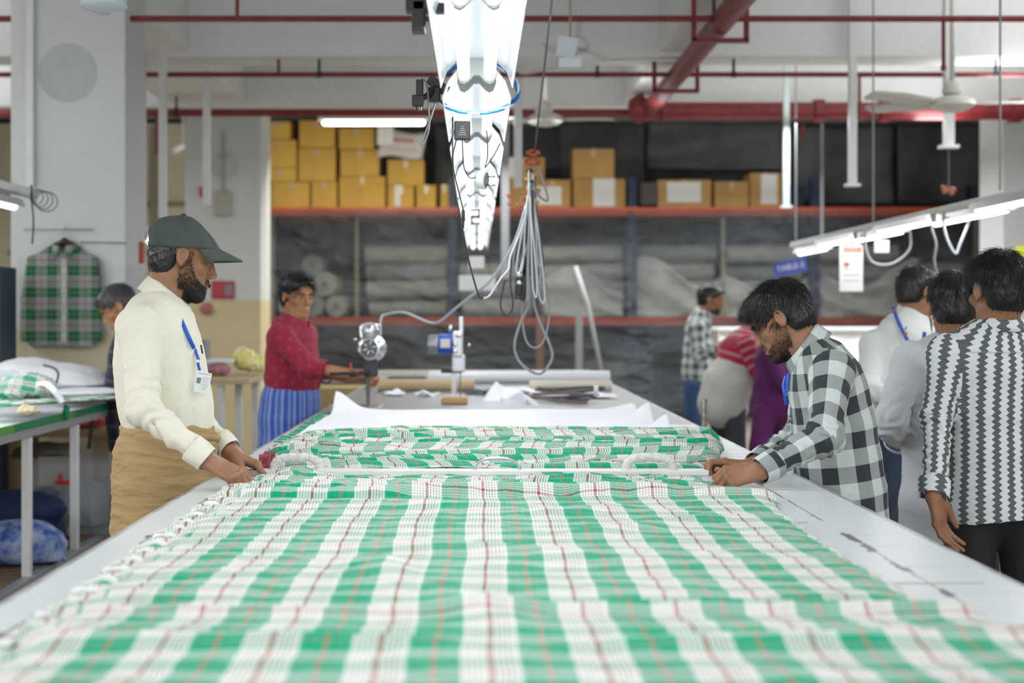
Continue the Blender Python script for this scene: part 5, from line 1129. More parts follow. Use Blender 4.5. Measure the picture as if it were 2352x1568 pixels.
b = MB().box((W(5, 0, 8.4).x, 8.4, .9), (.08, .06, 1.8)); tag(MB().box((W(8, 0, 8.45).x-.05, 8.45, .86), (.16, .3, 1.72), bev=.01).build('blue_cabinet', mat('navy_cabinet', (.02, .04, .08), .5)), 'dark blue cabinet edge at the left border beside the pillar', 'cabinet')

# ------------------------------------------------------------------ shirt on a hanger, on the pillar
YS = PLY-.07
t = thing('hanging_shirt', 'green plaid long-sleeved shirt hanging on the front left pillar', 'shirt', W(140, 800, YS))
B = Body(); sd = np.array([1., 0, 0])
rowsS = [(at_(148, 562, YS), .035, .02), (at_(147, 572, YS), .12, .03), (at_(146, 592, YS), .20, .042), (at_(144, 640, YS), .205, .05), (at_(142, 720, YS), .205, .052), (at_(141, 792, YS), .205, .048)]
loft_chain(B, rowsS, sd, .02)
B.cone(at_(78, 596, YS), at_(62, 690, YS-.005), (.05, .03), (.046, .028), sd, .02); B.cone(at_(62, 690, YS), at_(57, 778, YS-.01), (.046, .028), (.036, .026), sd, .02)
B.cone(at_(210, 596, YS), at_(222, 690, YS-.005), (.05, .03), (.044, .028), sd, .02); B.cone(at_(222, 690, YS), at_(224, 778, YS-.01), (.044, .028), (.036, .026), sd, .02)
B.ell(at_(148, 560, YS-.02), (.045, .05, .035), None, .01, -1); B.ell(at_(141, 808, YS), (.30, .2, .03), None, .01, -1)
V, Q = B.mesh(.0075); V = wrinkle(V, Q, lambda P: fold_noise(P, .009, 14, 71, (1, 1, .35)))
uv = np.stack([V[Q][:, :, 0], V[Q][:, :, 2]], -1).reshape(-1, 2); np_mesh('shirt_body', V, Q, M_PLAIDD, t, uv)
collar('collar', at_(148, 567, YS), np.array([[1., 0, 0], [0, -1, 0], [0, 0, 1]]), .062, .045, M_PLAIDD, t, .03, .045, .6, .03, .03, uvs=1)
MB().box(at_(147, 690, YS-.054), (.035, .004, .52)).build('placket', M_PLAIDD, t)
for py in (622, 652, 690, 730, 770): b = MB(); b.lathe([(.001, .002), (.007, .002), (.007, 0)], at_(147, py, YS-.057), (0, -1, 0), 10); b.build('button', mat('pearl_button', (.7, .7, .68), .3), t)
t = thing('clothes_hanger', 'black hanger with hook and rod carrying the green plaid shirt', 'hanger', at_(148, 560, YS))
B = Body(); B.cone(at_(112, 573, YS), at_(148, 554, YS), .012, .022, k=.01); B.cone(at_(184, 573, YS), at_(148, 554, YS), .012, .022, k=.01); V, Q = B.mesh(.005); np_mesh('hanger_arms', V, Q, M_BLK, t)
MB().tube(bez([at_(148, 553, YS), at_(148, 538, YS), at_(141, 528, YS), at_(148, 519, YS), at_(156, 526, YS)]), .004, 8).build('hook', M_STEEL, t, True)
MB().tube([at_(55, 527, YS+.02), at_(215, 527, YS+.02)], .005, 8).build('nail_rod', mat('rod_dull', (.35, .33, .29), .6), t, True)
tag(MB().tube([at_(185, 556, PLY-.01), at_(290, 558, PLY-.01)], .004, 6).build('wall_cable', GC, None, True), 'thin cable running along the pillar right of the hanging shirt', 'cable')

# ------------------------------------------------------------------ things on the back left pillar and behind the man in the cap
YP = 14.69
t, c_, w_, h_ = card(486, 645, 538, 686, YP-.01, 'fire_notice', 'red notice plate with a grey panel on the back left pillar', 'sign', mat('notice_red', (.42, .02, .03), .5))
MB().box(c_+Vector((w_*.25, -.005, 0)), (w_*.36, .004, h_*.62)).build('grey_panel', mat('panel_grey', (.25, .22, .24), .6), t)
for k in range(3): MB().box(c_+Vector((-w_*.2, -.005, h_*(.25-.22*k))), (w_*.42, .003, .012)).build('print_line', mat('faded_pink', (.55, .12, .13), .6), t)
b = MB(); b.lathe([(0, .0), (.065, .0), (.06, .03), (.02, .04), (0, .04)], W(474, 709, YP), (0, -1, 0), 20); tag(b.build('alarm_bell', mat('bell_red', (.38, .12, .12), .5), None, True, ang=40), 'round faded red alarm below the red notice plate', 'alarm')
tag(MB().box(W(463, 441, YP-.03), (.035, .06, .11), bev=.006).build('red_call_box', mat('call_red', (.5, .03, .03), .4)), 'small red box on the back left pillar beside the conduit', 'box')
tag(MB().box(W(511, 467, YP-.03), (.16, .06, .26), bev=.02).build('junction_box', mat('box_beige', (.42, .41, .33), .6)), 'beige junction box on the back left pillar', 'box')
tag(MB().tube([W(512, 300, YP-.02), W(512, 440, YP-.02)], .012, 6).build('thin_conduit', mat('box_beige', (.4, .4, .3))), 'thin beige conduit above the junction box', 'conduit')
b = MB(); b.tube([W(392, 350, 16), W(420, 336, 16.2)], .035, 10); b.tube([W(420, 336, 16.2), (W(420, 336, 16.2).x, 16.2, ZC)], .012, 6); tag(b.build('security_camera', M_WHT, None, True), 'small white tube shaped camera left of the back pillar', 'camera')
tag(MB().box((xp(287, PLY)+.012, 9.3, W(0, 580, 9.3).z), (.03, .05, .14), bev=.005).build('orange_switch', mat('switch_orange', (.55, .12, .03), .5)), 'small orange and dark switch behind the cap of the left man', 'switch')
# slatted side bench with bundles
t = thing('steel_table', 'long narrow table on many pale steel legs between the two left men', 'table', (W(540, 0, 9.5).x, 9.5, 0))
zt = W(0, 872, 9.2).z
a, c = W(470, 0, 9.0), W(610, 0, 9.6); MB().box(((a.x+c.x)/2-.05, 10.0, zt), (c.x-a.x+.1, 2.2, .03), bev=.003).build('table_board', mat('board_pale', (.52, .42, .26), .6), t)
for i in range(6):
    y = 8.95+i*.36; MB().box((W(503, 0, 9.0).x+.02+i*.053, y, zt/2-.01), (.042, .042, zt-.03)).build('leg', M_WHT, t)
MB().box((W(470, 0, 9.0).x+.02, 10, .25), (.03, 2, .03)).build('stretcher', M_WHT, t)
m_y = mat('yellow_plastic', (.80, .72, .10), .45, c2=(.85, .82, .45), vscale=12); lump('yellow_bag', at_(572, 832, 9.6), (.115, .12, .075), m_y, 'crumpled yellow plastic bag on the steel table beside the red-shirted man', 'bag', .022, 18, 41, .010, ((at_(560, 812, 9.6), (.07, .08, .06)), (at_(598, 840, 9.6), (.05, .08, .05))), zt+.016)
lump('pink_bundle', at_(502, 848, 9.4), (.085, .12, .055), mat('pink_cloth', (.36, .13, .17), .8, c2=(.52, .25, .30), vscale=30), 'mauve pink patterned bundle on the steel table', 'cloth bundle', .012, 25, 43, .010, (), zt+.016)
tag(MB().box(at_(507, 828, 9.45), (.17, .2, .022), bev=.004).build('white_sheets', M_PAPER), 'white sheets lying on the mauve pink bundle', 'paper')
lump('yellow_parcel', at_(497, 870, 9.2), (.075, .08, .02), mat('mustard', (.48, .36, .03), .7), 'flat mustard yellow parcel below the pink bundle', 'parcel', .004, 20, 45, .008, (), None)
tag(MB().box(at_(462, 838, 10.0), (.10, .2, .36), bev=.01).build('grey_machine', mat('machine_grey', (.30, .33, .32), .5)), 'grey upright machine casing behind the chest of the man in the cap', 'machine')

# ------------------------------------------------------------------ cutting machines and clutter on the far table
def cutter(px, by, Y, face, label, blue=False):
    base = W(px, by, Y); base.z = TZ+.004
    k = F/Y; t = thing('cloth_cutter', label, 'cutting machine', base)
    m_b = mat('cutter_steel', (.62, .64, .66), .25, .9); z0 = base.z
    B = MB().box((base.x, Y, z0+.008), (.14, .30, .014), bev=.005); B.build('base_plate', m_b, t)
    for dx in (-.05, .05): MB().lathe([(.012, 0), (.012, .012)], (base.x+dx, Y-.1, z0), n=8).build('roller', M_BLK, t)
    hh = (by-862)/k if not blue else (by-850)/k
    MB().box((base.x, Y+.02, z0+hh/2), (.018 if not blue else .03, .05, hh), bev=.003).build('blade_stand', mat('stand_dark', (.12, .12, .12), .4, .8) if not blue else m_b, t)
    if blue: MB().box((base.x+.035, Y+.02, z0+hh/2), (.006, .03, hh)).build('blade', mat('stand_dark', (.12, .12, .12), .4, .8), t)
    return t, base, hh, m_b
t, base, hh, m_b = cutter(845, 936, 7.28, True, 'shiny upright cloth cutting machine held by the red-shirted man')
Yc = 7.2; c = W(848, 800, Yc)
b = MB(); b.lathe([(.0, -.0), (.045, .0), (.06, .006), (.064, .02), (.068, .05), (.068, .13), (.05, .15), (.0, .15)], c, (0.1, 1, 0), 32); b.build('motor_housing', m_b, t, True, ang=35)
b = MB(); b.lathe([(.046, -.006), (.062, -.004), (.062, .002), (.046, .002)], c, (.1, 1, 0), 32, cap=False); b.build('face_ring', mat('chrome', (.8, .8, .82), .12, 1), t, True)
b = MB(); b.lathe([(0, -.002), (.044, -.002), (.044, .0)], c, (.1, 1, 0), 24); b.build('face_plate', mat('face_dark', (.10, .10, .11), .4), t)
for k in range(6): a = k*math.pi/3+.3; b = MB(); b.tube([c+Vector((.010*math.cos(a), -.005, .010*math.sin(a))), c+Vector((.040*math.cos(a), -.005, .040*math.sin(a)))], .005, 6); b.build('fan_rib', m_b, t, True)
b = MB(); b.lathe([(.03, 0), (.042, .01), (.04, .06), (.02, .07)], c+Vector((0, .06, .055)), (0, 0, 1), 16); b.build('motor_cap', m_b, t, True)
b = MB(); b.tube(bez([c+Vector((-.04, .03, .05)), c+Vector((-.045, .03, .10)), c+Vector((-.02, .03, .125)), c+Vector((.03, .03, .12)), c+Vector((.045, .03, .09))]), .009, 10); b.build('carry_handle', MATS['chrome'], t, True)
MB().box((c.x+.005, Yc+.06, c.z-.10), (.07, .06, .09), bev=.01).build('lower_housing', mat('cutter_black', (.03, .03, .035), .4), t)
b = MB(); b.lathe([(.012, 0), (.014, .03), (.010, .05)], c+Vector((-.10, 0, -.13)), (1, 0, 0), 10); b.tube([c+Vector((-.20, -.0, -.128)), c+Vector((.0, .03, -.125))], .008, 8); b.build('grip_handle', M_BLK, t, True)
for dx, dz in ((-.070, .045), (.052, .115)): b = MB(); b.lathe([(.0, -.008), (.009, -.005), (.009, .005), (0, .008)], c+Vector((dx, -.01, dz)), (0, 1, 0), 10); b.build('knob', MATS['chrome'], t, True)
tag(MB().tube(bez([c+Vector((.055, .02, .06)), c+Vector((.058, .02, .15)), c+Vector((.085, .02, .172)), W(930, 718, 7.1), W(985, 740, 7.0), W(1010, 738, 6.9), W(1050, 705, 6.7), W(1092, 672, 6.5), W(1130, 640, 6.3), W(1180, 560, 6.1), W(1210, 470, 6.0)]), .007, 7).build('machine_cord', LC, None, True), 'grey power cord rising from the left cutting machine to the cable bundle', 'cable')
t, base, hh, m_b = cutter(1043, 918, 8.1, False, 'cloth cutting machine with blue motor standing on the far table', True)
Yc = 8.1; c = W(1025, 790, Yc)
b = MB(); b.lathe([(.0, -.11), (.045, -.105), (.055, -.08), (.055, -.045)], c, (1, 0, 0), 20); b.build('motor_tail', mat('motor_grey', (.25, .27, .28), .45, .6), t, True, ang=40)
for k in range(6): b = MB(); b.lathe([(.057, 0), (.057, .003)], c+Vector((-.10+.009*k, 0, 0)), (1, 0, 0), 20); b.build('cooling_fin', m_b, t)
b = MB(); b.lathe([(.052, -.045), (.058, -.04), (.058, .03), (.05, .034)], c+Vector((-.0, 0, 0)), (1, 0, 0), 22); b.build('blue_shell', mat('motor_blue', (.01, .10, .50), .35), t, True, ang=40)
MB().box(c+Vector((-.005, -.057, .005)), (.055, .004, .05), bev=.002).build('label_plate', mat('label_pale', (.68, .62, .62), .5), t)
MB().box(c+Vector((.065, 0, .0)), (.06, .09, .15), bev=.012).build('gear_housing', m_b, t)
for dz in (.05, .0, -.04): b = MB(); b.lathe([(.0, -.01), (.014, -.008), (.016, .004), (.0, .006)], c+Vector((.05+.02*(dz > 0), -.05, dz)), (0, -1, 0), 14); b.build('chrome_knob', MATS['chrome'], t, True)
MB().box(c+Vector((.085, .0, .10)), (.022, .022, .11), bev=.003).build('top_post', m_b, t)
MB().tube([c+Vector((.02, 0, .06)), c+Vector((.025, 0, .11))], .009, 8).build('lever', MATS['chrome'], t, True)
MB().box(c+Vector((.07, .0, -.11)), (.075, .06, .10), bev=.01).build('knife_guide', m_b, t)
MB().box(c+Vector((.03, .0, -.15)), (.12, .03, .03), bev=.006).build('black_grip', MATS['cutter_black'], t)
b = MB(); b.lathe([(.0, -.008), (.010, -.004), (.010, .004), (0, .008)], c+Vector((.13, -.01, -.005)), (0, 1, 0), 10); b.build('ball_knob', MATS['chrome'], t, True)
# rolls, patterns and dark strips near the table end
def troll(px0, px1, py, Y, r, m, label, cat='paper roll'):
    a, c = W(px0, py, Y), W(px1, py, Y); a.z = c.z = TZ+r+.002; b = MB(); b.tube([a, c], r, 14); tag(b.build('paper_roll', m, None, True, ang=40), label, cat)
m_tan = mat('tan_paper', (.50, .38, .22), .7, var=.08); troll(868, 1090, 898, 9.0, .040, m_tan, 'long tan paper roll lying across the far table, left of the blue machine')
troll(1215, 1405, 896, 9.05, .034, mat('cream_paper', (.62, .57, .45), .7), 'long cream paper roll lying across the far table, at the right')
troll(985, 1400, 878, 10.1, .045, mat('white_plastic_roll', (.72, .74, .76), .3), 'long white plastic wrapped roll near the far end of the table', 'roll')
tag(MB().box((W(935, 0, 10.3).x, 10.35, TZ+.02), (.27, .3, .04), bev=.004).build('black_case', M_BLK), 'flat black case behind the tan roll', 'case')
for k, (px, py, Y, sx, sy, rz, m, lab) in enumerate(((905, 902, 8.6, .12, .2, .1, M_PAPER, 'beneath the tan roll'), (980, 905, 8.5, .10, .16, .5, M_PAPER, 'left of the blue machine base'), (1100, 905, 8.7, .16, .2, -.3, mat('dark_cloth', (.035, .035, .06), .8), 'dark one right of the blue machine'), (1350, 915, 8.3, .30, .25, .2, M_PAPER, 'at the right edge of the far table'), (1210, 900, 8.9, .2, .2, .4, M_PAPER, 'behind the dark strips'))):
    b = MB(); p = W(px, py, Y); b.grid(lambda u, v: Vector((p.x, Y, TZ+.012+.014*math.sin(u*7+k)*math.sin(v*5+k)+.012*v))+Matrix.Rotation(rz, 3, 'Z')@Vector((sx*(u-.5), sy*(v-.5), 0)), 12, 10); tag(b.build('pattern_piece', m, None, True, solid=.002), 'loose pattern piece on the far table, '+lab, 'pattern piece', 'pattern pieces on the far table')
for k in range(9):
    x0 = 1205+k*3; b = MB(); y0 = 7.55+k*.06
    pts = bez([W(1205+k*6, 905-k, y0+.4), W(1260+k*5, 918-k, y0+.2), W(1320+k*8, 935-k*2, y0), W(1350+k*4, 940-k, y0-.02)], 6)
    for p in pts: p.z = max(TZ+.01+.004*k, TZ+.02+.004*k+.015*math.sin(p.x*9+k))
    b.rings([[p+Vector((0, -.012, 0)), p+Vector((0, .012, .012))] for p in pts], closed=False, cap=False)
    tag(b.build('dark_strip', MATS['dark_cloth'] if k % 3 else mat('brown_strip', (.14, .09, .06), .8), None, True, solid=.003), 'dark cloth strip in the twisted heap on the far table, '+['nearest the camera', 'second from the front', 'third from the front', 'fourth from the front', 'middle one', 'fourth from the back', 'third from the back', 'second from the back', 'farthest back'][k], 'cloth strip', 'dark strips on the far table')
def sheet(pts, m, name, label, cat, nu=14):
    a, b_, c, d = [Vector(p) for p in pts]; b = MB(); b.grid(lambda u, v: (a*(1-u)+b_*u)*(1-v)+(d*(1-u)+c*u)*v+Vector((0, 0, .012*math.sin(u*6+v*3))), nu, nu)
    tag(b.build(name, m, None, True, solid=.002), label, cat)
sheet([W(1100, 935, 8.0), W(1200, 928, 7.9), W(1195, 900, 8.3), W(1140, 876, 8.2)], M_PAPER, 'paper_pattern', 'white paper pattern propped up like a tent on the far table', 'paper')
sheet([W(1150, 938, 7.7), W(1215, 930, 7.7), W(1200, 905, 8.1), W(1150, 912, 8.0)], mat('lilac_paper', (.50, .52, .64), .7), 'paper_pattern', 'pale lilac pattern sheet in front of the propped white paper', 'paper')
sheet([W(1195, 905, 7.8), W(1205, 903, 7.8), W(1245, 942, 7.6), W(1230, 944, 7.6)], M_PAPER, 'paper_strip', 'narrow white paper strip slanting over the dark heap', 'paper')
tag(MB().box((W(1045, 0, 7.75).x, 7.75, TZ+.02), (.14, .16, .035), bev=.01).build('cork_block', mat('cork', (.48, .30, .12), .8)), 'tan block in front of the blue cutting machine', 'block')
tag(MB().tube([(W(1369, 0, 7.5).x, 7.5, TZ+.055), (W(1369, 0, 7.5).x, 7.5, W(0, 884, 7.5).z)], .012, 10).build('white_peg', M_WHT, None, True), 'upright white peg near the right edge of the far table', 'peg')
# ================================================================== people
def hframe(fing, dors, thumb):
    y = nrm(fing); z = V3(dors); z = nrm(z-y*np.dot(z, y)); x = np.cross(y, z)
    if np.dot(x, thumb) < 0: x = -x
    return np.array([x, y, z])
def head_axes(yaw_f, pitch, roll=0):
    """forward (horizontal) vector, pitch down in degrees"""
    f = nrm(yaw_f); l = nrm(np.cross((0, 0, 1), f)); p = R(pitch); F_ = f*math.cos(p)-np.array([0, 0, 1.])*math.sin(p); U = np.cross(F_, l); r = R(roll)
    return np.array([l*math.cos(r)+U*math.sin(r), F_, U*math.cos(r)-l*math.sin(r)])
def face_hair(root, V, Q, c, A, s, beard=0, brow=450, n=3000, m=None, bl=.014, seed=3, base=True):
    base = base and bl > .008
    m = m or M_BEARD
    def L(P): return local(P, c, A, s)
    fc = L(V[Q].mean(1)); x, y, z = np.abs(fc[:, 0]), fc[:, 1], fc[:, 2]
    def region(q):
        x, y, z = np.abs(q[:, 0]), q[:, 1], q[:, 2]
        line = np.interp(y, [-.02, .0, .02, .045, .07, .09], [-.06, -.005, -.004, -.050, -.066, -.075])
        jaw = (z < line) & (y > -.012-(z+.05)*.25) & (z > -.128) & (y < .12) & (x < .09) & ~((y < .02) & (z < -.095))
        lips = (np.abs(z+.0685) < .0115) & (x < .023) & (y > .078)
        mo = (x < .030) & (y > .080) & (z < -.0465) & (z > -.066) & (y < .104)
        side = (x > .06) & (x < .0735) & (y > .004) & (y < .022) & (z > -.03) & (z < .03)
        return ((jaw & ~lips) | mo | side) & (~((x < .011) & (z > -.084) & (z < -.0765)) if beard < 2 else True)
    if beard:
        P, N = sample_surface(V, Q, n, lambda p: region(L(p)), seed); q = L(P)
        d = N*.55+A[1]*.15-A[2]*.75; d /= np.linalg.norm(d, axis=1)[:, None]
        ln = bl*np.interp(q[:, 2], [-.13, -.09, -.05, 0], [1.25, 1.2, .75, .45]); 
        def kp(p): return p
        strands('beard', P-N*.0005, d, ln*s, .00042*s if bl > .008 else .00035*s, m, root, 3, .25, .35, .25, seed)
        if base:
            me = region(fc) & (z < -.072) & (x < .05); Qb = Q[me]; idx = np.unique(Qb); mp = np.full(len(V), -1); mp[idx] = np.arange(len(idx)); Nn = vnormals(V, Q)
            o = np_mesh('beard_base', V[idx]+Nn[idx]*(.0028*s if bl > .008 else .0007), mp[Qb], m, root)
    if brow:
        def rb(p): q = L(p); return (q[:, 2] > .0125+.06*(.03-np.abs(q[:, 0]))*0) & (q[:, 2] < .0225) & (q[:, 1] > .058) & (np.abs(q[:, 0]) > .011) & (np.abs(q[:, 0]) < .046)
        P, N = sample_surface(V, Q, brow, rb, seed+1); sg = np.sign(local(P, c, A, s)[:, 0])[:, None]
        d = A[0]*sg*.9+N*.25+A[2]*.12; strands('eyebrows', P, d/np.linalg.norm(d, axis=1)[:, None], np.full(len(P), .009*s), .00045*s, m, root, 3, .1, .2, .05, seed)
def hair(root, c, A, s, m, vol=1., n=3200, ln=.05, fringe=0, seed=9, w=.0007, h=.004, line=0., jit=.28, crownpt=(0, -.055, .115), nape=-.075, messy=.05, top=None):
    B = Body(); T = lambda x, y, z: c+(A[0]*x+A[1]*y+A[2]*z)*s
    R0 = np.array((.078+.004*vol, .098+.006*vol, .086+.008*vol))
    B.ell(T(0, -.014, .037), R0*s, A, .01); B.ell(T(0, -.045, -.02), np.array((.064+.003*vol, .058+.004*vol, .070))*s, A, .02)
    if fringe: B.ell(T(0, .052, .066), np.array((.062, .040+.016*fringe, .034+.010*fringe))*s, A, .03)
    B.ell(T(0, .105, -.028+line), np.array((.085, .068, .088))*s, A, .010, -1)
    for q in (-1, 1): B.ell(T(q*.082, .010, -.035), np.array((.034, .045, .046))*s, A, .012, -1)
    B.ell(T(0, -.03, nape-.062), np.array((.12, .11, .062))*s, A, .012, -1)
    B.ell(T(0, .06, -.10), np.array((.12, .10, .09))*s, A, .012, -1)
    if top is not None: B.ell(c+np.array([0, 0, top+.5]), (.9, .9, .5), None, .003, -1)
    V, Q = B.mesh(h); V = wrinkle(V, Q, lambda P: fold_noise(local(P, c, A, s), .0022*s, 160, seed, (1, .5, .5)))
    np_mesh('hair', V, Q, m, root)
    P, N = sample_surface(V, Q, n, lambda p: (p[:, 2] < c[2]+top-.006) if top is not None else p[:, 2] > -9, seed)
    q = local(P, c, A, s); kk = ~((np.abs(q[:, 0]) > .062) & (q[:, 2] < .036) & (q[:, 1] > -.036) & (q[:, 1] < .03)); P, N, q = P[kk], N[kk], q[kk]; cr = np.array(crownpt); d = q-cr; d[:, 2] -= .02; nl = N@A.T; d = d-nl*(d*nl).sum(1)[:, None]; d /= np.maximum(np.linalg.norm(d, axis=1), 1e-6)[:, None]
    d = d+nl*(.18+messy*3)
    if fringe: d = d+np.array([0, .55, -.1])*np.clip((q[:, 1]-.02)/.05, 0, 1)[:, None]*fringe
    dw = d@A
    cen = T(0, -.014, .037)
    def keep(p):
        l = (p-cen)@A.T/s; k = np.linalg.norm(l/(R0*.99), axis=1); f = np.where((k < 1) & (l[:, 2] > -.05), 1/np.maximum(k, .3), 1); return cen+(l*f[:, None])@A*s
    L_ = ln*s*np.interp(q[:, 2], [-.08, -.02, .05, .12], [.35, .6, 1, 1])*np.where(q[:, 1] > .03, 1+.25*fringe, 1)
    strands('hair_strands', P-N*.002, dw, L_, w*s, m, root, 6, .35, jit, messy, seed, keep)
def hand_on(B, arm):
    return hand_shape(B, V3(arm['W']), arm['H'], arm.get('hs', 1.), 1, arm.get('curl', ((.35, .6, .4),)*4), arm.get('spread', (.12, .03, -.05, -.14)), arm.get('thumb', ((.6, .75, -.25), (.2, .2))))
def make_person(label, loc, c, A, s, rows, left, arms, skin, shirt, trouser=None, legs=None, h=.007, hc=.008, nose=1., neck=None, group=None, shirt_name='shirt', amp=.004, fr=26, uvR=.16, trouser_rows=None, tname='trousers', tamp=.003, shoes=True, seed=1, sleeve=True, tuvR=.14, neckr=.054):
    root = thing('person', label, 'person', loc, group); front = np.cross(left, (0, 0, 1)); front = nrm(front)
    B = Body(); head_shape(B, c, A, s, nose)
    nb = V3(neck); B.cone(c+(A[1]*-.028-A[2]*.055)*s, nb, (neckr*s, (neckr+.004)*s), (neckr*1.12*s, (neckr+.008)*s), left, .02)
    core = [(V3(a), w*.72, d*.72) for a, w, d in rows]; B.cone(nb, core[1][0], .055, (core[1][1], core[1][2]), left, .03); loft_chain(B, core[1:-1], left)
    tips = []
    for a in arms:
        S, E, Wr = V3(a['S']), V3(a['E']), V3(a['W']); B.cone(S, E, .040, .036, k=.02); B.cone(E, Wr, .036, .0255, k=.01); tips.append(hand_on(B, a) if 'H' in a else [])
    if legs:
        for hip, kn, an in legs: B.cone(hip, kn, .065, .045, k=.02); B.cone(kn, an, .045, .034, k=.02)
    V, Q = B.mesh(h); np_mesh('body', V, Q, skin, root)
    # shirt
    G = Body(); loft_chain(G, rows, left, .03)
    ax_ = nrm(rows[-1][0]-rows[-2][0]); fr_ = np.array([nrm(np.cross(ax_, left)), nrm(left), -ax_]); G.ell(rows[-1][0]+ax_*.5, (.9, .9, .5), fr_, .004, -1)
    chains = [Chain([rows[0][0]+np.array([0, 0, .02]), rows[len(rows)//2][0], rows[-1][0]], uvR, -front)]
    for a in arms:
        S, E, Wr = V3(a['S']), V3(a['E']), V3(a['W']); r = a.get('r', (.062, .052, .040)); e = a.get('sl', .92); cuff = E+(Wr-E)*(e-.06) if a.get('sl', .9) > 0 else S+(E-S)*(-a['sl'])
        if e > 0:
            G.cone(S, E, r[0], r[1], k=.018); G.ell(S, r[0]*1.0, None, .04); G.cone(E, cuff, r[1], r[2]*.90, k=.012); G.ell(E, r[1]*1.06, None, .02)
            chains.append(Chain([S, E, cuff], (r[0]+r[1])/2*1.05, a.get('uf', front)))
        else:
            G.cone(S, cuff, r[0], r[1], k=.035); chains.append(Chain([S, cuff], r[0], front))
    if 'cut' in (rows[0] if isinstance(rows[0], dict) else {}): pass
    G.ell(nb+np.array([0, 0, .035])+front*.01, (.062, .066, .045), None, .012, -1)
    V2, Q2 = G.mesh(hc); 
    def wr(P):
        o = fold_noise(P, amp, fr, seed, (1, 1, .55))+fold_noise(P, amp*.35, fr*2.6, seed+5, (1, 1, .8))
        for a in arms:
            S, E, Wr = V3(a['S']), V3(a['E']), V3(a['W']); d = np.linalg.norm(P-E, axis=1); ax = nrm(Wr-S)
            o += .8*amp*np.exp(-(d/.10)**2)*np.sin(((P-E)@ax)*95+3*np.sin(P@np.array([31., 17, 23])*.9)+2.2*np.sin(P@np.array([-40., 22, 51])))
            ax = nrm(Wr-E); t = (P-E)@ax; dd = np.linalg.norm(P-E-t[:, None]*ax, axis=1); o += .5*amp*((t > .05) & (dd < .08))*np.sin(t*75+3*np.sin(P@np.array([20., 25, 30]))+2*np.sin(P@np.array([55., -35, 30])))
        return o
    V2 = wrinkle(V2, Q2, wr); uv, own = cloth_uv(V2, Q2, chains); np_mesh(shirt_name, V2, Q2, shirt, root, uv)
    for a in arms:
        if a.get('sl', .92) <= 0: continue
        E, Wr = V3(a['E']), V3(a['W']); d_ = nrm(Wr-E); end = E+(Wr-E)*a.get('sl', .92)+d_*.012; r = a.get('r', (.062, .052, .040))[2]; u_ = nrm(np.cross(d_, front+np.array([.1, .2, .3]))); v_ = np.cross(d_, u_); n_ = 36; rs = []
        Lc = .058 if a.get('sl', .92) > .6 else .03
        for t_, k_ in ((-Lc, 1.0), (-Lc+.002, 1.10), (-Lc*.6, 1.09), (-Lc*.3, 1.05), (-.004, 1.0), (0, .985), (-.002, .93), (-.02, .90)):
            rs.append([Vector(end+d_*(t_+.004*math.sin(2*x+1))+(u_*math.cos(x)*1.06+v_*math.sin(x)*.94)*r*(k_+.025*math.sin(3*x+t_*60)+.012*math.sin(7*x))) for x in [2*math.pi*i/n_ for i in range(n_)]])
        b = MB(); b.rings(rs, cap=False, uvf=lambda i, j, r=r: (j/n_*2*math.pi*r, [0, .002, .02, .04, .054, .058, .06, .08][i])); b.build('cuff', shirt, root, True)
    if trouser_rows or legs:
        T_ = Body(); ch = []
        if trouser_rows: loft_chain(T_, trouser_rows, left, .03); ch.append(Chain([trouser_rows[0][0], trouser_rows[-1][0]], tuvR, front))
        if legs and trouser is not None and tname != 'sarong':
            for hip, kn, an in legs: T_.cone(hip, kn, .085, .072, k=.03); T_.cone(kn, an, .072, .055, k=.02); ch.append(Chain([hip, kn, an], .08, front))
            hm = (V3(legs[0][0])+V3(legs[1][0]))/2; T_.ell(hm+np.array([0, 0, .03]), (.130*abs(left[0])+.085*abs(left[1]), .130*abs(left[1])+.085*abs(left[0]), .10), None, .03)
        V3_, Q3 = T_.mesh(hc*1.1); V3_ = wrinkle(V3_, Q3, lambda P: (fold_noise(P, tamp, 9, seed+9, (.45, .45, 2.6))+fold_noise(P, tamp*.55, 20, seed+19, (.6, .6, 2.2)) if tname == 'sarong' and tamp > .005 else fold_noise(P, tamp, 20, seed+9, (1, 1, .6)))); uv, _ = cloth_uv(V3_, Q3, ch); np_mesh(tname, V3_, Q3, trouser, root, uv)
    if legs and shoes:
        for hip, kn, an in legs:
            a = V3(an); b = MB(); sd = np.cross((0, 0, 1), front); rs = []
            for t, w, hh in ((-.07, .028, .05), (-.04, .036, .075), (.03, .04, .07), (.10, .045, .045), (.16, .04, .035), (.19, .015, .02)):
                cc = np.array([a[0], a[1], 0])+front*t; rs.append([Vector(cc+sd*w*math.cos(x)+np.array([0, 0, max(0, hh*(.5+.5*math.sin(x)))])) for x in [2*math.pi*i/12 for i in range(12)]])
            b.rings(rs); b.build('shoe', mat('dark_shoe', (.03, .025, .022), .5), root, True)
    return root, V, Q, tips
def lanyard_strap(root_label, pts, w, nd, m=None, name='lanyard', back=None):
    t = thing(name, root_label, 'lanyard', pts[-1])
    strap('neck_strap', pts, w, m or M_LAN, t, nd); return t
M_LAN = mat('lanyard_blue', (.008, .085, .50), .45)
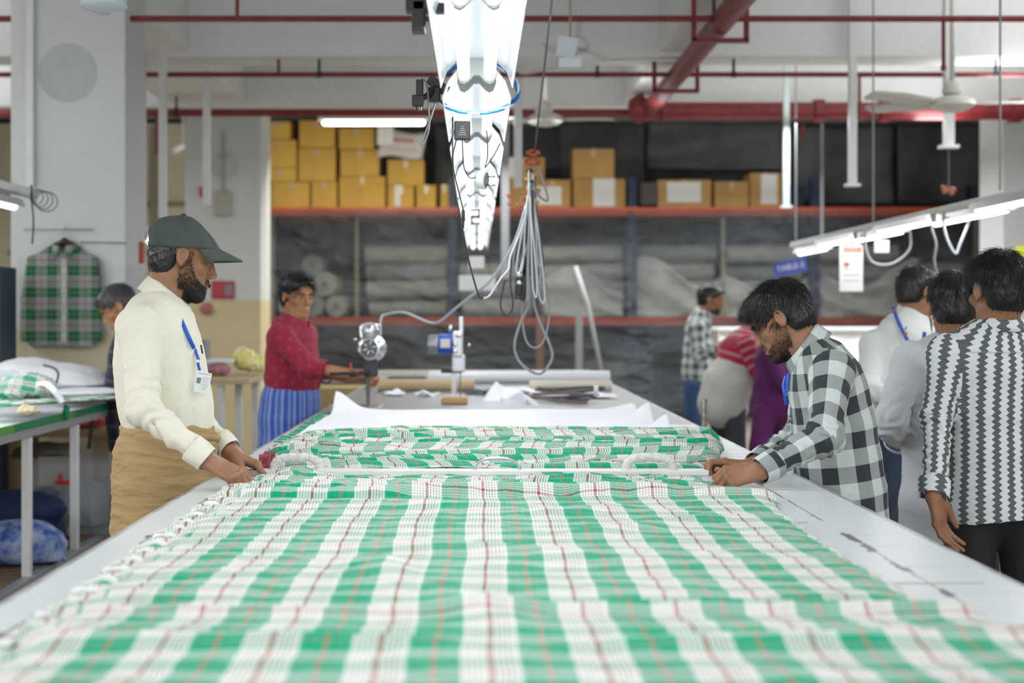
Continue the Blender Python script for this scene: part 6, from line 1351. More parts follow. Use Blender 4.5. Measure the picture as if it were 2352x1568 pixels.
def shirt_plain(name, c, dots=None, dab=None, rough=.8):
    m, t, b = nmat(name); n = NT(t); u, v, uv = n.uv()
    col = c+(1,); nz = n.noise(30, uv, 4); base = n.mix(n.m('MULTIPLY_ADD', nz, .5, -.05), c, tuple(x*.94 for x in c))
    mp = t.nodes.new('ShaderNodeMapping'); mp.inputs['Scale'].default_value = (600, 90, 1); t.links.new(uv, mp.inputs[0]); th = n.noise(1, mp.outputs[0], 2)
    if dots:
        def cell(ox, oy):
            a = n.m('SUBTRACT', n.m('FRACT', n.m('ADD', n.m('MULTIPLY', u, 1/.085), 50+ox)), .5); d = n.m('SUBTRACT', n.m('FRACT', n.m('ADD', n.m('MULTIPLY', v, 1/.085), 50+oy)), .5)
            return n.m('SQRT', n.m('ADD', n.m('MULTIPLY', a, a), n.m('MULTIPLY', d, d)))
        dd = n.m('MINIMUM', cell(0, 0), cell(.5, .5)); ring = n.m('LESS_THAN', n.m('ABSOLUTE', n.m('SUBTRACT', dd, .085)), .022)
        base = n.mix(n.m('MULTIPLY', ring, .55), base, dots)
    if dab:
        vo = t.nodes.new('ShaderNodeTexVoronoi'); vo.inputs['Scale'].default_value = 17; mq = t.nodes.new('ShaderNodeMapping'); mq.inputs['Scale'].default_value = (1.35, .62, 1); mq.inputs['Rotation'].default_value = (0, 0, .5); t.links.new(uv, mq.inputs[0]); t.links.new(mq.outputs[0], vo.inputs[0])
        k = n.m('LESS_THAN', vo.outputs['Distance'], .12); q = t.nodes.new('ShaderNodeSeparateColor'); t.links.new(vo.outputs['Color'], q.inputs[0]); cc = n.mix(n.m('GREATER_THAN', q.outputs[0], .5), (.08, .10, .16), (.32, .45, .66)); base = n.mix(k, base, cc)
    t.links.new(base, b.inputs['Base Color']); b.inputs['Roughness'].default_value = rough; b.inputs['Specular IOR Level'].default_value = .2; b.inputs['Sheen Weight'].default_value = .1
    n.bump(n.m('ADD', th, n.m('MULTIPLY', nz, .8)), .25, .0012, b); MATS[name] = m; return m

def zigzag_mat(name, per=.056, ver=.0185, amp=.0065, w=.46, dark=(.045, .05, .065), light=(.72, .75, .76)):
    m, t, b = nmat(name); n = NT(t); u, v, uv = n.uv()
    tri = n.m('ABSOLUTE', n.m('SUBTRACT', n.m('FRACT', n.m('ADD', n.m('MULTIPLY', v, 1/ver), 50)), .5)); x = n.m('ADD', u, n.m('MULTIPLY', tri, amp*4))
    k = n.m('LESS_THAN', n.m('FRACT', n.m('ADD', n.m('MULTIPLY', x, 1/per), 50)), w); fine = n.m('LESS_THAN', n.m('FRACT', n.m('ADD', n.m('MULTIPLY', n.m('ADD', v, n.m('MULTIPLY', n.m('ABSOLUTE', n.m('SUBTRACT', n.m('FRACT', n.m('MULTIPLY', u, 1/.012)), .5)), .006)), 1/.0046), 80)), .35)
    d2 = n.mix(n.m('MULTIPLY', fine, .35), dark, light); t.links.new(n.mix(k, light, d2), b.inputs['Base Color']); b.inputs['Roughness'].default_value = .75; b.inputs['Specular IOR Level'].default_value = .25
    n.bump(n.noise(500, uv, 1), .15, .001, b); return m
def scalp_patch(root, c, A, s): pass
# ---------------- man in the grey cap (left of the table)
def man_cap():
    Y = 4.2; f = nrm((math.cos(R(12)), math.sin(R(12)), 0)); l = nrm(np.cross((0, 0, 1), f)); k = Y/F
    c = V3(W(419, 592, Y)); A = head_axes((math.cos(R(20)), math.sin(R(20)), 0), 13); s = .955
    rows = [(V3(W(378, 700, Y)), .085, .055), (V3(W(362, 722, Y)), .150, .085), (V3(W(362, 765, Y)), .170, .118), (V3(W(366, 830, Y)), .165, .131), (V3(W(374, 900, Y)), .160, .133), (V3(W(384, 945, Y)), .158, .134), (V3(W(390, 978, Y)), .145, .122), (V3(W(390, 1005, Y)), .13, .105)]
    aR = dict(S=W(322, 752, 4.04), E=W(331, 940, 3.93), W=W(482, 1060, 3.88), r=(.064, .050, .038), sl=.93,
              H=hframe((.82, -.16, -.40), (.35, -.50, .82), (0, .4, .8)), curl=((.50, .80, .45), (.62, .80, .40), (.72, .75, .35), (.80, .62, .3)), spread=(.08, .0, -.10, -.22), thumb=((.45, .75, -.5), (.3, .2), (.0, .9, -.55)))
    aL = dict(S=W(400, 742, 4.36), E=W(432, 940, 4.40), W=W(532, 1038, 4.24), r=(.060, .050, .038), sl=.94,
              H=hframe((.84, -.08, -.42), (.42, .25, .85), (0, -1, -.1)), curl=((.45, .85, .7), (.5, .9, .6), (.6, .9, .6), (.7, .8, .5)), spread=(.04, 0, -.06, -.12), thumb=((.45, .8, -.5), (.15, .1), (-.05, .95, -.25)))
    wst = [(V3(W(388, 1000, Y)), .158, .130), (V3(W(388, 1015, Y)), .170, .140), (V3(W(380, 1050, Y)), .178, .150), (V3(W(374, 1110, Y)), .185, .150), (V3(W(368, 1200, Y)), .185, .145), (np.array([W(366, 0, Y).x, Y, .55]), .18, .14), (np.array([W(366, 0, Y).x, Y, .14]), .17, .13)]
    legs = [(W(368, 1110, Y)+Vector(l*q*.09), Vector((W(372, 0, Y).x, Y, .5))+Vector(l*q*.1), Vector((W(360, 0, Y).x, Y, .08))+Vector(l*q*.1)) for q in (-1, 1)]
    m_s = shirt_plain('cream_shirt', (.79, .76, .64), dots=(.70, .68, .56))
    m_k = mat('khaki_sarong', (.37, .255, .115), .85, var=.06, vscale=9, bump=.35, bscale=35, aniso=(1, 1, 3))
    root, V, Q, tips = make_person('bearded man in grey cap and cream shirt at the left table edge, pulling the cloth', (c[0], Y, 0), c, A, s, rows, l, [aR, aL], M_SKIN, m_s, m_k, legs, .003, .0042, .98, W(380, 690, Y), trouser_rows=wst, tname='sarong', amp=.0065, fr=13, seed=3, shirt_name='shirt', tamp=.009, tuvR=.16)
    nails([tips[0][0], tips[0][4], tips[1][0], tips[1][4]], root, M_NAIL)
    eyes(c, A, s, root, M_EYE, M_IRIS)
    face_hair(root, V, Q, c, A, s, 1, 420, 8000, M_BEARD, .0105)
    hair(root, c, A, s*.985, M_HAIR, .0, 6500, .020, 0, 9, .0005, .0035, 0, .25, nape=-.066, messy=.02, top=.036)
    # collar, tucked at the neck
    nb = V3(W(380, 694, Y)); CA = head_axes((math.cos(R(12)), math.sin(R(12)), 0), 28)
    collar('collar', nb, CA, .066, .070, m_s, root, .036, .050, .5, .020, .035)
    # sarong waist roll
    b = MB(); b.tube([Vector(V3(W(391, 994, Y))+l*.156*math.cos(a)+f*.134*math.sin(a)+np.array([0, 0, -.012*math.sin(a)+.004*math.sin(3*a)])) for a in [2*math.pi*i/40 for i in range(41)]], [.011+.003*math.sin(i*1.3) for i in range(41)], 10); b.build('waist_roll', m_k, root, True)
    # cuff buttons
    for px, py, yy in ((452, 1074, 3.962), (469, 1055, 3.952)):
        b = MB(); b.lathe([(.001, .002), (.0038, .0022), (.0046, .001), (.0046, 0)], W(px, py, yy), (-.1, -1, -.1), 14); b.build('cuff_button', mat('button', (.70, .66, .48), .3), root, True)
    # cap
    cap = MB(); m_c = mat('cap_cloth', (.062, .080, .078), .85, bump=.3, bscale=300, var=.06, vscale=30); fy = nrm((math.cos(R(16)), math.sin(R(16)), 0)); ly = nrm(np.cross((0, 0, 1), fy)); up = np.array([0, 0, 1.]); pt = R(2)
    fy2 = fy*math.cos(pt)-up*math.sin(pt); up2 = np.cross(fy2, ly)
    cc = V3(W(425, 571, Y)); a0, b0, Hh = .1045, .085, .099; ap = -.008
    rows_ = []; nn = 60; M_ = 22
    for j in range(M_+1):
        t = j/M_; row = []
        for i in range(nn):
            a = 2*math.pi*i/nn; ca, sa = math.cos(a), math.sin(a)     # a=0 front
            g = .5-.5*ca; p = 1.+4.2*g**1.3; rr_ = max(0., 1-t**p)**(.53+.08*g)
            seam = 1-.012*max(0, 1-abs(((a/(math.pi/3)+.0) % 1)-.5)*-2-1)*0
            sm = abs(((a+math.pi/6)/(math.pi/3)) % 1-.5); crease = .0016*math.exp(-((.5-sm)/.03)**2)*math.sin(math.pi*min(1, t*1.2))
            x = (ap*t*1.0)+a0*rr_*ca; y = b0*rr_*sa; zz = t*Hh
            off = -crease+.0015*math.sin(a*5+t*9)*math.sin(math.pi*t)
            row.append(Vector(cc+fy2*(x+off*ca)+ly*(y+off*sa)+up2*zz))
        rows_.append(row)
    cap.rings(rows_, cap=False); co = cap.build('cap', m_c, root, True, solid=.0025, off=-1)
    co['label'] = 'dark grey green baseball cap'
    def sub(name, b, m, sm=True, **kw):
        o = b.build(name, m, root, sm, **kw); o.parent = co; return o
    b = MB(); b.lathe([(.0085, -.001), (.0085, .003), (.005, .0065), (.0, .007)], Vector(cc+fy2*ap+up2*(Hh-.002)), Vector(up2), 14); sub('cap_button', b, m_c)
    # brim
    b = MB(); rows_ = []
    for j in range(13):
        t = j/12; row = []
        for i in range(31):
            q = -1+i/15; a = q*R(72); base = cc+fy2*(a0*math.cos(a))+ly*(b0*math.sin(a)); Lq = .066*math.cos(q*1.2)**.8
            out = fy2*Lq*t; dn = -up2*(t*.030*(1-.2*q*q)+.012*q*q*t*1.0+.002*q*q)
            row.append(Vector(base+out+dn+ly*(-q*.006*t)))
        rows_.append(row)
    b.rings(rows_, closed=False, cap=False); sub('brim', b, m_c, solid=.004, off=0)
    b = MB(); rim = [Vector(cc+fy2*(a0+.0006)*math.cos(a)+ly*(b0+.0006)*math.sin(a)+up2*.001) for a in [2*math.pi*i/60 for i in range(61)]]; b.tube(rim, .0012, 6); sub('rim_binding', b, m_c)
    # seams
    for a in (math.pi/6*k_ for k_ in (1, 3, 5, 7, 9, 11)):
        pts = []
        for j in range(2, M_):
            t = j/M_; ca, sa = math.cos(a), math.sin(a); g = .5-.5*ca; p = 1.+4.2*g**1.3; r_ = max(0., 1-t**p)**(.53+.08*g)+.004
            pts.append(Vector(cc+fy2*(ap*t+a0*r_*ca)+ly*(b0*r_*sa)+up2*t*Hh))
        b = MB(); b.tube(pts, .0007, 5); sub('cap_seam', b, mat('seam_thread', (.10, .13, .13), .7))
    # strap and buckle at the back
    P = [Vector(cc+fy2*(a0+.002)*math.cos(a)+ly*(b0+.002)*math.sin(a)+up2*.009) for a in [math.pi+R(x) for x in (-5, 10, 25, 40)]]
    o = strap('cap_strap', P, .013, m_c, root, -Vector(ly), .003); o.parent = co
    b = MB(); p = P[-1]; tv = Vector(fy2); b.tube([p+tv*.004+Vector(up2)*.009, p+tv*.007+Vector(up2)*.008, p+tv*.008, p+tv*.007-Vector(up2)*.008, p+tv*.004-Vector(up2)*.009], .0011, 6); sub('buckle', b, M_STEEL)
    p = P[0]; b = MB(); b.box(p+Vector(ly)*-.006, (.007, .012, .014), bev=.001); sub('strap_clip', b, M_STEEL)
    # lanyard with card
    t = thing('lanyard', 'blue lanyard with white identity card on the chest of the man in the cap', 'lanyard', W(465, 880, 4.1))
    yy = 4.105
    strap('neck_strap', [W(400, 702, 4.13), W(412, 726, 4.105), W(424, 752, 4.085), W(437, 782, 4.085), W(446, 800, 4.10)], .012, M_LAN, t, (.45, -1, .2), .0014)
    strap('neck_strap', [W(447, 775, 4.2), W(448, 795, 4.14), W(452, 812, 4.11), W(456, 826, 4.10)], .010, M_LAN, t, (.7, -.8, .1), .0014)
    strap('clip_strap', [W(454, 828, 4.10), W(456, 840, 4.095), W(459, 850, 4.09)], .008, M_LAN, t, (.5, -.9, .1), .002)
    b = MB(); b.box(W(454, 829, 4.098), (.010, .004, .010), bev=.001); b.build('metal_clasp', M_STEEL, t)
    ax = Matrix.Rotation(R(12), 3, 'Y')@Matrix.Rotation(R(22), 3, 'Z'); cp = W(465, 878, 4.075)
    MB().box(cp, (.044, .0016, .060), rot=ax, bev=.0006).build('id_card', mat('card_plastic', (.78, .80, .80), .25), t)
    MB().box(cp+ax@Vector((-.012, -.0012, .004)), (.012, .0006, .016), rot=ax).build('card_photo', mat('photo_grey', (.18, .20, .20), .5), t)
    for q in range(6): MB().box(cp+ax@Vector((.008, -.0012, .014-q*.0065)), (.020-.003*(q % 3), .0005, .0012), rot=ax).build('print_line', mat('print_grey', (.30, .33, .42), .6), t)
    MB().box(cp+ax@Vector((.0, -.0012, .025)), (.036, .0005, .0016), rot=ax).build('print_line', MATS['print_grey'], t)
    # pocket with pen
    b = MB(); b.tube([W(461, 792, 4.16), W(464, 812, 4.16)], .0038, 8); tag(b.build('pen', M_BLK, None, True), 'black pen clipped in the chest pocket of the man in the cap', 'pen')
    # wrist watch glint
    return root
man_cap()
# ---------------- young man in the black and white checked shirt (right of the table)
def man_check():
    Y = 4.32; c = V3(W(1795, 735, Y+.02)); fy = nrm((-.93, .37, 0)); A = head_axes(fy, 29, 2); s = .93; l = nrm((-.10, -.99, 0)); f = nrm(np.cross(l, (0, 0, 1)))
    rows = [(V3(W(1862, 806, Y)), .060, .052), (V3(W(1878, 824, Y)), .135, .078), (V3(W(1892, 860, Y)), .172, .102), (V3(W(1902, 900, Y)), .172, .116), (V3(W(1914, 970, Y)), .170, .124), (V3(W(1922, 1050, Y)), .172, .130), (V3(W(1932, 1120, Y)), .178, .130), (V3(W(1940, 1200, Y)), .185, .126), (V3(W(1946, 1235, Y)), .188, .124)]
    aL = dict(S=W(1910, 852, 4.16), E=W(1893, 1005, 3.99), W=W(1742, 1082, 3.93), r=(.064, .054, .040), sl=.93,
              H=hframe((-.90, .1, -.18), (-.28, -.72, .66), (0, .3, .9)), curl=((.75, .9, .5), (.8, .95, .5), (.9, .9, .5), (.95, .8, .5)), spread=(.02, -.02, -.06, -.12), thumb=((.4, .7, -.6), (.3, .2), (-.3, .8, -.6)))
    aR = dict(S=W(1868, 840, 4.50), E=W(1838, 1000, 4.50), W=W(1726, 1070, 4.27), r=(.062, .052, .038), sl=.9,
              H=hframe((-.95, 0, .10), (.10, .25, .95), (0, -1, 0)), curl=((.15, 1.25, .75), (.3, 1.25, .7), (.45, 1.2, .6), (.6, 1.1, .5)), spread=(.06, .0, -.05, -.1), thumb=((.35, .85, -.45), (.0, .1), (-.05, 1., .02)))
    m_s = plaid_mat('gingham_shirt', .098, [(.5, (.035, .042, .05)), (.5, (.60, .66, .65))], [(.5, (.035, .042, .05)), (.5, (.60, .66, .65))], (.1, .3))
    legs = [(W(1935, 1200, Y)+Vector(l*q*.09), Vector((W(1925, 0, Y).x, Y, .5))+Vector(l*q*.10), Vector((W(1935, 0, Y).x, Y, .08))+Vector(l*q*.11)) for q in (-1, 1)]
    root, V, Q, tips = make_person('young man in grey checked shirt bending over the right side of the table', (W(1930, 0, Y).x, Y, 0), c, A, s, rows, l, [aL, aR], M_SKIN, m_s, mat('dark_trousers', (.03, .035, .045), .8), legs, .003, .0042, .93, W(1852, 800, Y), amp=.0065, fr=14, seed=12, uvR=.165, neckr=.052)
    nails([tips[1][4], tips[1][0], tips[0][0]], root, M_NAIL); eyes(c, A, s, root, M_EYE, M_IRIS)
    face_hair(root, V, Q, c, A, s, 1, 420, 13000, M_BEARD, .0065, 7)
    hair(root, c, A, s, M_HAIR, 1.4, 8500, .036, .85, 21, .00055, .0035, .012, .24, nape=-.055, messy=.03)
    CA = head_axes((-.99, .10, 0), 42); collar('collar', V3(W(1856, 808, Y)), CA, .062, .068, m_s, root, .036, .050, .5, .018, .035)
    # chest pocket and buttons
    for px, py in ((1808, 905), (1816, 962), (1822, 1020)):
        b = MB(); b.lathe([(.001, .002), (.004, .0022), (.005, .001), (.005, 0)], W(px, py, Y-.05), (-.8, -.6, 0), 12); b.build('shirt_button', mat('button_grey', (.25, .26, .27), .3), root, True)
    t = thing('lanyard', 'blue lanyard tucked into the pocket of the young man in the checked shirt', 'lanyard', W(1806, 930, 4.2))
    strap('neck_strap', [W(1806, 862, 4.22), W(1800, 885, 4.19), W(1803, 905, 4.17), W(1806, 930, 4.18)], .012, M_LAN, t, (-.6, -.8, .1), .0016); strap('neck_strap', [W(1812, 858, 4.19), W(1809, 880, 4.17), W(1807, 900, 4.16)], .009, M_LAN, t, (-.5, -.8, .1), .0016)
man_check()
def ring_hand(f, d, th): return hframe(f, d, th)
def man_red():
    Y = 7.7; c = V3(W(682, 681, Y)); A = head_axes((.66, -.75, 0), 3); s = 1.0; l = nrm(np.cross((0, 0, 1), (.9, -.43, 0)))
    rows = [(V3(W(676, 742, Y)), .085, .06), (V3(W(672, 752, Y)), .15, .085), (V3(W(670, 775, Y)), .18, .105), (V3(W(669, 820, Y)), .175, .118), (V3(W(672, 865, Y)), .18, .135), (V3(W(676, 900, Y)), .175, .125)]
    aR = dict(S=W(645, 775, 7.55), E=W(712, 846, 7.42), W=W(812, 858, 7.3), r=(.068, .058, .050), sl=.36, H=hframe((1, .1, .0), (.1, -.5, .86), (0, 1, .2)), curl=((.7, 1., .6),)*4)
    aL = dict(S=W(700, 770, 7.85), E=W(715, 850, 7.9), W=W(800, 868, 7.6), r=(.066, .056, .05), sl=.4, H=hframe((1, 0, 0), (0, .5, .8), (0, -1, 0)), curl=((.7, 1., .6),)*4)
    m_s = shirt_plain('maroon_shirt', (.30, .022, .05), dots=(.50, .14, .18)); m_k = plaid_mat('blue_striped_sarong', .062, [(.35, (.03, .07, .38)), (.12, (.34, .42, .68)), (.18, (.10, .18, .55)), (.10, (.02, .04, .20)), (.2, (.20, .30, .65))], [(.5, (.16, .26, .62)), (.5, (.13, .22, .58))], mixf=.18)
    wst = [(V3(W(670, 893, Y)), .165, .125), (V3(W(668, 915, Y)), .185, .145), (V3(W(664, 960, Y)), .19, .15), (V3(W(661, 1030, Y)), .19, .14), (np.array([W(663, 0, Y).x, Y, .14]), .19, .14)]
    legs = [(W(668, 940, Y)+Vector(l*q*.08), Vector((W(668, 0, Y).x, Y, .5))+Vector(l*q*.09), Vector((W(663, 0, Y).x, Y, .08))+Vector(l*q*.1)) for q in (-1, 1)]
    root, V, Q, tips = make_person('man in dark red shirt and blue striped sarong guiding the left cutting machine', (c[0], Y, 0), c, A, s, rows, l, [aR, aL], M_SKINL, m_s, m_k, legs, .0055, .0075, 1, W(678, 736, Y), trouser_rows=wst, tname='sarong', amp=.004, seed=22, tuvR=.17)
    eyes(c, A, s, root, M_EYE, M_IRIS); face_hair(root, V, Q, c, A, s, 0, 160); hair(root, c, A, s, M_HAIR, 1.2, 1500, .04, .7, 23, .001, .005, .010, nape=-.05)
    collar('collar', V3(W(678, 741, Y)), head_axes((.9, -.43, 0), 10), .064, .068, m_s, root)
    tag(MB().tube([W(806, 848, 7.3)+Vector((0, -.032*math.cos(a), .032*math.sin(a))) for a in [i*math.pi/8 for i in range(17)]], .004, 6).build('wrist_thread', mat('orange_thread', (.7, .12, .03), .6), root), None)
man_red()
def man_left_far():
    Y = 7.85; c = V3(W(272, 706, Y)); A = head_axes((-.97, -.2, 0), 32); s = 1.0; l = nrm((0.05, -1, 0))
    rows = [(V3(W(300, 762, Y)), .085, .06), (V3(W(300, 780, Y)), .15, .09), (V3(W(298, 815, Y)), .175, .11), (V3(W(294, 880, Y)), .17, .12), (V3(W(296, 960, Y)), .165, .12), (V3(W(302, 1030, Y)), .17, .12)]
    a1 = dict(S=W(295, 800, 7.7), E=W(296, 905, 7.62), W=W(205, 912, 7.75), r=(.062, .056, .05), sl=-.85, H=hframe((-1, .1, 0), (0, -.2, 1), (0, 1, 0)), curl=((.15, .2, .1),)*4)
    a2 = dict(S=W(290, 800, 8.0), E=W(270, 862, 8.1), W=W(222, 888, 8.0), r=(.06, .055, .05), sl=-.85, H=hframe((-.8, 0, -.5), (-.3, 0, .9), (0, -1, 0)), curl=((.6, .8, .5),)*4)
    m_s = plaid_mat('navy_plaid', .08, [(.5, (.015, .02, .045)), (.2, (.12, .11, .07)), (.3, (.03, .03, .05))], [(.5, (.01, .015, .04)), (.2, (.14, .12, .08)), (.3, (.02, .025, .05))])
    legs = [(W(308, 1000, Y)+Vector(l*q*.08), Vector((W(318, 0, Y).x, Y, .5))+Vector(l*q*.09), Vector((W(322, 0, Y).x, Y, .08))+Vector(l*q*.1)) for q in (-1, 1)]
    root, V, Q, _ = make_person('man with greying hair in dark plaid shirt working behind the man in the cap', (W(292, 0, Y).x, Y, 0), c, A, s, rows, l, [a1, a2], M_SKINL, m_s, mat('grey_trousers', (.08, .085, .10), .8), legs, .0055, .0075, .95, W(296, 757, Y), seed=31)
    eyes(c, A, s, root, M_EYE, M_IRIS); face_hair(root, V, Q, c, A, s, 0, 160); hair(root, c, A, s, M_HAIRG, 1.1, 1500, .03, .2, 33, .001, .005, .012, nape=-.055)
    collar('collar', V3(W(298, 762, Y)), head_axes((-1, -.05, 0), 35), .064, .068, m_s, root)
man_left_far()
def man_far_check():
    Y = 11.7; c = V3(W(1632, 688, Y)); A = head_axes((.96, -.2, 0), 8); l = nrm((.1, 1, 0))
    rows = [(V3(W(1612, 722, Y)), .085, .06), (V3(W(1608, 732, Y)), .15, .085), (V3(W(1604, 752, Y)), .175, .105), (V3(W(1602, 800, Y)), .17, .115), (V3(W(1600, 845, Y)), .165, .12), (V3(W(1600, 872, Y)), .17, .125)]
    a1 = dict(S=W(1600, 752, 11.5), E=W(1606, 815, 11.45), W=W(1648, 800, 11.35), r=(.062, .055, .045), sl=.85, H=hframe((.9, 0, .3), (0, -.9, .3), (0, 0, 1)))
    a2 = dict(S=W(1615, 752, 11.9), E=W(1625, 815, 11.95), W=W(1655, 810, 11.8), r=(.062, .055, .045), sl=.85, H=hframe((.9, 0, .3), (0, .9, .3), (0, 0, 1)))
    m_s = plaid_mat('pale_check_shirt', .085, [(.5, (.08, .12, .12)), (.5, (.62, .68, .66))], [(.5, (.08, .12, .12)), (.5, (.62, .68, .66))])
    legs = [(W(1594, 885, Y)+Vector(l*q*.09), Vector((W(1590, 0, Y).x, Y, .5))+Vector(l*q*.1), Vector((W(1592, 0, Y).x, Y, .08))+Vector(l*q*.1)) for q in (-1, 1)]
    root, V, Q, _ = make_person('man in pale checked shirt and blue jeans standing far behind at the right', (c[0], Y, 0), c, A, 1., rows, l, [a1, a2], M_SKIN, m_s, mat('blue_jeans', (.03, .075, .17), .8, var=.2), legs, .007, .010, 1, W(1614, 718, Y), seed=41)
    face_hair(root, V, Q, c, A, 1., 1, 80, 900, M_BEARD, .010, 5); hair(root, c, A, 1., M_HAIR, 1., 700, .03, .3, 43, .0014, .006, .010)
    collar('collar', V3(W(1614, 722, Y)), head_axes((1, -.1, 0), 12), .064, .068, m_s, root)
man_far_check()
def man_stripes():
    Y = 10.3; c = V3(W(1772, 785, Y+.1)); A = head_axes((.8, .3, 0), 55); l = nrm((-.3, .95, 0))
    rows = [(V3(W(1752, 772, Y+.1)), .09, .07), (V3(W(1735, 777, Y+.08)), .16, .095), (V3(W(1715, 785, Y+.05)), .19, .11), (V3(W(1698, 805, Y)), .185, .125), (V3(W(1688, 835, Y)), .17, .125), (V3(W(1680, 860, Y)), .17, .13)]
    a1 = dict(S=W(1715, 790, Y-.15), E=W(1740, 850, Y-.2), W=W(1778, 860, Y-.1), r=(.062, .055, .045), sl=.9, H=hframe((1, 0, 0), (0, -.6, .8), (0, 1, 0)))
    a2 = dict(S=W(1740, 790, Y+.25), E=W(1765, 850, Y+.3), W=W(1800, 860, Y+.2), r=(.062, .055, .045), sl=.9, H=hframe((1, 0, 0), (0, .6, .8), (0, 1, 0)))
    m_s = plaid_mat('red_striped_shirt', .062, [(1, (.45, .02, .05))], [(.55, (.45, .018, .045)), (.25, (.42, .36, .42)), (.2, (.38, .05, .09))], mixf=.85)
    legs = [(W(1672, 885, Y)+Vector(l*q*.10), Vector((W(1672, 0, Y).x, Y, .5))+Vector(l*q*.12), Vector((W(1668, 0, Y).x, Y, .08))+Vector(l*q*.14)) for q in (-1, 1)]
    root, V, Q, _ = make_person('man in red striped shirt bending away, pale cloth around his waist', (W(1672, 0, Y).x, Y, 0), c, A, 1., rows, l, [a1, a2], M_SKIN, m_s, mat('slate_trousers', (.045, .055, .07), .8, var=.2), legs, .007, .010, 1, W(1757, 775, Y+.1), seed=51)
    hair(root, c, A, 1., M_HAIR, 1., 500, .03, .3, 53, .0014, .006, .010)
    B = Body(); loft_chain(B, [(V3(W(1684, 846, Y)), .185, .14), (V3(W(1675, 880, Y)), .21, .19), (V3(W(1662, 925, Y)), .20, .19)], l, .03); B.cone(W(1640, 870, Y-.1), W(1618, 925, Y-.1), .06, .035, k=.05); B.cone(W(1700, 880, Y-.15), W(1690, 950, Y-.15), .09, .03, k=.05)
    V, Q = B.mesh(.011); V = wrinkle(V, Q, lambda P: fold_noise(P, .010, 11, 55, (1, 1, .4))); np_mesh('waist_cloth', V, Q, mat('pale_cloth', (.58, .58, .55), .8), root)
man_stripes()
def person_purple():
    Y = 9.7; c = V3(W(1800, 745, Y+.2)); A = head_axes((.7, .5, 0), 30); l = nrm((-.5, .85, 0))
    rows = [(V3(W(1792, 790, Y+.1)), .09, .07), (V3(W(1786, 802, Y+.08)), .15, .09), (V3(W(1780, 830, Y+.05)), .165, .11), (V3(W(1776, 880, Y)), .15, .115), (V3(W(1772, 930, Y)), .165, .13), (V3(W(1770, 955, Y)), .16, .13)]
    a1 = dict(S=W(1768, 815, Y-.1), E=W(1800, 880, Y-.2), W=W(1840, 900, Y-.2), r=(.058, .05, .042), sl=.9, H=hframe((1, 0, 0), (0, -.6, .8), (0, 1, 0)))
    a2 = dict(S=W(1795, 815, Y+.25), E=W(1815, 880, Y+.3), W=W(1845, 890, Y+.2), r=(.058, .05, .042), sl=.9, H=hframe((1, 0, 0), (0, .6, .8), (0, 1, 0)))
    m_p = mat('purple_knit', (.085, .006, .085), .85, var=.1, vscale=30)
    legs = [(W(1757, 950, Y-.08), Vector((W(1737, 0, Y).x, Y-.12, .55)), Vector((W(1722, 0, Y).x, Y-.12, .08))), (W(1785, 950, Y+.1), Vector((W(1800, 0, Y).x, Y+.2, .5)), Vector((W(1815, 0, Y).x, Y+.25, .08)))]
    root, V, Q, _ = make_person('person in purple top and trousers striding, behind the young man in checks', (W(1772, 0, Y).x, Y, 0), c, A, 1., rows, l, [a1, a2], M_SKIN, m_p, m_p, legs, .007, .010, 1, W(1795, 785, Y+.12), seed=61, amp=.005)
    hair(root, c, A, 1., M_HAIR, 1., 500, .05, .3, 63, .0014, .006, .010)
person_purple()
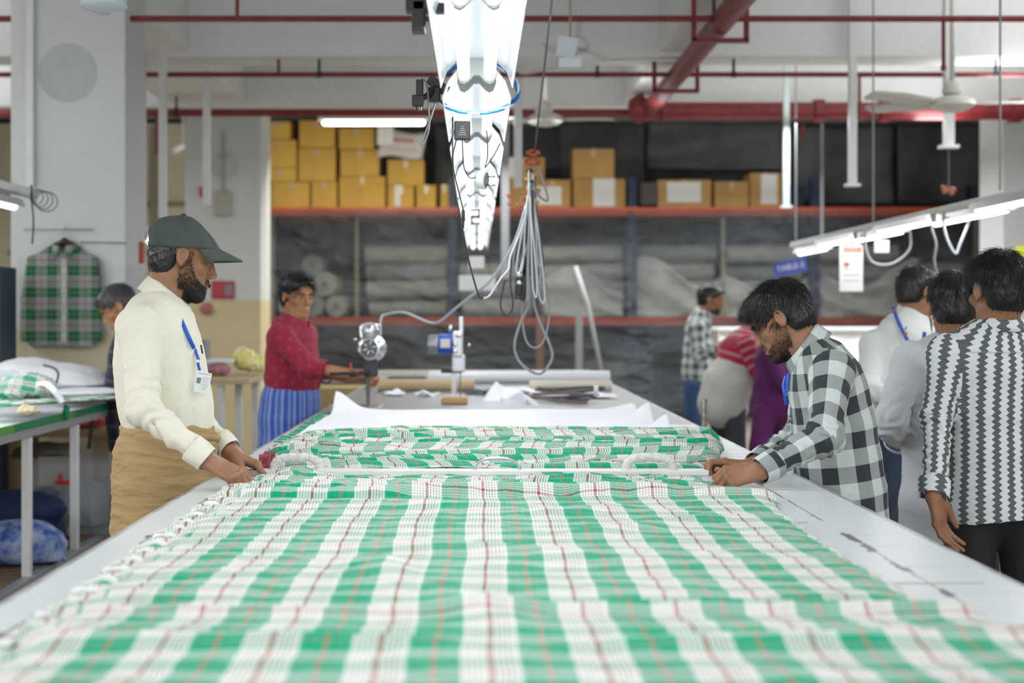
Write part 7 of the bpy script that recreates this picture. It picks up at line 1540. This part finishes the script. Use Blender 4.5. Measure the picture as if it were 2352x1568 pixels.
def man_print():
    Y = 6.6; c = V3(W(2108, 672, Y)); A = head_axes((.92, .38, 0), 6); s = .98; l = nrm(np.cross((0, 0, 1), (.70, -.71, 0)))
    rows = [(V3(W(2099, 732, Y)), .060, .054), (V3(W(2094, 744, Y)), .135, .080), (V3(W(2082, 768, Y)), .178, .102), (V3(W(2074, 830, Y)), .185, .118), (V3(W(2070, 910, Y)), .175, .122), (V3(W(2066, 985, Y)), .165, .118), (V3(W(2066, 1000, Y)), .155, .11)]
    a1 = dict(S=W(2010, 792, 6.55), E=W(1992, 895, 6.45), W=W(2085, 925, 6.25), r=(.066, .056, .045), sl=.9, H=hframe((.9, 0, -.2), (0, -.7, .7), (0, 0, 1)))
    a2 = dict(S=W(2155, 792, 6.75), E=W(2175, 890, 6.6), W=W(2110, 935, 6.3), r=(.066, .056, .045), sl=.9, H=hframe((-.9, 0, -.2), (0, -.7, .7), (0, 0, 1)))
    m_s = shirt_plain('printed_white_shirt', (.76, .78, .77), dab=True)
    legs = [(W(2062, 1010, Y)+Vector(l*q*.085), Vector((W(2060, 0, Y).x, Y, .5))+Vector(l*q*.1), Vector((W(2058, 0, Y).x, Y, .08))+Vector(l*q*.11)) for q in (-1, 1)]
    root, V, Q, _ = make_person('man in white shirt with small dark prints, face hidden behind others at the right', (W(2066, 0, Y).x, Y, 0), c, A, s, rows, l, [a1, a2], M_SKIN, m_s, mat('navy_jeans', (.018, .035, .065), .8, var=.3), legs, .0055, .007, 1, W(2100, 722, Y), seed=71)
    hair(root, c, A, s, M_HAIR, .9, 1800, .025, .2, 73, .001, .005, .012, .2, nape=-.05, messy=.03)
    collar('collar', V3(W(2100, 727, Y)), head_axes((.70, -.71, 0), 14), .066, .070, m_s, root, .036, .048)
    b = MB(); b.tube([Vector(V3(W(2066, 992, Y))+l*.166*math.cos(a)+nrm((.7, -.71, 0))*.12*math.sin(a)) for a in [2*math.pi*i/32 for i in range(33)]], .014, 8); b.build('belt', mat('brown_belt', (.16, .06, .03), .5), root, True)
    t = thing('lanyard', 'blue lanyard with red badges worn by the man in the printed white shirt', 'lanyard', W(2100, 815, 6.35))
    p1 = [W(2052, 704, 6.50), W(2060, 730, 6.46), W(2074, 760, 6.43), W(2090, 792, 6.42), W(2100, 814, 6.42)]; strap('neck_strap', p1, .018, M_LAN, t, (.1, -1, .2), .0014)
    p2 = [W(2124, 762, 6.42), W(2121, 780, 6.42), W(2117, 800, 6.42), W(2112, 815, 6.42)]; strap('neck_strap', p2, .018, M_LAN, t, (.1, -1, .2), .0014)
    for q in ((2056, 712, 6.475), (2080, 766, 6.415), (2120, 783, 6.41)): MB().box(W(*q), (.014, .003, .014), rot=Matrix.Rotation(.4, 3, 'Y')).build('red_badge', mat('badge_red', (.45, .08, .07), .5), t)
man_print()
def man_white():
    Y = 5.0; c = V3(W(2188, 707, Y)); A = head_axes((.22, .97, 0), 12); s = .99; f = nrm((.2, .98, 0)); l = nrm(np.cross((0, 0, 1), f))
    rows = [(V3(W(2198, 798, Y)), .060, .054), (V3(W(2195, 810, Y)), .115, .08), (V3(W(2188, 832, Y)), .17, .105), (V3(W(2186, 880, Y)), .168, .118), (V3(W(2184, 960, Y)), .160, .12), (V3(W(2182, 1060, Y)), .162, .12), (V3(W(2180, 1150, Y)), .172, .128), (V3(W(2180, 1240, Y)), .178, .130)]
    a1 = dict(S=W(2095, 828, 4.96), E=W(2042, 975, 4.92), W=W(2078, 1020, 5.22), r=(.066, .058, .052), sl=.8, H=hframe((.3, .95, .1), (-.7, 0, .7), (0, 0, 1)))
    a2 = dict(S=W(2285, 828, 5.05), E=W(2310, 975, 5.1), W=W(2280, 1010, 5.35), r=(.066, .058, .052), sl=.8, H=hframe((-.3, .95, .1), (.7, 0, .7), (0, 0, 1)))
    m_s = shirt_plain('plain_pale_shirt', (.66, .69, .73))
    legs = [(W(2178, 1190, Y)+Vector(l*q*.085), Vector((W(2178, 0, Y).x, Y, .5))+Vector(l*q*.1), Vector((W(2178, 0, Y).x, Y, .08))+Vector(l*q*.11)) for q in (-1, 1)]
    root, V, Q, _ = make_person('black-haired man in plain pale shirt seen from behind, second from the right edge', (c[0], Y, 0), c, A, s, rows, l, [a1, a2], M_SKIN, m_s, mat('black_trousers', (.012, .012, .014), .8), legs, .0045, .0055, 1, W(2198, 788, Y), seed=81, amp=.008, fr=15)
    hair(root, c, A, s, M_HAIR, 1.25, 5200, .034, .3, 83, .0006, .004, .0, .22, nape=-.095, messy=.035, crownpt=(0, -.085, .09))
    CA = head_axes(f, 16); collar('collar', V3(W(2198, 797, Y)), CA, .066, .070, m_s, root, .036, .050, .6, .02, .02)
    t = thing('lanyard', 'blue lanyard lettered EXPORTS (P) LTD on the collar of the man in pale shirt', 'lanyard', W(2195, 770, 4.9))
    pts = []; Fb = lambda a, z: Vector(V3(W(2198, 797, Y))+CA[0]*.0865*math.sin(a)-CA[1]*.0905*math.cos(a)+CA[2]*z)
    b = MB(); n_ = 40; rws = [[Fb(-1.35+2.7*i/n_, z) for i in range(n_+1)] for z in (.008, .026)]; b.rings(rws, closed=False, cap=False); b.build('neck_strap', mat('lanyard_bright', (.01, .16, .60), .45), t, True, solid=.001, off=1)
    # lettering bent round the strap
    txt = 'IA EXPORTS (P) LTD.'; bl = MB()
    for i, ch in enumerate(txt):
        if ch == ' ': continue
        a = .49-.052*(len(txt)-1-i); p = Fb(a, .0165); n_ = Vector(-CA[1]*math.cos(a)+CA[0]*math.sin(a)); z_ = n_; y_ = Vector(CA[2]); x_ = y_.cross(z_).normalized(); y_ = z_.cross(x_)
        vs, fs = glyph(ch, .0135); bl.add([p+n_*.0022+x_*v.x+y_*v.y+z_*v.z for v in vs], fs)
    bl.build('lettering', M_CARD, t)
    a = .62; n_ = Vector(-CA[1]*math.cos(a)+CA[0]*math.sin(a)); b = MB(); b.lathe([(0, 0), (.011, .0), (.011, .001), (0, .001)], Fb(a, .017)+n_*.0015, n_, 18); b.build('logo_disc', M_CARD, t)
    b = MB(); b.lathe([(0, 0), (.006, .0), (.006, .001), (0, .001)], Fb(a, .017)+n_*.0028, n_, 14); b.build('logo_dot', mat('logo_red', (.6, .02, .03), .5), t)
    b = MB(); b.lathe([(.0075, 0), (.0088, 0), (.0088, .0007), (.0075, .0007)], Fb(a, .017)+n_*.0027, n_, 18, cap=False); b.build('logo_ring', M_BLK, t)
man_white()
def man_zigzag():
    Y = 4.5; c = V3(W(2291, 668, Y)); A = head_axes((-.22, .975, 0), 6); s = .99; f = nrm((-.05, 1, 0)); l = nrm(np.cross((0, 0, 1), f))
    rows = [(V3(W(2296, 768, Y)), .060, .054), (V3(W(2295, 780, Y)), .115, .078), (V3(W(2292, 806, Y)), .178, .104), (V3(W(2290, 850, Y)), .172, .122), (V3(W(2288, 940, Y)), .158, .120), (V3(W(2288, 1030, Y)), .152, .118), (V3(W(2288, 1110, Y)), .156, .120), (V3(W(2288, 1160, Y)), .164, .124), (V3(W(2290, 1185, Y)), .166, .126)]
    a1 = dict(S=W(2175, 812, 4.47), E=W(2152, 962, 4.43), W=W(2145, 1142, 4.32), r=(.060, .050, .043), sl=.94, H=hframe((.22, .05, -.95), (-.75, .62, 0), (.6, .6, .3)), curl=((.35, .35, .2), (.3, .4, .25), (.25, .4, .3), (.25, .45, .3)), spread=(.10, .02, -.06, -.16), thumb=((.5, .8, -.25), (.1, .2), (.15, .95, -.1)), uf=-f)
    a2 = dict(S=W(2400, 812, 4.47), E=W(2425, 965, 4.45), W=W(2425, 1120, 4.4), r=(.060, .050, .043), sl=.94, H=hframe((-.1, 0, -1), (1, 0, 0), (0, 1, 0)))
    m_s = zigzag_mat('zigzag_shirt')
    legs = [(W(2290, 1180, Y)+Vector(l*q*.08), Vector((W(2290, 0, Y).x, Y, .5))+Vector(l*q*.1), Vector((W(2290, 0, Y).x, Y, .08))+Vector(l*q*.11)) for q in (-1, 1)]
    root, V, Q, tips = make_person('man in black and white zigzag shirt seen from behind, cut by the right edge', (c[0], Y, 0), c, A, s, rows, l, [a1, a2], M_SKIN, m_s, MATS['black_trousers'], legs, .0035, .0045, 1, W(2295, 760, Y), seed=91, amp=.007, fr=15)
    hair(root, c, A, s, M_HAIR, 1.3, 7500, .042, .4, 93, .0006, .004, .0, .26, nape=-.092, messy=.03)
    CA = head_axes(f, 8); collar('collar', V3(W(2296, 768, Y)), CA, .066, .070, m_s, root, .036, .050, .6, .02, .02)
    b = MB(); b.grid(lambda u, v: Vector(V3(W(2289, 806, Y))+l*(.5-u)*.30+f*(-.119+.055*(2*u-1)**2)+np.array([0, 0, -.0015*v])), 30, 1); b.build('yoke_seam', mat('seam_grey', (.5, .52, .53), .8), root, True, solid=.0012)
man_zigzag()
